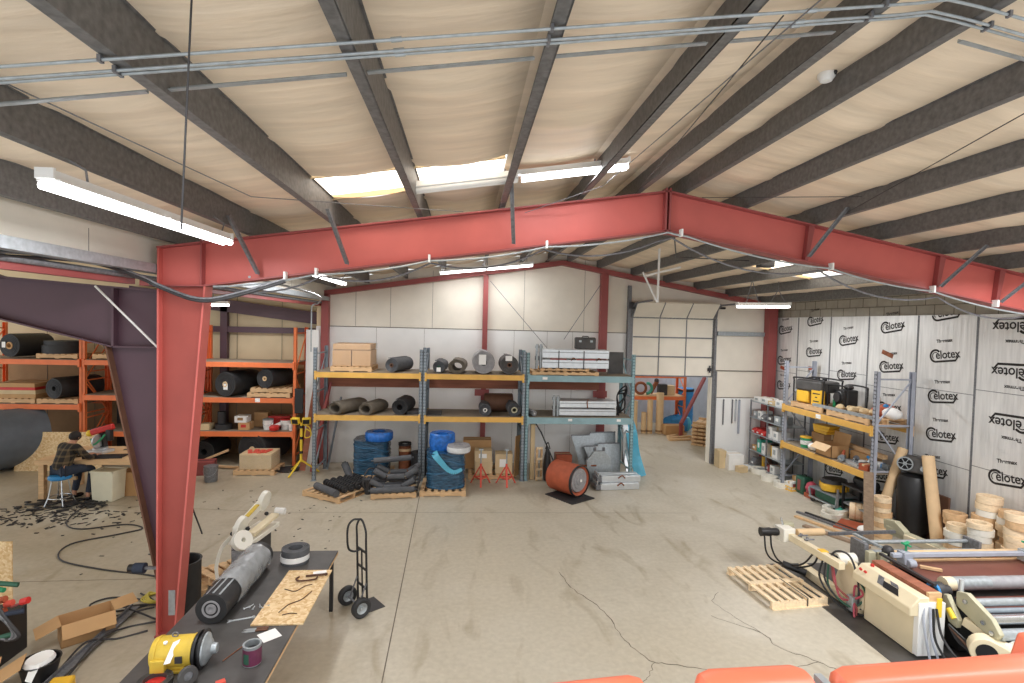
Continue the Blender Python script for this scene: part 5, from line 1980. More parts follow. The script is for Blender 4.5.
# wall rack
rack_unit('pallet_rack', 'blue grey and yellow pallet rack along the foil wall', 2.85, 0.78, 3.05, [1.08, 1.98], 'blue_grey', 'yellow_beam', (7.75, 12.22, 0), -PI / 2, decks=True, tag_=((1.25, 1.88, 0.16, 0.09),))
zt, zm = 1.995, 1.095
pallet('far pallet under the generator on the wall rack', 1.1, 0.8, (8.15, 11.4, zt), PI / 2)
pallet('near pallet on the top shelf of the wall rack', 1.2, 0.8, (8.15, 10.1, zt), PI / 2)
t = thing('generator', 'black and yellow generator on the top shelf of the wall rack', 'generator', (8.05, 11.45, zt + 0.12), -PI / 2 + 0.15)
b = B()
b.box((0, 0, 0.42), (0.78, 0.5, 0.26))
obj('tank', b, 'charcoal', t, bevel=0.05)
b = B()
b.box((-0.2, 0, 0.16), (0.36, 0.46, 0.28))
obj('engine_cover', b, 'tool_yellow', t, bevel=0.03)
b = B()
b.box((0.24, -0.2, 0.18), (0.30, 0.1, 0.36))
obj('panel', b, 'tool_yellow', t, bevel=0.015)
for k, (w_, z) in enumerate(((0.2, 0.27), (0.06, 0.19), (0.16, 0.1))):
    b = B()
    b.b2(0.24 - w_ / 2, 0.24 + w_ / 2, -0.254, -0.251, z - 0.012, z + 0.012)
    obj('panel_marking', b, 'dark', t)
b = B()
b.box((0.06, 0.03, 0.15), (0.2, 0.4, 0.26))
obj('alternator', b, 'brown', t, bevel=0.03)
for y in (-0.25, 0.25):
    b = B()
    b.tube(smooth_path([(-0.42, y, 0.02), (-0.43, y, 0.5), (-0.38, y, 0.58), (0.38, y, 0.58), (0.43, y, 0.5), (0.42, y, 0.02)], 4), 0.018)
    obj('frame_rail', b, 'black', t)
for x in (-0.2, 0.0, 0.2):
    b = B()
    b.cyl((x, 0, 0.55), (x, 0, 0.6), 0.05)
    obj('cap', b, 'black', t)
t = thing('engine', 'black small engine in a tube frame beside the generator on the rack', 'engine', (8.25, 10.78, zt + 0.12), -PI / 2)
b = B()
b.box((0, 0, 0.22), (0.3, 0.34, 0.4))
b.cyl((0, -0.2, 0.25), (0, -0.1, 0.25), 0.15)
obj('block', b, 'black', t, bevel=0.03)
b = B()
b.cyl((0, -0.23, 0.25), (0, -0.2, 0.25), 0.1)
obj('recoil_cover', b, 'dark', t)
b = B()
b.box((-0.12, -0.16, 0.1), (0.07, 0.06, 0.16))
obj('oil_filter', b, 'green', t)
for y in (-0.22, 0.22):
    b = B()
    b.tube(smooth_path([(-0.28, y, 0.0), (-0.28, y, 0.42), (-0.2, y, 0.5), (0.28, y, 0.5), (0.34, y, 0.42), (0.32, y, 0.0)], 4), 0.018)
    obj('frame_rail', b, 'black', t)
b = B()
b.sphere((0.0, 0.05, 0.47), 0.09, 12, (1.3, 1, 0.7))
obj('fuel_tank', b, 'dark', t)
for k in range(6):
    b = B()
    b.sphere((0, 0, 0.0), random.uniform(0.06, 0.1), 8, (1.3, 1, 0.8))
    for v in b.bm.verts:
        v.co += Vector((random.uniform(-.012, .012), random.uniform(-.012, .012), random.uniform(-.01, .01)))
    solo('crumpled_rag', b, 'box_tan', ['tan crumpled rag nearest the far end of the near pallet', 'tan crumpled rag second along the near pallet', 'tan crumpled rag in the middle of the near pallet', 'tan crumpled rag toward the orange bag', 'small tan crumpled rag beside the near upright', 'tan crumpled rag at the back of the near pallet'][k], 'rag',
         (7.95 + 0.12 * (k % 3), 10.55 - 0.13 * k, zt + 0.12 + 0.07), group='rags on the wall rack')
t = thing('orange_sack', 'orange and white sack at the near end of the top wall rack shelf', 'sack', (8.28, 9.74, zt + 0.12), 0)
t.scale = (0.8, 1.0, 0.72)
b = B()
for c, r in (((0, 0.12, 0.14), 0.17), ((0.05, 0.0, 0.24), 0.15)):
    b.sphere(c, r, 14, (1, 1.1, 0.9))
obj('orange_side', b, 'drum_orange', t)
b = B()
b.sphere((0.02, -0.16, 0.14), 0.18, 14, (1, 1.1, 0.9))
obj('white_side', b, 'paper', t)
b = B()
b.sphere((-0.03, -0.05, 0.32), 0.06, 10)
obj('blue_tie', b, 'stool_blue', t)
b = B()
b.b2(-0.03, 0.03, -0.9, 0.9, 0.0, 0.06)
solo('steel_beam', b, 'galv_light', 'grey steel box section lying along the front of the near pallet', 'beam', (7.80, 10.3, zt + 0.12))
# mid shelf
bucket('bucket', 'small green tub with yellow lid on the middle wall rack shelf', (7.90, 11.55, zm), 0.12, 0.24, 'green', 'tool_yellow', label_m='white')
carton('carton', 'brown carton under the yellow trays on the middle wall rack shelf', (8.2, 11.3, zm), (0.42, 0.4, 0.38), -PI / 2, 'cardboard_dark')
for k in range(3):
    b = B()
    b.prism([(-0.2, 0), (0.2, 0), (0.24, 0.06), (-0.24, 0.06)], (0, 0.15, 0), (1, 0, 0), (0, 0, 1), (0, -0.3, 0))
    solo('yellow_tray', b, 'tool_yellow', ['lowest yellow tray on the brown carton', 'middle yellow tray on the brown carton', 'topmost yellow tray on the brown carton'][k], 'tray', (8.2, 11.3, zm + 0.38 + 0.062 * k), PI / 2 + 0.1 * k, group='yellow trays on the carton', bevel=0.006)
b = B()
b.sphere((0, 0, 0.09), 0.11, 12, (1, 1.3, 0.8))
solo('white_rag', b, 'paper', 'white bundled cloth in front of the brown carton on the wall rack', 'cloth', (7.85, 11.2, zm + 0.001))
t = thing('open_carton', 'open tan carton with raised flap on the middle wall rack shelf', 'box', (7.98, 10.78, zm), -PI / 2)
b = B()
b.b2(-0.25, 0.25, -0.2, 0.2, 0, 0.01)
b.b2(-0.25, -0.24, -0.2, 0.2, 0, 0.26)
b.b2(0.24, 0.25, -0.2, 0.2, 0, 0.26)
b.b2(-0.25, 0.25, -0.2, -0.19, 0, 0.26)
b.b2(-0.25, 0.25, 0.19, 0.2, 0, 0.26)
obj('body', b, 'cardboard', t)
b = B()
b.bar((0, 0.2, 0.26), (0, 0.24, 0.5), 0.5, 0.008, up=(0, 1, 0))
obj('flap', b, 'cardboard', t)
b = B()
b.bar((0, -0.2, 0.26), (0, -0.34, 0.14), 0.5, 0.008, up=(0, 1, 0))
obj('flap', b, 'tube_card', t)
shelf_bits = [('power_tool', 'grey power tool beside the open carton on the wall rack', 'tool', 'grey_steel', 'drum_orange', 7.9, 10.35), ('power_tool', 'blue grey power tool farther along the middle shelf', 'tool', 'galv', 'black', 8.25, 10.3),
              ('power_tool', 'dark power tool at the near end of the middle shelf', 'tool', 'charcoal', 'galv_light', 7.95, 9.75), ('power_tool', 'white and grey power tool near the front upright', 'tool', 'white', 'stool_blue', 8.2, 9.85)]
for n_, l_, c_, m1, m2, x, y in shelf_bits:
    t = thing(n_, l_, c_, (x, y, zm), random.uniform(0, 3))
    b = B()
    b.cyl((-0.14, 0, 0.07), (0.1, 0, 0.07), 0.065, 0.05, n=14)
    obj('body', b, m1, t)
    b = B()
    b.bar((0.02, 0, 0.08), (0.14, 0, 0.19), 0.05, 0.05)
    obj('handle', b, m2, t, bevel=0.01)
    b = B()
    b.cyl((-0.14, 0, 0.07), (-0.24, 0, 0.07), 0.02)
    obj('spindle', b, 'chrome', t)
for k, (x, y, L, a, m, l_) in enumerate(((8.3, 10.2, 1.1, 1.5, 'wood', 'long wooden board at the back of the middle wall rack shelf'), (8.05, 9.9, 0.8, 1.7, 'grey_steel', 'grey steel bar on the middle wall rack shelf'), (7.88, 10.0, 0.7, 1.4, 'aluminium', 'bright metal strip along the front of the middle shelf'), (8.4, 9.9, 0.6, 1.6, 'stool_blue', 'blue bar at the back of the middle shelf'))):
    b = B()
    b.b2(-L / 2, L / 2, -0.05, 0.05, 0, 0.05 + 0.03 * (k == 0))
    solo('shelf_bar', b, m, l_, 'bar', (x, y, zm + 0.2 * (k == 0)), a)
b = B()
b.b2(-0.25, 0.25, -0.15, 0.15, 0, 0.2)
solo('wood_block', b, 'cardboard', 'brown block under the long board on the middle shelf', 'block', (8.3, 10.2, zm + 0.001), PI / 2)
carton('carton', 'small orange carton at the front edge of the middle wall rack shelf', (7.86, 9.62, zm), (0.2, 0.2, 0.12), 0.2, 'drum_orange')
for k in range(3):
    b = B()
    b.box((0, 0, 0.05), (0.2, 0.14, 0.1), taper=0.9)
    solo('parts_bin', b, ['galv_light', 'stool_blue', 'white'][k], ['grey plastic parts bin on the middle wall rack shelf', 'blue plastic parts bin on the middle wall rack shelf', 'white plastic parts bin at the front of the middle wall rack shelf'][k], 'bin', (8.28 - 0.22 * (k == 2), 9.62 + 0.16 * k, zm + 0.002), 1.5, bevel=0.01)
# floor under the wall rack
t = thing('tool_case', 'black and yellow flat tool case on the floor dolly under the wall rack', 'case', (8.02, 10.72, 0.36), -PI / 2 + 0.2)
b = B()
b.lathe([(0.0, 0), (0.27, 0.0), (0.29, 0.03), (0.29, 0.14), (0.27, 0.16), (0, 0.16)], n=28, sq=0.8)
obj('lower_shell', b, 'tool_yellow', t)
b = B()
b.lathe([(0.0, 0.16), (0.29, 0.165), (0.26, 0.24), (0, 0.26)], n=28, sq=0.8)
obj('lid', b, 'dark', t)
b = B()
for i in range(14):
    a = 2 * PI * i / 14
    b.box((0.295 * math.cos(a), 0.236 * math.sin(a), 0.08), (0.02, 0.02, 0.1), rot=(0, 0, a))
obj('grip_rib', b, 'tool_yellow', t)
t = thing('work_dolly', 'low dark steel dolly carrying the black and yellow case', 'dolly', (8.0, 10.72, 0), -PI / 2 + 0.05)
b = B()
b.b2(-0.42, 0.42, -0.25, 0.25, 0.3, 0.33)
obj('deck', b, 'grey_steel', t)
b = B()
b.b2(-0.3, 0.34, -0.2, 0.2, 0.12, 0.29)
obj('tool_body', b, 'dark_green', t, bevel=0.02)
b = B()
b.b2(-0.4, 0.4, -0.27, -0.24, 0.1, 0.13)
b.bar((-0.38, -0.24, 0.12), (-0.42, -0.25, 0.3), 0.03, 0.03)
b.bar((0.38, -0.24, 0.12), (0.42, -0.25, 0.3), 0.03, 0.03)
obj('lower_rail', b, 'galv_light', t)
b = B()
b.cyl((0.44, -0.25, 0.1), (0.44, -0.25, 0.5), 0.025)
obj('post', b, 'galv', t)
for x in (-0.35, 0.35):
    for y in (-0.2, 0.2):
        b = B()
        b.cyl((x, y - 0.02, 0.06), (x, y + 0.02, 0.06), 0.06)
        obj('caster', b, 'black', t)
b = B()
b.lathe([(0.0, 0), (0.1, 0.02), (0.135, 0.12), (0.1, 0.22), (0.04, 0.26), (0, 0.26)], n=18)
solo('red_float', b, 'pink', 'pinkish red round canister on the floor left of the yellow case', 'canister', (7.9, 11.28, 0.1), rot=(0.0, 0.0, 0))
t = thing('tool_case', 'dark green upright case on the floor beside the red canister', 'case', (7.95, 11.62, 0), -PI / 2)
b = B()
b.box((0, 0, 0.2), (0.3, 0.26, 0.4))
obj('body', b, 'dark_green', t, bevel=0.04)
b = B()
b.box((0, -0.131, 0.2), (0.1, 0.01, 0.24))
obj('red_panel', b, 'dark_red', t)
b = B()
b.tube([(-0.07, 0, 0.4), (-0.06, 0, 0.44), (0.06, 0, 0.44), (0.07, 0, 0.4)], 0.012)
obj('handle', b, 'black', t)
b = B()
b.box((0, 0, 0.05), (0.2, 0.24, 0.1))
solo('clay_block', b, 'drum_orange', 'small terracotta block on the floor under the red canister', 'block', (7.9, 11.28, 0.0), bevel=0.01)
t = thing('small_cart', 'yellow wire basket with boxes on the floor at the front rack upright', 'basket', (7.80, 11.86, 0), -PI / 2 + 0.1)
b = B()
for z in (0.01, 0.09):
    b.tube([(-0.14, -0.12, z), (0.14, -0.12, z), (0.14, 0.12, z), (-0.14, 0.12, z)], 0.012, 6, closed=True)
for x in (-0.14, 0, 0.14):
    for y in (-0.12, 0.12):
        b.cyl((x, y, 0.01), (x, y, 0.09), 0.01, n=6)
obj('basket', b, 'tool_yellow', t)
b = B()
b.b2(-0.13, 0.13, -0.1, 0.1, 0.0, 0.01)
obj('base', b, 'tool_yellow', t)
carton('carton', 'white carton standing in the yellow wire basket', (7.80, 11.86, 0.012), (0.18, 0.16, 0.2), 0.2, 'white', lab='dark_red')
carton('carton', 'tan carton behind the yellow wire basket', (8.05, 11.95, 0), (0.22, 0.22, 0.3), 0.1, 'cardboard')
carton('tool_case', 'black flat case farther back under the wall rack', (8.35, 11.2, 0.0), (0.5, 0.3, 0.35), -PI / 2, 'black', 'dark', cat='case')
carton('tool_case', 'dark grey case with yellow catch under the wall rack', (8.4, 10.2, 0.0), (0.55, 0.3, 0.5), -PI / 2, 'charcoal', 'tool_yellow', cat='case')
t = thing('black_machine', 'black steel bench grinder stand under the near end of the wall rack', 'machine', (8.05, 9.85, 0), -PI / 2)
b = B()
b.b2(-0.4, 0.4, -0.22, 0.22, 0.62, 0.66)
obj('top', b, 'dark', t)
for x in (-0.37, 0.37):
    for y in (-0.19, 0.19):
        b = B()
        b.b2(x - 0.02, x + 0.02, y - 0.02, y + 0.02, 0, 0.62)
        obj('leg', b, 'black', t)
b = B()
b.b2(-0.38, 0.38, -0.2, 0.2, 0.25, 0.28)
obj('shelf', b, 'galv_light', t)
b = B()
b.box((0.0, 0, 0.74), (0.3, 0.2, 0.16))
b.cyl((-0.25, 0, 0.76), (0.25, 0, 0.76), 0.1)
obj('grinder', b, 'black', t, bevel=0.01)
b = B()
b.sphere((0, 0, 0.07), 0.1, 10, (1.3, 1, 0.7))
solo('teal_sack', b, 'teal', 'teal plastic bag on the floor beside the black stand', 'bag', (7.85, 10.25, 0.0))
# white flat coils along the floor edge, tan coil lying down
wcoil = [(7.72, 12.1, 0.2, 'white flat coil on the floor right at the front upright foot'), (7.70, 12.62, 0.19, 'white flat coil on the floor second from the front upright'), (7.85, 13.3, 0.25, 'largest white flat coil on the floor below the wire shelves'), (7.74, 10.28, 0.24, 'white flat coil on the floor in front of the dolly')]
for x, y, R, l_ in wcoil:
    ringroll('white_coil', l_, (x, y, 0), R, R * 0.62, 0.12, 'cream_white', group='white coils on the floor')
ringroll('white_coil', 'thin white coil leaning half under the coil before the dolly', (7.55, 10.12, 0.0), 0.2, 0.13, 0.08, 'cream_white', group='white coils on the floor')
t = roll('tan_coil', 'tan strip coil lying on its side near the grey plank', (7.82, 9.98, 0.175), (0.75, -0.6, 0), 0.17, 0.3, 0.08, 'wood_pale', 'rust', bands=2, bandm='wood', sheet=False)
b = B()
b.b2(-0.3, 0.3, -0.25, 0.25, 0, 0.03)
solo('plywood_scrap', b, 'drum_orange', 'orange brown plywood scrap on the floor before the tan coil', 'board', (7.55, 9.55, 0), 0.7)
b = B()
b.sphere((0, 0, 0.07), 0.12, 12, (1.4, 1, 0.6))
solo('white_bundle', b, 'paper', 'white crumpled bundle on the floor beside the grey plank', 'bundle', (7.6, 9.25, 0.0))
for k, (a, c, w_, m, l_) in enumerate((((6.75, 10.1, 0.02), (7.3, 8.7, 0.02), 0.09, 'wood', 'pale long plank on the floor in front of the tan coil'), ((6.95, 10.35, 0.02), (7.45, 9.0, 0.02), 0.06, 'galv', 'grey steel strip on the floor beside the long plank'), ((7.1, 10.3, 0.02), (7.6, 8.95, 0.02), 0.05, 'dark', 'dark steel strip on the floor beside the long plank'), ((6.6, 9.6, 0.02), (7.1, 8.55, 0.02), 0.12, 'wood_old', 'weathered board on the floor nearest the machine arm'))):
    b = B()
    b.bar(a, c, w_, 0.035)
    solo('floor_plank', b, m, l_, 'plank')
# upright stock: weathered plank, tan stack, cardboard tubes, air tank
b = B()
b.bar((7.25, 8.75, 0.0), (7.35, 8.95, 1.25), 0.15, 0.045, up=(1, 0.5, 0))
solo('weathered_plank', b, 'wood_old', 'weathered grey plank standing on end before the wall rack', 'plank')
z = 0.0
for k in range(9):
    ringroll('wood_ring', 'pale wooden ring in the pinkish stack beside the weathered plank', (7.62 + random.uniform(-.008, .008), 8.92 + random.uniform(-.008, .008), z), 0.17 - 0.004 * k + 0.006 * (k % 2), 0.1, 0.084, ('wood_pale', 'wood')[k % 2], group='rings in the stack by the weathered plank')
    z += 0.09
def card_tube(label, p, q, r):
    t = thing('cardboard_tube', label, 'tube', p)
    d = Vector(q) - Vector(p)
    L = d.length
    b = B()
    b.lathe([(r * 0.86, 0), (r, 0), (r, L), (r * 0.86, L)], (0, 0, 0), d, 24, closed=True)
    obj('tube', b, 'tube_card', t)
    b = B()
    b.lathe([(r + 0.001, L * 0.06), (r + 0.003, L * 0.06), (r + 0.003, L * 0.12), (r + 0.001, L * 0.12)], (0, 0, 0), d, 24, closed=True)
    obj('tape', b, 'paper', t)
    return t
card_tube('thick cardboard tube leaning between the wall rack and the black tank', (7.80, 9.29, 0.02), (8.33, 9.32, 1.6), 0.085)
card_tube('cardboard tube standing upright right of the black tank', (8.12, 8.25, 0.02), (8.28, 8.72, 1.6), 0.095)
t = thing('air_compressor', 'black upright air compressor tank with round fan guard by the foil wall', 'compressor', (8.28, 8.98, 0))
b = B()
b.lathe([(0.0, 0.08), (0.12, 0.09), (0.22, 0.14), (0.26, 0.22), (0.26, 1.08), (0.22, 1.17), (0.12, 1.21), (0, 1.22)], n=32)
obj('tank', b, 'black', t)
b = B()
b.lathe([(0.2, 0.0), (0.2, 0.16)], n=24)
obj('base_skirt', b, 'black', t)
b = B()
b.box((0.02, 0.0, 1.38), (0.34, 0.46, 0.28), rot=(0, 0, 0.5), taper=0.8)
obj('pump_cover', b, 'charcoal', t, bevel=0.04)
fd = Vector((-0.75, -0.6, 0)).normalized()
fc = Vector((-0.1, 0.08, 1.40)) + fd * 0.13
b = B()
b.lathe([(0.105, 0), (0.125, 0), (0.125, 0.02), (0.105, 0.02)], fc, fd, 24, closed=True)
for k in range(6):
    dd, u, v = B.frame(fd)
    a = PI * k / 6 * 2
    b.bar(fc + fd * 0.012, fc + fd * 0.012 + (u * math.cos(a) + v * math.sin(a)) * 0.11, 0.014, 0.01)
b.cyl(fc, fc + fd * 0.03, 0.03)
obj('fan_guard', b, 'galv_light', t)
b = B()
b.cyl(fc - fd * 0.01, fc, 0.12)
obj('fan_shadow_plate', b, 'hole', t)
b = B()
b.cyl((-0.05, -0.22, 1.36), (-0.09, -0.27, 1.36), 0.045)
obj('gauge', b, 'galv_light', t)
b = B()
b.box((0.12, -0.15, 1.5), (0.14, 0.14, 0.12))
obj('motor', b, 'dark', t, bevel=0.02)
b = B()
b.b2(-0.02, 0.5, -0.02, 0.02, 0, 0.9)
solo('leaning_board', b, 'brown', 'dark brown panel behind the air compressor by the wall', 'panel', (8.55, 8.55, 0), 1.55)  # brown sheet in place of the reddish shadow beside the tank
# stacks of wooden rings
stacks = [(8.28, 8.12, 8, 'leftmost, farthest low stack'), (8.02, 7.82, 7, 'short stack just right of the standing cardboard tube'), (8.40, 7.72, 12, 'tallest stack at the foil wall'), (8.42, 7.36, 11, 'second tallest stack at the foil wall'),
          (8.02, 7.46, 9, 'front stack with the white topped ring'), (8.2, 7.05, 11, 'stack nearest the right picture edge'), (8.50, 6.70, 10, 'stack against the wall at the right picture edge')]
for x, y, n, l_ in stacks:
    z = 0.0
    for k in range(n):
        h = random.choice((0.085, 0.1, 0.11))
        ringroll('wood_ring', 'pale wooden ring in the ' + l_, (x + random.uniform(-.022, .022), y + random.uniform(-.022, .022), z), random.uniform(0.148, 0.174), 0.09, h - 0.006, random.choice(('wood_pale', 'wood_pale', 'wood', 'cream_white')) if k > n - 4 else random.choice(('wood_pale', 'wood')), group='wooden rings in the ' + l_)
        z += h
b = B()
b.bar((7.75, 7.0, 0.5), (8.3, 6.6, 0.62), 0.16, 0.03)
solo('wood_scrap', b, 'drum_orange', 'orange toned board lying before the near ring stacks', 'board')

# wire shelving in the far right corner
t = thing('wire_shelf', 'grey steel shelf unit full of small parts in the far right corner', 'shelf', (7.88, 13.92, 0), -PI / 2)
for x in (0, 0.82, 1.6):
    for y in (0, 0.5):
        b = B()
        b.b2(x - 0.015, x + 0.015, y - 0.015, y + 0.015, 0, 1.86)
        obj('post', b, 'galv', t)
for z in (0.1, 0.5, 0.98, 1.4, 1.84):
    b = B()
    b.b2(-0.02, 1.62, -0.02, 0.52, z - 0.02, z)
    obj('shelf', b, 'galv_light', t)
def sx(lx, ly):
    return (7.88 + ly, 13.92 - lx)
rows = [(1.84, [('white', .3, .12), ('white', .34, .14), ('box_tan', .3, .1), ('white', .3, .16), ('white', .2, .12)], 'top shelf'),
        (1.40, [('galv_light', .2, .16), ('white', .18, .2), ('galv', .22, .14), ('charcoal', .3, .16), ('galv_light', .3, .2)], 'second shelf'),
        (0.98, [('red', .2, .13), ('red', .2, .13), ('red', .2, .13), ('white', .26, .3), ('white', .26, .22)], 'third shelf'),
        (0.50, [('cardboard', .22, .14), ('teal', .2, .34), ('white', .2, .28), ('tool_yellow', .24, .3), ('white', .26, .3)], 'fourth shelf'),
        (0.10, [('galv', .24, .2), ('tool_yellow', .16, .3), ('brown', .2, .34), ('dark_red', .2, .16), ('white', .22, .2)], 'bottom shelf')]
nth = ['far left', 'second from the left', 'middle', 'second from the right', 'rightmost']
cn = {'white': 'white', 'box_tan': 'tan', 'galv_light': 'pale grey', 'galv': 'grey', 'charcoal': 'dark grey', 'red': 'red', 'cardboard': 'brown', 'teal': 'teal', 'tool_yellow': 'yellow', 'brown': 'dark brown', 'dark_red': 'dark red'}
for z, its, sh in rows:
    lx = 0.06
    for k, (m, w_, h) in enumerate(its):
        x, y = sx(lx + w_ / 2, 0.2)
        lbl = '%s %s box on the %s of the corner shelf unit' % (nth[k], cn[m], sh)
        if m in ('red', 'galv'):
            tt = thing('parts_bin', lbl.replace('box', 'open bin').replace(' the corner shelf unit', ' the corner shelves'), 'bin', (x, y, z + 0.001), -PI / 2)
            b = B()
            b.prism([(-0.19, 0), (0.19, 0), (0.19, h), (-0.12, h), (-0.2, h * 0.55)], (-w_ / 2 + 0.01, 0, 0), (0, 1, 0), (0, 0, 1), (w_ - 0.03, 0, 0))
            obj('body', b, m, tt, bevel=0.006)
            b = B()
            b.b2(-0.05, 0.03, -0.206, -0.2, h * 0.2, h * 0.45)
            obj('card', b, 'paper', tt)
        elif m in ('tool_yellow', 'brown'):
            bucket('canister', lbl.replace('box', 'round canister'), (x, y, z + 0.001), w_ / 2 - 0.02, h, m, 'black')
        else:
            carton('carton', lbl, (x, y, z + 0.001), (w_ - 0.03, 0.34, h), -PI / 2, m, lab='paper' if m != 'white' else 'galv_light')
        lx += w_ + 0.02
carton('carton', 'white carton on the floor at the end of the back wall by the shelf unit', (7.3, 13.72, 0), (0.42, 0.4, 0.42), 0.05, 'white', lab='paper')
carton('carton', 'tan carton standing beside the white carton at the back wall', (7.02, 13.86, 0), (0.2, 0.3, 0.48), 0, 'box_tan')
carton('carton', 'small tan carton on the floor in front of the white carton', (7.38, 13.38, 0), (0.25, 0.2, 0.16), 0.3, 'box_tan')
b = B()
b.lathe([(0, 0), (0.22, 0), (0.24, 0.03), (0.22, 0.06), (0, 0.06)], n=24)
solo('white_disc', b, 'white', 'round white lid lying on the floor by the shelf unit', 'lid', (7.72, 13.75, 0))
for k, (x, z0, w_, m, l_) in enumerate(((7.24, 1.1, 0.035, 'galv', 'leftmost dark strap hanging on the white wall board'), (7.5, 1.14, 0.035, 'galv', 'second dark strap hanging on the white wall board'), (7.6, 1.2, 0.05, 'aluminium', 'short silver strap hanging on the white wall board'), (7.7, 0.85, 0.06, 'blue_grey', 'longest blue grey strap hanging on the white wall board'))):
    t = thing('hanging_strap', l_, 'strap', (x, 14.21, 0), group='straps on the white wall board')
    b = B()
    b.b2(-w_ / 2, w_ / 2, 0, 0.012, z0, 1.8)
    obj('webbing', b, m, t)
    b = B()
    b.cyl((0, 0.03, 1.8), (0, -0.02, 1.8), 0.012, n=8)
    obj('hook', b, 'dark', t)
# speaker under the roof and the white hanger frame
t = thing('speaker', 'small black loudspeaker hanging under the roof behind the right frame', 'speaker', (5.78, 9.9, 5.1))
b = B()
b.box((0, 0, 0), (0.28, 0.2, 0.2))
obj('cabinet', b, 'black', t, bevel=0.01)
b = B()
b.b2(-0.11, 0.11, -0.106, -0.1, -0.07, 0.07)
obj('grille', b, 'dark', t)
b = B()
b.b2(-0.03, 0.03, -0.03, 0.03, 0.1, 0.2)
obj('bracket', b, 'galv', t)
t = thing('pipe_hanger', 'white pipe hanger frame hanging before the overhead door top', 'hanger', (0, 10.2, 0))
b = B()
b.tube([(3.46, 0, 4.78), (4.2, 0, 4.98)], 0.022)
obj('cross_pipe', b, 'white', t)
b = B()
b.cyl((3.76, 0, 4.27), (3.76, 0, 5.33), 0.022)
obj('drop_pipe', b, 'white', t)
b = B()
b.cyl((3.75, 0, 4.27), (3.44, 0, 4.86), 0.018)
obj('diagonal', b, 'white', t)

# ================================================================ THE BELT PRESS MACHINE (right foreground)
ML = Vector((6.2, 6.3, 0))
mach = thing('belt_press', 'large cream belt press machine with rollers and brown belts at the right foreground', 'machine', ML)
def mp(name, b, m, bevel=0.0, parent=None, ang=35):
    for v in b.bm.verts:
        v.co -= ML
    return obj(name, b, m, parent or mach, bevel, ang)
b = B()
b.b2(4.95, 8.62, 4.5, 8.05, 0.0, 0.006)
solo('floor_mat', b, 'charcoal', 'dark floor mat under the belt press machine', 'mat')
b = B()
b.b2(5.30, 5.62, 5.66, 6.42, 0.02, 0.56)
mp('cabinet', b, 'cream_paint', 0.008)
b = B()
b.prism([(5.19, 0.50), (5.19, 0.60), (5.31, 0.72), (5.43, 0.72), (5.43, 0.50)], (0, 5.60, 0), (1, 0, 0), (0, 0, 1), (0, 0.92, 0))
fas = mp('control_fascia', b, 'cream_paint', 0.012)
fn = Vector((-0.12, 0, 0.12)).normalized()
def on_fascia(y0, y1, t0, t1, sk, m, nm):
    a = Vector((5.19, 0, 0.60))
    c = Vector((5.31, 0, 0.72))
    q = []
    for y, t_ in ((y0, t0), (y1, t0), (y1 + sk, t1), (y0 + sk, t1)):
        p = a + (c - a) * t_ + fn * 0.003
        q.append((p.x, y, p.z))
    b = B()
    b.quad(*q)
    mp(nm, b, m, 0, fas)
on_fascia(6.04, 5.80, 0.25, 0.7, 0.07, 'black', 'black_graphic')
on_fascia(5.98, 5.86, 0.72, 0.95, 0.05, 'galv', 'grey_graphic')
on_fascia(6.14, 6.05, 0.3, 0.9, 0.06, 'galv', 'grey_graphic')
for y in (6.44, 6.36):
    b = B()
    p = Vector((5.25, y, 0.66))
    b.cyl(p, p + fn * 0.025, 0.016, n=12)
    mp('push_button', b, 'red', 0, fas)
b = B()
p = Vector((5.37, 6.40, 0.72))
b.cyl(p, p + Vector((0, 0, 0.03)), 0.022, n=12)
mp('push_button', b, 'red', 0, fas)
b = B()
b.b2(5.29, 5.62, 5.585, 5.655, 0.04, 0.66)
mp('end_panel', b, 'white', 0.004)
b = B()
b.b2(5.50, 5.56, 5.57, 5.584, 0.5, 0.72)
mp('yellow_label', b, 'stand_yellow')
b = B()
b.box((5.27, 6.58, 0.14), (0.12, 0.12, 0.2))
mp('valve_box', b, 'galv_light', 0.015)
# red-brown timber cushion and worktop behind the fascia
b = B()
b.b2(5.44, 5.60, 5.66, 6.50, 0.58, 0.76)
mp('timber_block', b, 'timber_red', 0.004)
b = B()
b.b2(5.44, 5.60, 5.62, 5.66, 0.58, 0.76)
mp('copper_plate', b, 'wood')
b = B()
b.bar((5.64, 5.75, 0.79), (5.66, 6.62, 0.79), 0.04, 0.03)
mp('dark_rail', b, 'dark')
# left arm with hydraulic head
b = B()
b.bar((5.12, 6.62, 0.62), (5.04, 7.62, 0.62), 0.10, 0.10)
mp('arm', b, 'cream_paint', 0.008)
b = B()
b.box((5.0, 7.72, 0.64), (0.2, 0.22, 0.2), rot=(0, 0, 0.1))
mp('head_block', b, 'cream_white', 0.01)
b = B()
b.lathe([(0, 0), (0.05, 0.0), (0.062, 0.03), (0.055, 0.1), (0.068, 0.13), (0.06, 0.22), (0.068, 0.28), (0, 0.28)], (4.9, 7.74, 0.65), (-1, 0.06, 0), 16)
mp('hydraulic_motor', b, 'black')
b = B()
b.box((5.12, 7.84, 0.74), (0.16, 0.14, 0.06), rot=(0, 0, -0.4))
mp('yellow_bracket', b, 'olive', 0.01)
b = B()
b.cyl((5.02, 7.8, 0.72), (4.99, 7.82, 0.84), 0.015)
mp('lever', b, 'chrome')
b = B()
b.lathe([(0, 0), (0.05, 0), (0.055, 0.02), (0.055, 0.42), (0.05, 0.44), (0, 0.44)], (5.14, 7.64, 0.68), (1, 0.02, 0), 20)
mp('tan_roller', b, 'tube_card')
b = B()
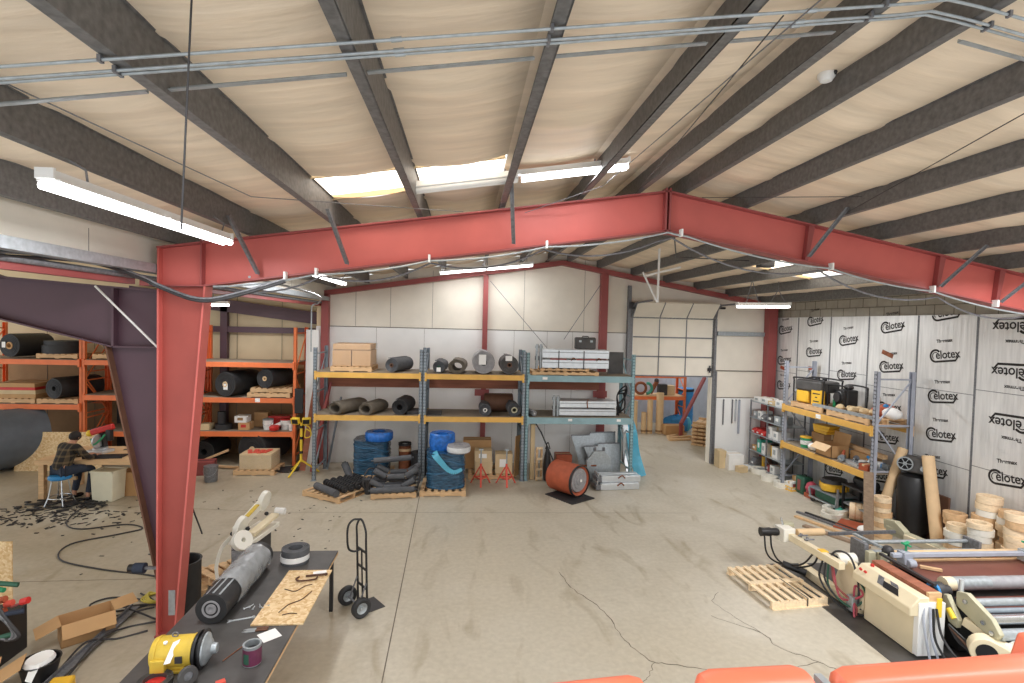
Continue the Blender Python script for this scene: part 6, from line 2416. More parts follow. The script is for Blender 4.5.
for y in (7.35, 7.5):
    b.cyl((5.1, y, 0.66), (5.12, y, 0.72), 0.02)
    b.cyl((5.05, y - 0.03, 0.70), (5.2, y - 0.03, 0.70), 0.012)
mp('clevis', b, 'galv')
b = B()
b.b2(5.06, 5.17, 6.95, 7.06, 0.55, 0.68)
mp('valve', b, 'tool_yellow', 0.01)
b = B()
b.cyl((5.16, 6.9, 0.6), (5.30, 6.9, 0.6), 0.075)
mp('solenoid', b, 'dark')
b = B()
b.b2(5.28, 5.42, 6.5, 7.78, 0.01, 0.13)
mp('foot_beam', b, 'cream_paint', 0.008)
b = B()
b.prism([(6.45, 0.1), (7.0, 0.1), (7.0, 0.28), (6.88, 0.58), (6.78, 0.64), (6.68, 0.62), (6.45, 0.28)], (5.31, 0, 0), (0, 1, 0), (0, 0, 1), (0.08, 0, 0))
mp('side_plate', b, 'cream_paint', 0.006)
b = B()
b.lathe([(0.05, 0), (0.082, 0), (0.082, 0.26), (0.05, 0.26)], (5.2, 6.84, 0.62), (1, 0, 0), 22, closed=True)
mp('white_roll', b, 'cream_white')
b = B()
b.cyl((4.98, 7.72, 0.16), (5.24, 7.52, 0.10), 0.05)
mp('hose_sleeve', b, 'black')
hz = [([(4.68, 7.74, 0.6), (4.7, 7.7, 0.35), (4.85, 7.72, 0.2), (5.05, 7.66, 0.16), (5.1, 7.4, 0.3), (5.12, 7.2, 0.55)], 'black'), ([(4.78, 7.74, 0.6), (4.8, 7.72, 0.4), (4.9, 7.7, 0.22), (5.08, 7.62, 0.15), (5.2, 7.35, 0.3), (5.14, 7.12, 0.56)], 'black'),
      ([(5.12, 7.0, 0.56), (5.05, 6.95, 0.3), (5.15, 6.7, 0.06), (5.35, 6.4, 0.05), (5.4, 6.3, 0.2)], 'black'), ([(5.14, 6.97, 0.56), (5.1, 6.9, 0.28), (5.2, 6.62, 0.08), (5.38, 6.45, 0.12)], 'dark'), ([(5.16, 6.94, 0.56), (5.12, 6.85, 0.22), (5.22, 6.55, 0.1), (5.36, 6.48, 0.3), (5.3, 6.6, 0.5)], 'dark_green'),
      ([(5.12, 6.92, 0.55), (5.16, 6.8, 0.75), (5.25, 6.65, 0.74), (5.3, 6.55, 0.45), (5.28, 6.5, 0.15)], 'dark'), ([(5.18, 6.9, 0.5), (5.14, 6.75, 0.3), (5.25, 6.52, 0.15), (5.24, 6.48, 0.02)], 'dark_red'), ([(5.2, 6.92, 0.52), (5.18, 6.7, 0.15), (5.3, 6.46, 0.3), (5.3, 6.6, 0.36), (5.22, 6.5, 0.1), (5.2, 6.46, 0.01)], 'pink'),
      ([(5.36, 5.6, 0.62), (5.33, 5.55, 0.4), (5.38, 5.5, 0.02)], 'blue_grey'), ([(5.42, 5.58, 0.62), (5.4, 5.52, 0.3), (5.46, 5.46, 0.02)], 'blue_grey'), ([(5.5, 5.58, 0.6), (5.52, 5.5, 0.3), (5.6, 5.3, 0.1), (5.75, 5.15, 0.05)], 'dark'), ([(5.46, 5.58, 0.6), (5.44, 5.5, 0.25), (5.52, 5.3, 0.05), (5.7, 5.1, 0.12)], 'black')]
for k in range(9):
    a = random.uniform(0, 1)
    hz.append(([(5.62 + 0.05 * a, 5.55, 0.45 - 0.1 * a), (5.7 + .1 * random.random(), 5.45 - 0.2 * random.random(), 0.25), (5.6 + 0.3 * random.random(), 5.2, 0.08 + .1 * random.random()), (5.85 + 0.2 * random.random(), 5.0 + 0.3 * random.random(), 0.1)], random.choice(('black', 'dark', 'brown', 'dark'))))
for p_, m_ in hz:
    b = B()
    b.tube(smooth_path(p_), 0.0135, 7)
    mp('hose', b, m_)
for k in range(5):
    b = B()
    x = 5.62 + 0.05 * k
    b.tube(smooth_path([(x, 5.02, 0.02), (x + 0.02, 5.08 + .02 * k, 0.14), (x + 0.2, 5.12, 0.2), (x + 0.32, 5.1, 0.1)]), 0.012, 7)
    mp('hose', b, ('galv_light', 'pink', 'blue_grey', 'black', 'galv')[k])
# rear bars and right arm
b = B()
b.bar((5.72, 7.72, 0.62), (6.95, 7.78, 0.62), 0.04, 0.045)
mp('rear_bar', b, 'galv')
b = B()
b.bar((7.02, 7.05, 0.60), (6.92, 7.95, 0.60), 0.11, 0.12)
b.prism([(7.6, 0.6), (8.0, 0.6), (8.02, 0.74), (7.8, 0.78), (7.6, 0.68)], (6.88, 0, 0), (0, 1, 0), (0, 0, 1), (0.1, 0, 0))
mp('arm', b, 'olive', 0.008)
b = B()
b.bar((7.02, 7.05, 0.60), (6.92, 7.6, 0.60), 0.13, 0.1)
mp('arm_cover', b, 'cream_paint', 0.008)
for y, z in ((7.02, 0.78), (6.88, 0.70)):
    b = B()
    b.cyl((5.60, y, z), (7.36, y, z), 0.028, n=16)
    mp('chrome_bar', b, 'galv_light')
b = B()
b.b2(5.60, 7.34, 6.9, 7.0, 0.62, 0.66)
mp('channel', b, 'olive', 0.004)
b = B()
b.b2(7.33, 7.37, 6.82, 7.08, 0.6, 0.84)
mp('bar_end_plate', b, 'galv', 0.006)
b = B()
b.b2(5.58, 5.64, 6.80, 7.08, 0.55, 0.84)
mp('bar_end_plate', b, 'galv', 0.006)
for x, y in ((5.60, 6.72), (5.72, 6.66)):
    b = B()
    b.b2(x - 0.05, x + 0.05, y - 0.04, y + 0.04, 0.2, 0.78)
    mp('upright', b, 'olive', 0.008)
b = B()
b.sphere((5.82, 6.68, 0.8), 0.075, 12)
mp('valve_body', b, 'dark')
b = B()
b.bar((5.66, 7.12, 0.86), (5.74, 6.7, 0.84), 0.05, 0.03)
mp('link', b, 'galv_light')
# frame, belts and rollers
b = B()
b.b2(5.85, 8.5, 5.62, 6.75, 0.06, 0.58)
mp('base_frame', b, 'black', 0.01)
b = B()
b.b2(5.84, 8.5, 6.02, 6.62, 0.655, 0.672)
mp('belt', b, 'belt_brown')
b = B()
b.b2(5.95, 8.5, 5.36, 5.80, 0.60, 0.612)
mp('belt', b, 'belt_brown')
b = B()
b.b2(5.84, 8.5, 6.62, 6.66, 0.64, 0.69)
mp('pale_strip', b, 'wood')
b = B()
b.cyl((5.92, 6.74, 0.72), (8.5, 6.74, 0.72), 0.055, n=20)
mp('pale_roller', b, 'tube_card')
b = B()
b.bar((5.72, 6.50, 0.82), (8.5, 6.50, 0.82), 0.06, 0.055)
mp('clamp_beam', b, 'blue_grey', 0.006)
for x in (5.88, 7.66):
    b = B()
    b.box((x + 0.03, 6.5, 0.79), (0.12, 0.14, 0.16))
    b.cyl((x, 6.42, 0.74), (x + 0.1, 6.42, 0.74), 0.055)
    c = mp('clamp_block', b, 'blue_grey' if x < 7 else 'galv_light', 0.01)
    b = B()
    b.cyl((x + 0.06, 6.52, 0.86), (x + 0.06, 6.52, 0.96), 0.014)
    b.box((x + 0.06, 6.52, 0.97), (0.14, 0.04, 0.025), rot=(0.3, 0, 0.5))
    b.box((x + 0.06, 6.52, 0.95), (0.04, 0.12, 0.025), rot=(0, 0.4, 0.2))
    mp('green_knob', b, 'green', 0.004, c)
b = B()
b.bar((6.06, 6.42, 0.70), (6.26, 6.30, 0.70), 0.05, 0.03)
mp('wood_wedge', b, 'wood')
segs = [(5.86, 5.98, 0.082, 'cream_paint'), (5.98, 6.45, 0.08, 'galv_light'), (6.45, 7.1, 0.078, 'rubber_light'), (7.1, 7.4, 0.082, 'cream_paint'), (7.4, 8.5, 0.08, 'tube_card')]
for x0, x1, r_, m_ in segs:
    b = B()
    b.cyl((x0, 5.88, 0.74), (x1, 5.88, 0.74), r_, n=22)
    mp('drum_segment', b, m_)
for (y, z, r_, m_) in ((5.44, 0.74, 0.045, 'galv_light'), (5.37, 0.68, 0.03, 'grey_steel'), (5.28, 0.63, 0.055, 'chrome'), (5.18, 0.52, 0.06, 'galv_light')):
    b = B()
    b.cyl((5.84, y, z), (8.5, y, z), r_, n=20)
    mp('roller', b, m_)
b = B()
b.prism([(5.62, 0.62), (5.62, 0.78), (5.5, 0.82), (5.2, 0.68), (5.1, 0.56), (5.16, 0.46), (5.3, 0.5)], (5.78, 0, 0), (0, 1, 0), (0, 0, 1), (0.06, 0, 0))
mp('end_plate', b, 'olive', 0.006)
for y, z in ((5.5, 0.72), (5.28, 0.6), (5.18, 0.54)):
    b = B()
    b.cyl((5.76, y, z), (5.78, y, z), 0.025, n=12)
    mp('bolt', b, 'chrome')
b = B()
b.cyl((5.84, 5.62, 0.72), (5.84, 5.62, 0.92), 0.025)
mp('peg', b, 'aluminium')
b = B()
b.lathe([(0, 0), (0.08, 0), (0.1, 0.03), (0.1, 0.1), (0.06, 0.12), (0.06, 0.2), (0, 0.2)], (5.66, 5.80, 0.70), (1, 0, 0), 20)
mp('gear_motor', b, 'dark')
b = B()
b.lathe([(0.06, 0.0), (0.095, 0.0), (0.095, 0.03), (0.06, 0.03)], (5.65, 5.80, 0.70), (1, 0, 0), 20, closed=True)
mp('blue_pulley', b, 'stool_blue')
b = B()
b.prism([(5.75, 0.7), (5.66, 0.72), (5.5, 0.5), (5.52, 0.4), (5.62, 0.42)], (5.70, 0, 0), (0, 1, 0), (0, 0, 1), (0.06, 0, 0))
mp('swing_arm', b, 'olive', 0.006)
b = B()
b.cyl((5.69, 5.54, 0.50), (5.69, 5.62, 0.58), 0.03)
mp('yellow_sleeve', b, 'stand_yellow')
b = B()
b.b2(5.80, 5.92, 5.12, 5.24, 0.0, 0.46)
mp('support_leg', b, 'cream_paint', 0.006)
b = B()
b.b2(5.86, 5.93, 5.10, 5.12, 0.34, 0.46)
mp('white_plate', b, 'white')
b = B()
b.bar((5.78, 5.5, 0.5), (5.86, 5.2, 0.42), 0.08, 0.1)
mp('support_strut', b, 'cream_paint', 0.006)
b = B()
b.b2(6.35, 6.55, 5.1, 5.3, 0.05, 0.46)
b.b2(6.9, 7.2, 5.1, 5.16, 0.05, 0.46)
mp('bright_panel', b, 'aluminium', 0.01)
# belt guard with dark opening and white motor at the front
b = B()
pts = [(0.15 * math.cos(a), 0.15 * math.sin(a)) for a in [PI * 0.35 + i * PI * 1.2 / 12 for i in range(13)]]
pts += [(0.42, -0.13), (0.46, -0.06), (0.42, 0.0)]
b.prism(pts, (5.66, 5.12, 0.36), (0.8, -0.6, 0), (0, 0, 1), (0.09, 0.12, 0))
mp('belt_guard', b, 'cream_paint', 0.01)
b = B()
n0 = Vector((-0.6, -0.8, 0))
c0 = Vector((5.66, 5.12, 0.36)) + n0 * 0.004
b.cyl(c0, c0 + n0 * 0.004, 0.095, n=22)
mp('dark_opening', b, 'hole')
b = B()
b.cyl((5.96, 5.06, 0.40), (6.16, 5.14, 0.40), 0.10, n=22)
mp('white_motor', b, 'white')
b = B()
b.cyl((6.16, 5.14, 0.40), (6.26, 5.18, 0.40), 0.06, n=18)
mp('motor_shaft', b, 'chrome')

# slatted pallet on the floor left of the machine
sp = thing('slatted_pallet', 'pale slatted wooden pallet lying on the floor left of the belt press', 'pallet', (4.58, 7.26, 0), 0.10)
for y in (-0.5, -0.02, 0.5):
    b = B()
    b.b2(-0.43, 0.43, y - 0.02, y + 0.02, 0.014, 0.095)
    obj('stringer', b, 'wood_pale', sp)
for i in range(7):
    x = -0.40 + 0.8 * i / 6
    b = B()
    b.b2(x - 0.032, x + 0.032, -0.52, 0.52, 0.095, 0.113)
    obj('deck_board', b, 'wood_pale', sp)
b = B()
b.b2(-0.43, 0.43, -0.06, 0.03, 0.113, 0.128)
obj('cross_board', b, 'wood_pale', sp)
for y in (-0.5, 0.5):
    b = B()
    b.b2(-0.43, 0.43, y - 0.045, y + 0.045, 0.0, 0.014)
    obj('bottom_board', b, 'wood_pale', sp)
b = B()
b.b2(0.10, 0.115, -0.53, 0.05, 0.128, 0.131)
b.b2(0.10, 0.115, -0.531, -0.528, 0.0, 0.131)
obj('strap', b, 'dark', sp)

# ================================================================ ORANGE GUARD RAIL in the foreground
def rail(x0, x1, z0, z1, y0, y1, label):
    t = thing('guard_rail', label, 'rail', (x0, y0, 0))
    L = x1 - x0
    d = Vector((L, y1 - y0, z1 - z0))
    p0 = Vector((0, 0, z0 - 0.055))
    b = B()
    dn = d.normalized()
    up = Vector((0, 0, 1))
    sd = dn.cross(up).normalized()
    R = []
    for e, k in ((0.0, 0.55), (0.012, 0.85), (0.04, 1.0), (L - 0.04, 1.0), (L - 0.012, 0.85), (L, 0.55)):
        c = p0 + dn * e
        row = []
        for i in range(20):
            a = 2 * PI * i / 20
            cc, ss = math.cos(a), math.sin(a)
            q = (abs(cc) ** 3 + abs(ss) ** 3) ** (-1 / 3)
            row.append(b.bm.verts.new(c + sd * cc * q * 0.05 * k + up * (ss * q * 0.055 * k)))
        R.append(row)
    b.skin_rings(R)
    b._f(R[0][::-1])
    b._f(R[-1])
    obj('bar', b, 'rail_orange', t)
    for e in (0.25, 0.75):
        c = p0 + dn * L * e
        b = B()
        b.b2(c.x - 0.025, c.x + 0.025, c.y - 0.02, c.y + 0.02, 2.0, c.z)
        obj('post', b, 'rail_orange', t)
    return t
rail(0.08, 0.47, 2.872, 2.90, 1.25, 1.25, 'short orange guard rail bar at the bottom edge, leftmost of three')
rail(0.60, 0.90, 2.905, 2.91, 1.25, 1.25, 'short orange guard rail bar at the bottom edge, middle of three')
rail(0.965, 1.75, 2.90, 2.93, 1.25, 1.25, 'long orange guard rail bar at the bottom right corner')
b = B()
b.prism([(0, 0), (0.5, 0), (0.5, 0.33), (0.10, 0.31)], (1.62, 1.42, 2.55), (1, 0, 0), (0, 0, 1), (0, 0.05, 0))
b.b2(1.75, 1.85, 1.42, 1.47, 2.0, 2.6)
solo('orange_gate_panel', b, 'rail_orange', 'orange metal panel corner behind the long guard rail at the right edge', 'panel', bevel=0.01)
b = B()
b.b2(-3, 4, 1.0, 1.6, 1.85, 2.0)
struct('trim_4', b, 'galv')
b = B()
b.b2(0.925, 0.945, 1.2, 1.28, 2.0, 2.88)
solo('rail_bracket', b, 'galv_light', 'grey steel bracket in the gap between the two right guard rail bars', 'bracket')
b = B()
for x in (-2.8, 3.8):
    b.b2(x - 0.06, x + 0.06, 1.2, 1.32, 0, 1.85)
struct('trim_5', b, 'galv')

# ================================================================ YARD BEYOND THE DOOR
b = B()
x = 3.4
while x < 12:
    b.b2(x, x + 0.09, 20.4, 20.44, 0, 2.2)
    b.b2(x + 0.09, x + 0.2, 20.42, 20.46, 0, 2.2)
    x += 0.2
y = 15.0
struct('wall_yard', b, 'corrugated')
b = B()
for y_ in range(28):
    b.b2(10.6, 10.64, 15 + y_ * 0.2, 15.09 + y_ * 0.2, 0, 2.2)
    b.b2(10.62, 10.66, 15.09 + y_ * 0.2, 15.2 + y_ * 0.2, 0, 2.2)
b.b2(8.9, 9.0, 14.5, 15.5, 0, 3)
struct('wall_yard.001', b, 'corrugated')
rack_unit('pallet_rack', 'orange rack with a plank bench in the yard seen through the door', 2.3, 0.8, 2.3, [1.28, 2.08], 'orange', 'orange', (5.7, 18.6, 0), holes=False, decks=False)
b = B()
b.b2(5.72, 7.98, 18.58, 19.45, 1.285, 1.31)
solo('plank_top', b, 'wood', 'plank top lying on the orange yard rack', 'planks')
t = thing('hose_reel', 'round red and green hose coil on the yard rack bench', 'hose', (6.42, 18.85, 1.55))
b = B()
b.tube([(0.2 * math.cos(2 * PI * i / 24), 0, 0.2 * math.sin(2 * PI * i / 24)) for i in range(24)], 0.05, closed=True)
obj('coil', b, 'rust', t)
b = B()
b.tube([(0.22 + 0.19 * math.cos(PI * (i - 8) / 16), -0.02, 0.19 * math.sin(PI * (i - 8) / 16)) for i in range(17)], 0.055)
obj('green_coil', b, 'teal', t)
t = thing('bench_machine', 'brown bench machine on the yard rack', 'machine', (7.05, 18.9, 1.312))
b = B()
b.box((0.2, 0, 0.2), (0.3, 0.3, 0.4))
obj('body', b, 'dark', t, bevel=0.02)
b = B()
b.bar((-0.25, 0, 0.05), (0.0, 0, 0.5), 0.12, 0.12)
obj('arm', b, 'rust', t)
b = B()
b.sphere((-0.02, 0, 0.52), 0.09, 10)
obj('knob', b, 'dark', t)
carton('carton', 'tan carton beside the bench machine on the yard rack', (7.55, 18.95, 1.312), (0.3, 0.3, 0.35), 0, 'box_tan')
for k, (x, h, r) in enumerate(((6.05, 1.15, 0.11), (6.4, 0.75, 0.09), (6.62, 1.2, 0.1), (6.98, 1.45, 0.13))):
    t = thing('cardboard_tube', ['leftmost cardboard tube standing below the yard rack', 'shortest cardboard tube standing below the yard rack', 'third cardboard tube standing below the yard rack', 'tallest thick cardboard tube standing below the yard rack'][k], 'tube', (x, 18.35, 0), 0, 'tubes below the yard rack')
    b = B()
    b.lathe([(r * 0.8, 0), (r, 0), (r, h), (r * 0.8, h)], n=20, closed=True)
    obj('tube', b, 'tube_card', t)
    b = B()
    b.lathe([(r + .001, 0.05), (r + 0.004, 0.05), (r + 0.004, 0.12), (r + 0.001, 0.12)], n=20, closed=True)
    obj('tape', b, 'cardboard_dark', t)
t = thing('blue_tarp', 'crumpled blue tarp on the yard floor below the rack', 'tarp', (7.75, 18.7, 0))
b = B()
b.sphere((0, 0, 0.28), 0.42, 14, (1.3, 0.9, 0.75))
for v in b.bm.verts:
    v.co += Vector((random.uniform(-.04, .04), random.uniform(-.04, .04), random.uniform(-.04, .04)))
    v.co.z = max(v.co.z, 0.0)
obj('sheet', b, 'stool_blue', t, ang=20)
b = B()
b.sphere((0.35, -0.1, 0.3), 0.22, 10, (0.7, 1, 1.3))
obj('pale_fold', b, 'light_blue', t)
t = thing('steel_drum', 'tall dark blue drum behind the blue tarp in the yard', 'drum', (8.35, 19.4, 0))
b = B()
b.lathe([(0.3, 0), (0.3, 0.5), (0.315, 0.52), (0.3, 0.54), (0.3, 1.5), (0.27, 1.52), (0.0, 1.5)], n=24)
obj('shell', b, 'stool_blue', t)
b = B()
b.lathe([(0.301, 1.4), (0.32, 1.42), (0.32, 1.5), (0.301, 1.5)], n=24, closed=True)
obj('rim', b, 'denim', t)
b = B()
b.bar((7.55, 17.8, 0.45), (8.72, 18.6, 2.0), 0.1, 0.1)
b.bar((7.55, 17.8, 0.0), (7.55, 17.8, 0.5), 0.1, 0.1)
solo('red_brace', b, 'dark_red', 'dark red steel brace slanting up in the yard', 'brace')
for k in range(6):
    b = B()
    z = 0.16 * k
    for j in range(4):
        b.b2(-0.75, 0.75 if (k + j) % 3 else 0.6, -0.4 + 0.2 * j, -0.22 + 0.2 * j, 0, 0.06)
    for x in (-0.5, 0.5):
        b.b2(x - 0.04, x + 0.04, -0.4, 0.4, 0.06, 0.12)
    solo('lumber_layer', b, 'wood', ['lowest lumber layer of the stack just inside the yard', 'second lumber layer of the stack just inside the yard', 'third lumber layer of the stack just inside the yard', 'fourth lumber layer of the stack just inside the yard', 'fifth lumber layer of the stack just inside the yard', 'topmost lumber layer of the stack just inside the yard'][k], 'lumber', (8.1, 16.9, 0.121 * k), 0.95, group='lumber layers in the yard')
for k in range(3):
    b = B()
    b.b2(-0.5, 0.5, -0.06, 0.06, 0, 0.06)
    solo('wood_plank', b, 'wood', ['loose plank on the yard floor before the lumber', 'loose plank leaning across the others in the yard', 'loose plank behind the others in the yard'][k], 'plank', (7.35 + 0.05 * k, 17.2 + 0.35 * k, 0.0), 0.15 + 0.2 * k)
b = B()
b.b2(-0.35, 0.35, -0.2, 0.2, 0, 0.35)
solo('scrap_crate', b, 'cardboard', 'crate of wood scraps below the yard rack', 'crate', (7.4, 18.15, 0.0), bevel=0.02)

# ================================================================ LEFT FOREGROUND
TZ = 0.75
t = thing('work_table', 'long black topped work table in the left foreground', 'table', (-2.19, 5.5, 0))
b = B()
b.b2(-0.58, 0.585, -1.3, 1.52, TZ - 0.022, TZ)
obj('top', b, 'charcoal', t)
b = B()
b.b2(-0.58, 0.588, -1.302, 1.523, TZ - 0.045, TZ - 0.0225)
obj('plywood_edge', b, 'wood', t)
for x, y in ((-0.52, -1.2), (0.53, -1.2), (-0.52, 1.42), (0.53, 1.42)):
    b = B()
    b.b2(x - 0.022, x + 0.022, y - 0.022, y + 0.022, 0, TZ - 0.045)
    obj('leg', b, 'black', t)
b = B()
b.b2(-0.52, 0.53, 1.40, 1.44, TZ - 0.13, TZ - 0.045)
obj('frame_rail', b, 'black', t)
T = TZ + 0.001
# long film wrapped roll
t = thing('wrapped_roll', 'long black roll half covered in clear film lying on the work table', 'roll', (-2.43, 5.34, T + 0.153))
t.scale = (0.86, 1.0, 0.86)
b = B()
prof = [(0.06, 0.0), (0.172, 0.0), (0.175, 0.01), (0.175, 1.25), (0.172, 1.26), (0.06, 1.26)]
b.lathe(prof, (0, 0, 0), (0.0, 1, 0), 36, closed=True)
obj('wound_sheet', b, 'black_rubber', t)
b = B()
b.lathe([(0.0, 0.01), (0.03, 0.0), (0.03, -0.008), (0.055, -0.008), (0.06, 0.003), (0.075, 0.003), (0.08, -0.006), (0.1, -0.006), (0.1, 0.01), (0, 0.02)], (0, 0, 0), (0, 1, 0), 28)
obj('core_cap', b, 'rubber_light', t)
for a in (1.9, 1.5, 1.1):
    b = B()
    for j in range(10):
        pass
    c, s = math.cos(a), math.sin(a)
    b.bar((0.178 * c, 0.02, 0.178 * s), (0.178 * c, 0.4, 0.178 * s), 0.018, 0.004, up=(c, 0, s))
    obj('white_stripe', b, 'galv_light', t)
b = B()
R = []
for j in range(17):
    h = 0.26 + 0.88 * j / 16
    row = []
    for i in range(40):
        a = 2 * PI * i / 40
        r = 0.190 + 0.006 * math.sin(a * 3 + j * 0.9) + 0.004 * math.sin(a * 7 - j * 1.7) + 0.003
        zz = r * math.sin(a)
        zz = max(zz, -0.174)
        row.append(b.bm.verts.new((r * math.cos(a), h + 0.06 * math.sin(a + 0.5) * (1 if j in (0,) else 0.3), zz)))
    R.append(row)
b.skin_rings(R)
obj('clear_film', b, 'film', t, ang=60)
# rubber coils with a white band
for k in range(2):
    hh = (0.1, 0.075)[k]
    ringroll('rubber_coil', ['lower grey rubber coil with white band on the work table', 'upper grey rubber coil on the work table'][k], (-2.06 + 0.008 * k, 6.72, T + 0.101 * k), 0.165, 0.085, hh, 'rubber_grey', band='white' if k == 0 else None, br=(0.35, 1.0))
# plywood board with clamp and bits
t = solo('plywood_board', B().b2(-0.25, 0.25, -0.575, 0.575, 0, 0.014), 'osb', 'strand board offcut lying along the right edge of the work table', 'board', (-1.79, 5.87, T))
t = thing('c_clamp', 'rusty C clamp lying on the strand board', 'clamp', (-1.76, 6.2, T + 0.036), 0.2)
b = B()
b.tube(smooth_path([(-0.09, 0.05, 0), (-0.12, 0, 0), (-0.09, -0.05, 0), (0.0, -0.06, 0), (0.09, -0.05, 0), (0.11, 0.0, 0)]), 0.010)
obj('frame', b, 'dark_rust', t)
b = B()
b.cyl((-0.02, 0.05, 0.0), (0.22, 0.05, 0.0), 0.012)
b.cyl((0.2, 0.02, 0), (0.2, 0.08, 0), 0.006)
obj('screw', b, 'dark_rust', t)
for k, (pts, l_) in enumerate(((([(-0.15, 0.1, 0), (-0.02, 0.05, 0), (0.05, 0.16, 0), (0.12, 0.2, 0)]), 'bent rusty wire lying near the middle of the strand board'), (([(-0.05, -0.3, 0), (0.0, -0.15, 0), (0.1, -0.05, 0), (0.16, 0.12, 0)]), 'long bent wire rod on the strand board'), (([(0.0, -0.35, 0), (0.07, -0.32, 0), (0.14, -0.33, 0)]), 'short rusty chain piece at the near end of the strand board'))):
    wire([Vector(p) + Vector((-1.79, 5.80 + 0.08 * (k == 0), T + 0.020)) for p in smooth_path(pts)], 0.0045, 'dark_rust', l_, 'bent_rod', 'rod')
for (x, y, a, w_, h, l_) in ((-1.66, 6.36, 0.3, 0.15, 0.11, 'white paper scrap at the far corner of the strand board'), (-1.80, 5.13, 0.7, 0.17, 0.17, 'square white paper sheet lying on the table before the strand board')):
    b = B()
    b.box((0, 0, 0.001), (w_, h, 0.002))
    solo('paper_sheet', b, 'paper', l_, 'paper', (x, y, T + (0.016 if y > 6 else 0.0)), a)
t = thing('wrench', 'silver open ended wrench lying on the work table', 'wrench', (-2.17, 5.42, T), 0.32)
b = B()
b.b2(-0.09, 0.1, -0.009, 0.009, 0, 0.009)
obj('shank', b, 'aluminium', t, bevel=0.002)
b = B()
b.prism([(-0.09, -0.01), (-0.13, -0.025), (-0.12, -0.008), (-0.105, 0.0), (-0.12, 0.008), (-0.13, 0.025), (-0.09, 0.01)], (0, 0, 0), (1, 0, 0), (0, 1, 0), (0, 0, 0.01))
obj('jaw', b, 'aluminium', t)
b = B()
b.lathe([(0.009, 0), (0.017, 0), (0.017, 0.01), (0.009, 0.01)], (0.105, 0, 0), (0, 0, 1), 16, closed=True)
obj('ring_end', b, 'aluminium', t)
for k in range(6):
    t = thing('bolt', 'small silver bolt in the loose group on the work table', 'bolt', (-2.2 + 0.035 * k + random.uniform(-.01, .01), 5.62 + 0.04 * (k % 2), T + 0.011), 0.8 + 0.4 * k, 'loose bolts on the work table')
    b = B()
    b.cyl((-0.022, 0, 0), (0.03, 0, 0), 0.005, n=8)
    obj('shank', b, 'aluminium', t)
    b = B()
    b.cyl((-0.03, 0, 0), (-0.022, 0, 0), 0.011, n=6)
    obj('head', b, 'aluminium', t)
for k in range(2):
    t = thing('scraper', ['upper scraper knife lying before the strand board', 'lower scraper knife lying before the strand board'][k], 'scraper', (-1.98, 5.24 - 0.035 * k, T), 0.15)
    b = B()
    b.prism([(-0.1, 0), (-0.06, -0.016), (0.02, -0.013), (0.02, 0.013), (-0.06, 0.016)], (0, 0, 0), (1, 0, 0), (0, 1, 0), (0, 0, 0.004))
    obj('blade', b, 'galv_light', t)
    b = B()
    b.b2(0.02, 0.13, -0.013, 0.013, 0, 0.014)
    obj('handle', b, 'brown', t, bevel=0.004)
# paint can
t = thing('paint_can', 'open purple paint can standing on the work table', 'can', (-1.80, 4.72, T))
b = B()
b.lathe([(0.072, 0.0), (0.075, 0.004), (0.075, 0.17), (0.066, 0.17), (0.066, 0.02), (0.0, 0.02)][:3] + [(0.078, 0.175), (0.062, 0.175), (0.062, 0.12), (0.0, 0.12)], n=28)
obj('body', b, 'galv_light', t)
b = B()
b.cyl((0, 0, 0.012), (0, 0, 0.15), 0.0765, n=28, caps=False)
o = obj('purple_label', b, 'can_label', t)
b = B()
for i in range(8):
    a = 4.0 + i * 0.09
    a2 = a + 0.09
    for z0, z1 in ((0.03, 0.12),):
        b.quad((0.078 * math.cos(a), 0.078 * math.sin(a), z0), (0.078 * math.cos(a2), 0.078 * math.sin(a2), z0), (0.078 * math.cos(a2), 0.078 * math.sin(a2), z1), (0.078 * math.cos(a), 0.078 * math.sin(a), z1))
obj('green_patch', b, 'dark_green', o)
b = B()
b.cyl((0, 0, 0.121), (0, 0, 0.123), 0.06, n=20)
obj('contents', b, 'dark', t)
# yellow motor
t = thing('electric_motor', 'yellow electric motor with dark coupling and paper tag on the work table', 'motor', (-2.43, 4.70, T), 0.08)
t.scale = (0.8, 0.8, 0.8)
b = B()
b.lathe([(0.0, -0.22), (0.1, -0.22), (0.145, -0.2), (0.155, -0.16), (0.155, 0.2), (0.0, 0.2)], (0, 0, 0.175), (1, 0, 0), 36)
obj('body', b, 'motor_yellow', t)
for x in (-0.16, 0.185):
    b = B()
    b.lathe([(0.15, 0), (0.163, 0), (0.163, 0.02), (0.15, 0.02)], (x, 0, 0.175), (1, 0, 0), 36, closed=True)
    obj('end_ring', b, 'motor_yellow', t)
b = B()
b.b2(-0.15, 0.15, -0.13, 0.13, 0.0, 0.03)
b.b2(-0.13, 0.13, -0.1, 0.1, 0.03, 0.06)
obj('foot', b, 'motor_yellow', t, bevel=0.006)
b = B()
b.box((-0.1, -0.14, 0.12), (0.14, 0.1, 0.13))
obj('terminal_box', b, 'motor_yellow', t, bevel=0.008)
b = B()
b.b2(0.06, 0.13, -0.165, -0.145, 0.13, 0.2)
obj('name_plate', b, 'dark', t)
b = B()
b.cyl((-0.06, -0.08, 0.31), (-0.06, -0.085, 0.325), 0.02)
obj('sticker', b, 'paper', t)
b = B()
b.lathe([(0.0, 0.2), (0.15, 0.2), (0.15, 0.22), (0.19, 0.225), (0.19, 0.25), (0.15, 0.255), (0.15, 0.28), (0.195, 0.285), (0.195, 0.30), (0, 0.30)], (0, 0, 0.175), (1, 0, 0), 30)
obj('coupling', b, 'black', t)
b = B()
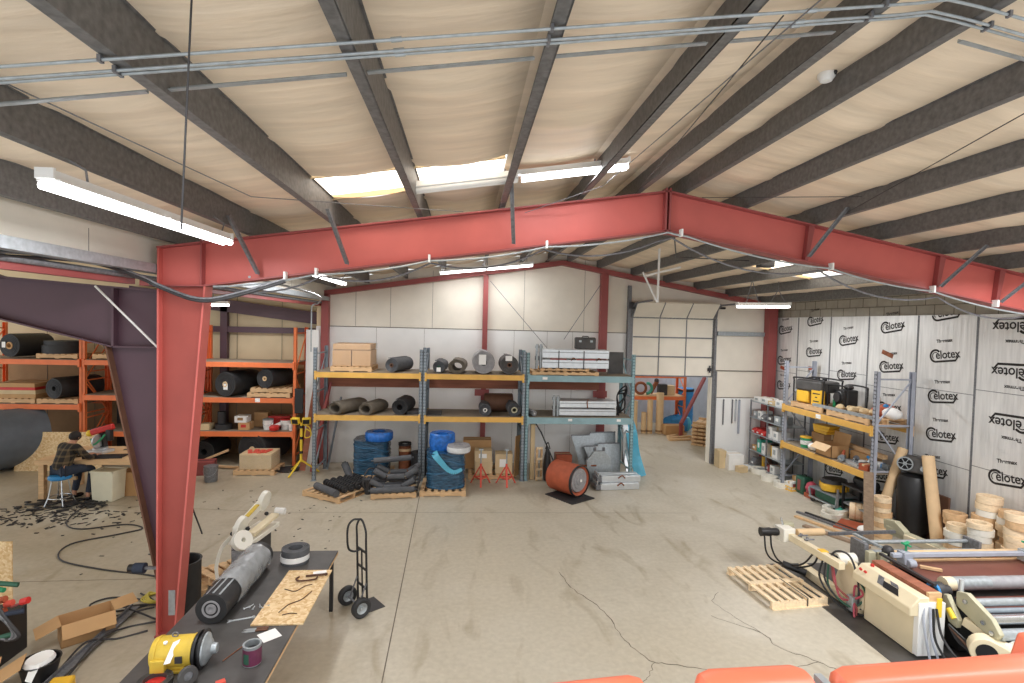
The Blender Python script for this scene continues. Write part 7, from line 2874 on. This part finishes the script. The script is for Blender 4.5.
b.lathe([(0.0, 0.3), (0.165, 0.3), (0.16, 0.315), (0.12, 0.335), (0.085, 0.36), (0.06, 0.37), (0.05, 0.42), (0, 0.42)], (0, 0, 0.175), (1, 0, 0), 30)
obj('bell', b, 'galv_light', t)
b = B()
b.tube([(0.03 * math.cos(2 * PI * i / 12), 0, 0.355 + 0.025 * math.sin(2 * PI * i / 12)) for i in range(12)], 0.007, 6, closed=True)
obj('lifting_eye', b, 'galv', t)
b = B()
b.quad((0.02, -0.1, 0.325), (0.075, -0.06, 0.335), (0.03, -0.19, 0.16), (-0.03, -0.2, 0.155))
b.quad((0.02, -0.102, 0.324), (-0.03, -0.202, 0.154), (0.03, -0.192, 0.159), (0.075, -0.062, 0.334))
obj('paper_tag', b, 'paper', t)
ringroll('flange_ring', 'dark flange ring with red inside at the bottom left of the work table', (-2.47, 4.47, T), 0.13, 0.085, 0.05, 'charcoal')
b = B()
b.lathe([(0.0, 0), (0.084, 0), (0.084, 0.012), (0, 0.012)], n=24)
solo('red_disc', b, 'red', 'red disc lying inside the dark flange ring', 'disc', (-2.47, 4.47, T + 0.001))
t = thing('pulley_ring', 'small dark pulley ring standing on edge before the motor', 'pulley', (-2.22, 4.47, T + 0.075))
b = B()
b.lathe([(0.035, 0), (0.07, 0), (0.075, 0.01), (0.065, 0.02), (0.075, 0.03), (0.07, 0.04), (0.035, 0.04)], (0, 0, 0), (0.7, -0.7, 0.15), 24, closed=True)
obj('rim', b, 'charcoal', t)
b = B()
b.lathe([(0.0, 0.01), (0.035, 0.01), (0.035, 0.03), (0, 0.03)], (0, 0, 0), (0.7, -0.7, 0.15), 16)
obj('hub', b, 'galv', t)
b = B()
b.box((0, 0, 0.01), (0.07, 0.05, 0.02))
solo('orange_wedge', b, 'jack_red', 'small orange block at the bottom edge of the work table', 'block', (-1.95, 4.46, T), 0.6)
wire([Vector((-2.06, 4.75, T + 0.006)), Vector((-1.98, 4.95, T + 0.006)), Vector((-1.95, 5.0, T + 0.006))], 0.004, 'rust', 'thin rusty wire on the table right of the motor', 'bent_rod', 'rod')

# black drum behind the red column
t = thing('steel_drum', 'open black drum standing behind the red column', 'drum', (-3.52, 6.96, 0))
b = B()
b.lathe([(0.21, 0.0), (0.215, 0.66), (0.225, 0.68), (0.2, 0.68), (0.19, 0.64), (0.19, 0.04), (0, 0.04)], n=32)
obj('shell', b, 'black_rubber', t)
b = B()
b.tube(smooth_path([(0.02, 0, 0.5), (-0.02, 0.04, 0.9), (0.05, 0.02, 1.15)]), 0.01)
b.tube(smooth_path([(-0.05, 0, 0.5), (0.02, -0.04, 0.8), (0.0, 0.02, 1.1)]), 0.01)
obj('cord', b, 'dark', t)
wire(smooth_path([(-3.3, 7.0, 1.0), (-3.33, 6.72, 1.6), (-3.36, 6.62, 2.2)]), 0.01, 'dark', 'dark cord rising beside the red column from the drum', 'cable', 'cable')
t = thing('cord_reel', 'small dark blue plug box hanging on the left of the red column', 'plug', (-3.78, 6.53, 0.78))
b = B()
b.cyl((-0.06, 0, 0), (0.06, 0, 0), 0.06)
obj('housing', b, 'denim', t)
b = B()
b.cyl((-0.12, 0, 0), (-0.06, 0, 0), 0.045)
obj('plug', b, 'black', t)
b = B()
b.b2(0.06, 0.235, -0.015, 0.015, -0.015, 0.015)
obj('bracket', b, 'galv', t)
# pallets and boxes behind the table, strap coil
pallet('wooden pallet on the floor between the black drum and the band saw', 1.0, 0.8, (-3.2, 7.85, 0), 0.5)
pallet('upper wooden pallet between the black drum and the band saw', 0.9, 0.6, (-3.12, 7.75, 0.125), 0.9)
carton('grey_case', 'grey box under the white strap coil by the band saw', (-2.98, 7.55, 0.25), (0.35, 0.3, 0.32), 0.4, 'galv', 'dark', cat='box')
t = thing('strap_coil', 'white strap coil with hanging tail beside the work table', 'coil', (-3.0, 7.42, 0.72))
b = B()
b.lathe([(0.03, 0), (0.13, 0), (0.13, 0.09), (0.03, 0.09)], (0, 0, 0), (0.75, -0.55, 0.5), 28, closed=True)
obj('coil', b, 'cream_white', t)
b = B()
pp = smooth_path([(-0.1, -0.02, 0.08), (-0.2, -0.1, -0.05), (-0.22, -0.2, -0.25), (-0.16, -0.3, -0.38)])
for p, q in zip(pp, pp[1:]):
    b.bar(p, q, 0.08, 0.006, up=(1, 0, 0.3))
obj('tail', b, 'cream_white', t)
# horizontal band saw
t = thing('band_saw', 'white horizontal band saw on a dark stand behind the work table', 'saw', (-3.08, 8.15, 0), -0.16)
t.scale = (1.0, 0.8, 0.88)
b = B()
b.b2(-0.16, 0.16, -0.42, 0.42, 0.0, 0.05)
b.b2(-0.12, 0.12, -0.3, 0.3, 0.05, 0.58)
obj('stand', b, 'dark', t, bevel=0.01)
b = B()
b.b2(-0.17, 0.17, -0.5, 0.5, 0.58, 0.66)
obj('bed', b, 'cream_white', t, bevel=0.01)
b = B()
b.bar((-0.1, -0.42, 0.80), (-0.1, 0.5, 1.02), 0.10, 0.12)
obj('bow', b, 'cream_white', t, bevel=0.015)
for y, z in ((-0.36, 0.84), (0.42, 1.04)):
    b = B()
    b.lathe([(0, 0), (0.17, 0), (0.18, 0.02), (0.18, 0.07), (0, 0.08)], (-0.02, y, z), (-1, 0, 0.2), 24)
    obj('wheel_cover', b, 'cream_white', t)
b = B()
b.bar((0.09, -0.35, 0.72), (0.12, 0.45, 0.80), 0.12, 0.06)
obj('work_table', b, 'cream_paint', t, bevel=0.01)
b = B()
b.bar((-0.06, -0.15, 0.955), (-0.06, 0.2, 1.04), 0.06, 0.02)
obj('yellow_label', b, 'motor_yellow', t)
b = B()
b.cyl((0.1, 0.5, 0.85), (0.25, 0.5, 0.85), 0.06)
obj('motor', b, 'white', t)
b = B()
b.box((0, -0.5, 0.68), (0.14, 0.14, 0.18))
obj('gear_box', b, 'black', t, bevel=0.02)
for k, (x, y, z) in enumerate(((0.0, -0.25, 0.78), (-0.16, -0.4, 0.74), (0.04, 0.3, 0.86))):
    b = B()
    b.sphere((x, y, z), 0.035, 10)
    obj('knob', b, 'black', t)
b = B()
b.tube(smooth_path([(0.15, -0.3, 0.6), (0.22, -0.35, 0.35), (0.2, -0.4, 0.02)]), 0.012)
obj('cord', b, 'olive', t)

# hand truck
t = thing('hand_truck', 'black two wheeled hand truck standing on the open floor beside the table', 'hand truck', (-1.27, 6.98, 0), math.atan2(-0.32, 0.24))
# local x = axle direction, local y = forward (toe plate side)
lean = -0.10
def hp(x, h, o=0.0):
    return (x, o + lean * h * 0.35, h)
for x in (-0.13, 0.13):
    b = B()
    b.cyl(hp(x, 0.05), hp(x, 0.95), 0.014, n=10)
    obj('rail', b, 'black', t)
b = B()
b.tube(smooth_path([hp(-0.13, 0.94), hp(-0.13, 1.06), hp(-0.06, 1.16), hp(0.0, 1.185), hp(0.06, 1.16), hp(0.13, 1.06), hp(0.13, 0.94)]), 0.014)
obj('top_loop', b, 'black', t)
b = B()
b.tube(smooth_path([hp(-0.02, 1.18), hp(-0.03, 1.19, -0.1), hp(-0.03, 1.1, -0.17), hp(-0.03, 0.85, -0.17), hp(-0.02, 0.78, -0.1), hp(-0.02, 0.78, 0.0)]), 0.014)
obj('grip_handle', b, 'black', t)
b = B()
b.cyl(hp(0, 0.1), hp(0, 0.78), 0.011, n=8)
obj('centre_bar', b, 'black', t)
for h in (0.3, 0.55, 0.78):
    b = B()
    b.bar(hp(-0.13, h), hp(0.13, h), 0.012, 0.03)
    obj('cross_bar', b, 'black', t)
b = B()
b.b2(-0.16, 0.16, 0.0, 0.24, 0.0, 0.008)
b.b2(-0.16, 0.16, -0.008, 0.004, 0.0, 0.1)
obj('toe_plate', b, 'dark', t)
b = B()
b.cyl((-0.2, -0.12, 0.125), (0.2, -0.12, 0.125), 0.012)
b.bar((-0.13, -0.12, 0.125), hp(-0.13, 0.4), 0.02, 0.012)
b.bar((0.13, -0.12, 0.125), hp(0.13, 0.4), 0.02, 0.012)
obj('axle', b, 'galv', t)
for s in (-1, 1):
    b = B()
    b.lathe([(0.07, -0.03), (0.105, -0.04), (0.125, -0.025), (0.125, 0.025), (0.105, 0.04), (0.07, 0.03)], (s * 0.2, -0.12, 0.125), (1, 0, 0), 28, closed=True)
    wz = obj('wheel', b, 'black_rubber', t)
    b = B()
    b.lathe([(0.0, -0.035), (0.022, -0.035), (0.03, -0.012), (0.06, -0.02), (0.071, -0.03), (0.071, 0.03), (0.06, 0.02), (0.03, 0.012), (0.022, 0.035), (0, 0.035)], (s * 0.2, -0.12, 0.125), (1, 0, 0), 24)
    obj('rim', b, 'galv_light', wz)

# open carton, steel angle and floor clutter at left
def open_box(label, loc, rz, L, W, H, m='cardboard', ang=(0.5, 0.9, 0.6, 0.35)):
    t = thing('open_carton', label, 'box', loc, rz)
    b = B()
    e = 0.006
    b.b2(-L / 2, L / 2, -W / 2, W / 2, 0, e)
    b.b2(-L / 2, -L / 2 + e, -W / 2, W / 2, 0, H)
    b.b2(L / 2 - e, L / 2, -W / 2, W / 2, 0, H)
    b.b2(-L / 2, L / 2, -W / 2, -W / 2 + e, 0, H)
    b.b2(-L / 2, L / 2, W / 2 - e, W / 2, 0, H)
    obj('body', b, m, t)
    fl = [((-L / 2, 0, H), (-1, 0), W, ang[0]), ((L / 2, 0, H), (1, 0), W, ang[1]), ((0, -W / 2, H), (0, -1), L, ang[2]), ((0, W / 2, H), (0, 1), L, ang[3])]
    for p, d, wid, a in fl:
        if a is None:
            continue
        f = W * 0.52 if d[0] == 0 else W * 0.75
        q = Vector(p) + Vector((d[0] * math.cos(a), d[1] * math.cos(a), math.sin(a))) * f
        b = B()
        b.bar(p, q, wid - 0.01, 0.006)
        obj('flap', b, m, t)
    return t
open_box('open brown carton with spread flaps on the floor at lower left', (-4.36, 6.52, 0), 0.72, 0.5, 0.30, 0.26, ang=(-0.35, 0.1, -1.0, None))
open_box('open brown carton cut by the lower left corner of the picture', (-4.70, 5.40, 0), 0.5, 0.4, 0.32, 0.16, ang=(0.3, 0.5, 0.2, 0.4))
b = B()
b.bar((-4.08, 5.50, 0.04), (-4.13, 7.05, 0.04), 0.09, 0.012)
b.bar((-4.12, 5.50, 0.04), (-4.17, 7.05, 0.04), 0.012, 0.08)
solo('steel_angle', b, 'galv', 'long grey steel angle bar lying beside the open carton', 'steel bar', (0, 0, -0.0))
t = thing('black_bin', 'round black tub with a white bag in it at the lower left', 'tub', (-4.28, 5.72, 0))
b = B()
b.lathe([(0.13, 0), (0.17, 0.2), (0.18, 0.21), (0.165, 0.21), (0.15, 0.15), (0, 0.14)], n=26)
obj('tub', b, 'black', t)
b = B()
b.lathe([(0, 0.16), (0.12, 0.165), (0.15, 0.2), (0.13, 0.235), (0.05, 0.22), (0, 0.225)], n=20, sq=0.8)
obj('white_bag', b, 'paper', t)
b = B()
b.quad((0.02, -0.15, 0.235), (0.1, -0.13, 0.235), (0.07, -0.2, 0.1), (0.01, -0.2, 0.12))
obj('bag_flap', b, 'paper', t)
b = B()
b.box((0, 0, 0.06), (0.2, 0.16, 0.12))
solo('yellow_case', b, 'tool_yellow', 'yellow box at the lower left edge of the picture', 'box', (-3.94, 5.52, 0), 0.2, bevel=0.02)
# hose stand with green and red fittings at the far left
t = thing('hose_stand', 'dark stand crowded with green hoses and red fittings at the left edge', 'hose stand', (-4.90, 6.1, 0))
b = B()
b.b2(-0.4, 0.06, -0.18, 0.2, 0, 0.5)
obj('stand', b, 'black', t, bevel=0.01)
for k in range(4):
    b = B()
    pts = [(-0.25 + 0.1 * k, -0.22, 0.75), (0.12 + 0.04 * k, -0.26, 0.62 - 0.03 * k), (0.26 + 0.02 * k, -0.25, 0.45 - 0.02 * k), (0.2, -0.26, 0.36), (-0.2, -0.22, 0.55 - 0.05 * k)]
    b.tube(smooth_path(pts), 0.018)
    obj('hose', b, ('galv', 'rubber_grey', 'galv', 'dark')[k], t)
for k, (p, q, m) in enumerate((((-0.3, -0.1, 0.88), (0.2, -0.1, 0.86), 'dark_green'), ((-0.3, 0.0, 0.74), (0.02, -0.05, 0.78), 'green'), ((-0.25, -0.22, 0.2), (0.3, -0.24, 0.42), 'dark_green'), ((-0.25, -0.24, 0.1), (-0.1, -0.24, 0.5), 'teal'), ((0.05, -0.2, 0.55), (0.32, -0.18, 0.62), 'denim'))):
    b = B()
    b.tube(smooth_path([p, ((p[0] + q[0]) / 2, p[1] - 0.03, (p[2] + q[2]) / 2 + 0.03), q]), 0.026)
    obj('green_hose', b, m, t)
for p, m in (((0.12, -0.12, 0.66), 'jack_red'), ((0.05, -0.12, 0.7), 'drum_orange'), ((0.3, -0.15, 0.70), 'red'), ((0.06, -0.14, 0.58), 'drum_orange')):
    b = B()
    b.cyl((p[0] - 0.03, p[1], p[2]), (p[0] + 0.04, p[1], p[2] + 0.02), 0.035, n=10)
    obj('fitting', b, m, t)
b = B()
b.cyl((0.16, -0.14, 0.64), (0.3, -0.15, 0.7), 0.012)
obj('valve_stem', b, 'dark_red', t)
b = B()
b.box((0, 0, 0.42), (0.3, 0.02, 0.84))
solo('plywood_sheet', b, 'osb', 'strand board strip standing at the left edge behind the hose stand', 'board', (-5.86, 7.2, 0))

# cords on the floor
wire(smooth_path([(-3.8, 7.3, 0.5), (-3.9, 7.5, 0.1), (-4.39, 7.94, 0.012), (-5.29, 8.19, 0.012), (-6.1, 8.54, 0.012), (-6.34, 9.1, 0.012), (-5.85, 9.5, 0.012), (-5.6, 9.75, 0.012), (-6.0, 9.95, 0.012), (-6.6, 9.75, 0.012), (-7.03, 10.0, 0.012), (-7.3, 10.7, 0.012), (-7.2, 11.2, 0.012)]), 0.012, 'dark', 'long dark cord snaking over the floor from the bench to the red column', 'cord', 'cord')
tn = ['dark cord looping widest in the tangle left of the column', 'second dark cord in the tangle left of the column', 'dark cord nearest the open carton in the tangle', 'dark cord running from the tangle to the column foot', 'dark cord crossing the steel angle bar']
paths = [[(-3.7, 7.0, .012), (-4.1, 7.25, .012), (-4.6, 7.35, .012), (-4.75, 7.15, .012), (-4.35, 7.0, .012), (-4.0, 7.2, .012), (-4.3, 7.45, .012)], [(-3.68, 7.1, .03), (-4.2, 7.1, .03), (-4.55, 6.95, .03), (-4.3, 6.85, .03), (-3.9, 7.05, .03)],
         [(-4.9, 6.95, .012), (-4.5, 7.1, .05), (-4.1, 6.95, .045), (-3.75, 6.8, .012)], [(-3.7, 6.75, .012), (-4.0, 6.62, .012), (-4.05, 6.3, .09), (-4.0, 5.9, .1), (-3.9, 5.3, .012)], [(-3.7, 6.55, .012), (-3.95, 6.4, .012), (-4.15, 6.2, .1), (-4.2, 5.9, .012), (-4.15, 5.5, .012)]]
for p, l_ in zip(paths, tn):
    wire(smooth_path(p), 0.011, 'dark', l_, 'cord', 'cord')
b = B()
for k in range(5):
    pp = smooth_path([(-3.62, 7.35 + 0.05 * k, 0.02 + 0.01 * k), (-3.9, 7.5 - 0.03 * k, 0.025), (-4.2, 7.3 + 0.04 * k, 0.02), (-3.95, 7.15, 0.03 + .006 * k), (-3.62, 7.4, 0.02)])
    b.tube(pp, 0.009, 6)
tag(obj('yellow_rope', b, 'rope_yellow'), 'yellowish rope bunched on the floor left of the red column', 'rope', kind='stuff')
# rubber offcuts littering the floor by the bench
b = B()
for i in range(230):
    a = random.random()
    x = random.gauss(-7.6, 1.0)
    y = random.gauss(10.35, 0.38)
    if y > 11.3:
        continue
    b.box((x, y, 0.006), (random.uniform(.04, .16), random.uniform(.012, .035), 0.008), rot=(0, 0, random.uniform(0, 3.1)))
for i in range(60):
    b.box((random.gauss(-7.75, .35), random.gauss(11.15, .2), 0.02), (random.uniform(.1, .3), random.uniform(.03, .09), 0.02), rot=(0.1, 0.1, random.uniform(0, 3.1)))
for i in range(60):
    b.box((random.uniform(-6, -2), random.uniform(8, 12.3), 0.003), (random.uniform(.02, .08), random.uniform(.01, .03), 0.004), rot=(0, 0, random.uniform(0, 3.1)))
tag(obj('rubber_scraps', b, 'black_rubber'), 'dark rubber scraps littering the floor around the stool', 'scraps', kind='stuff')
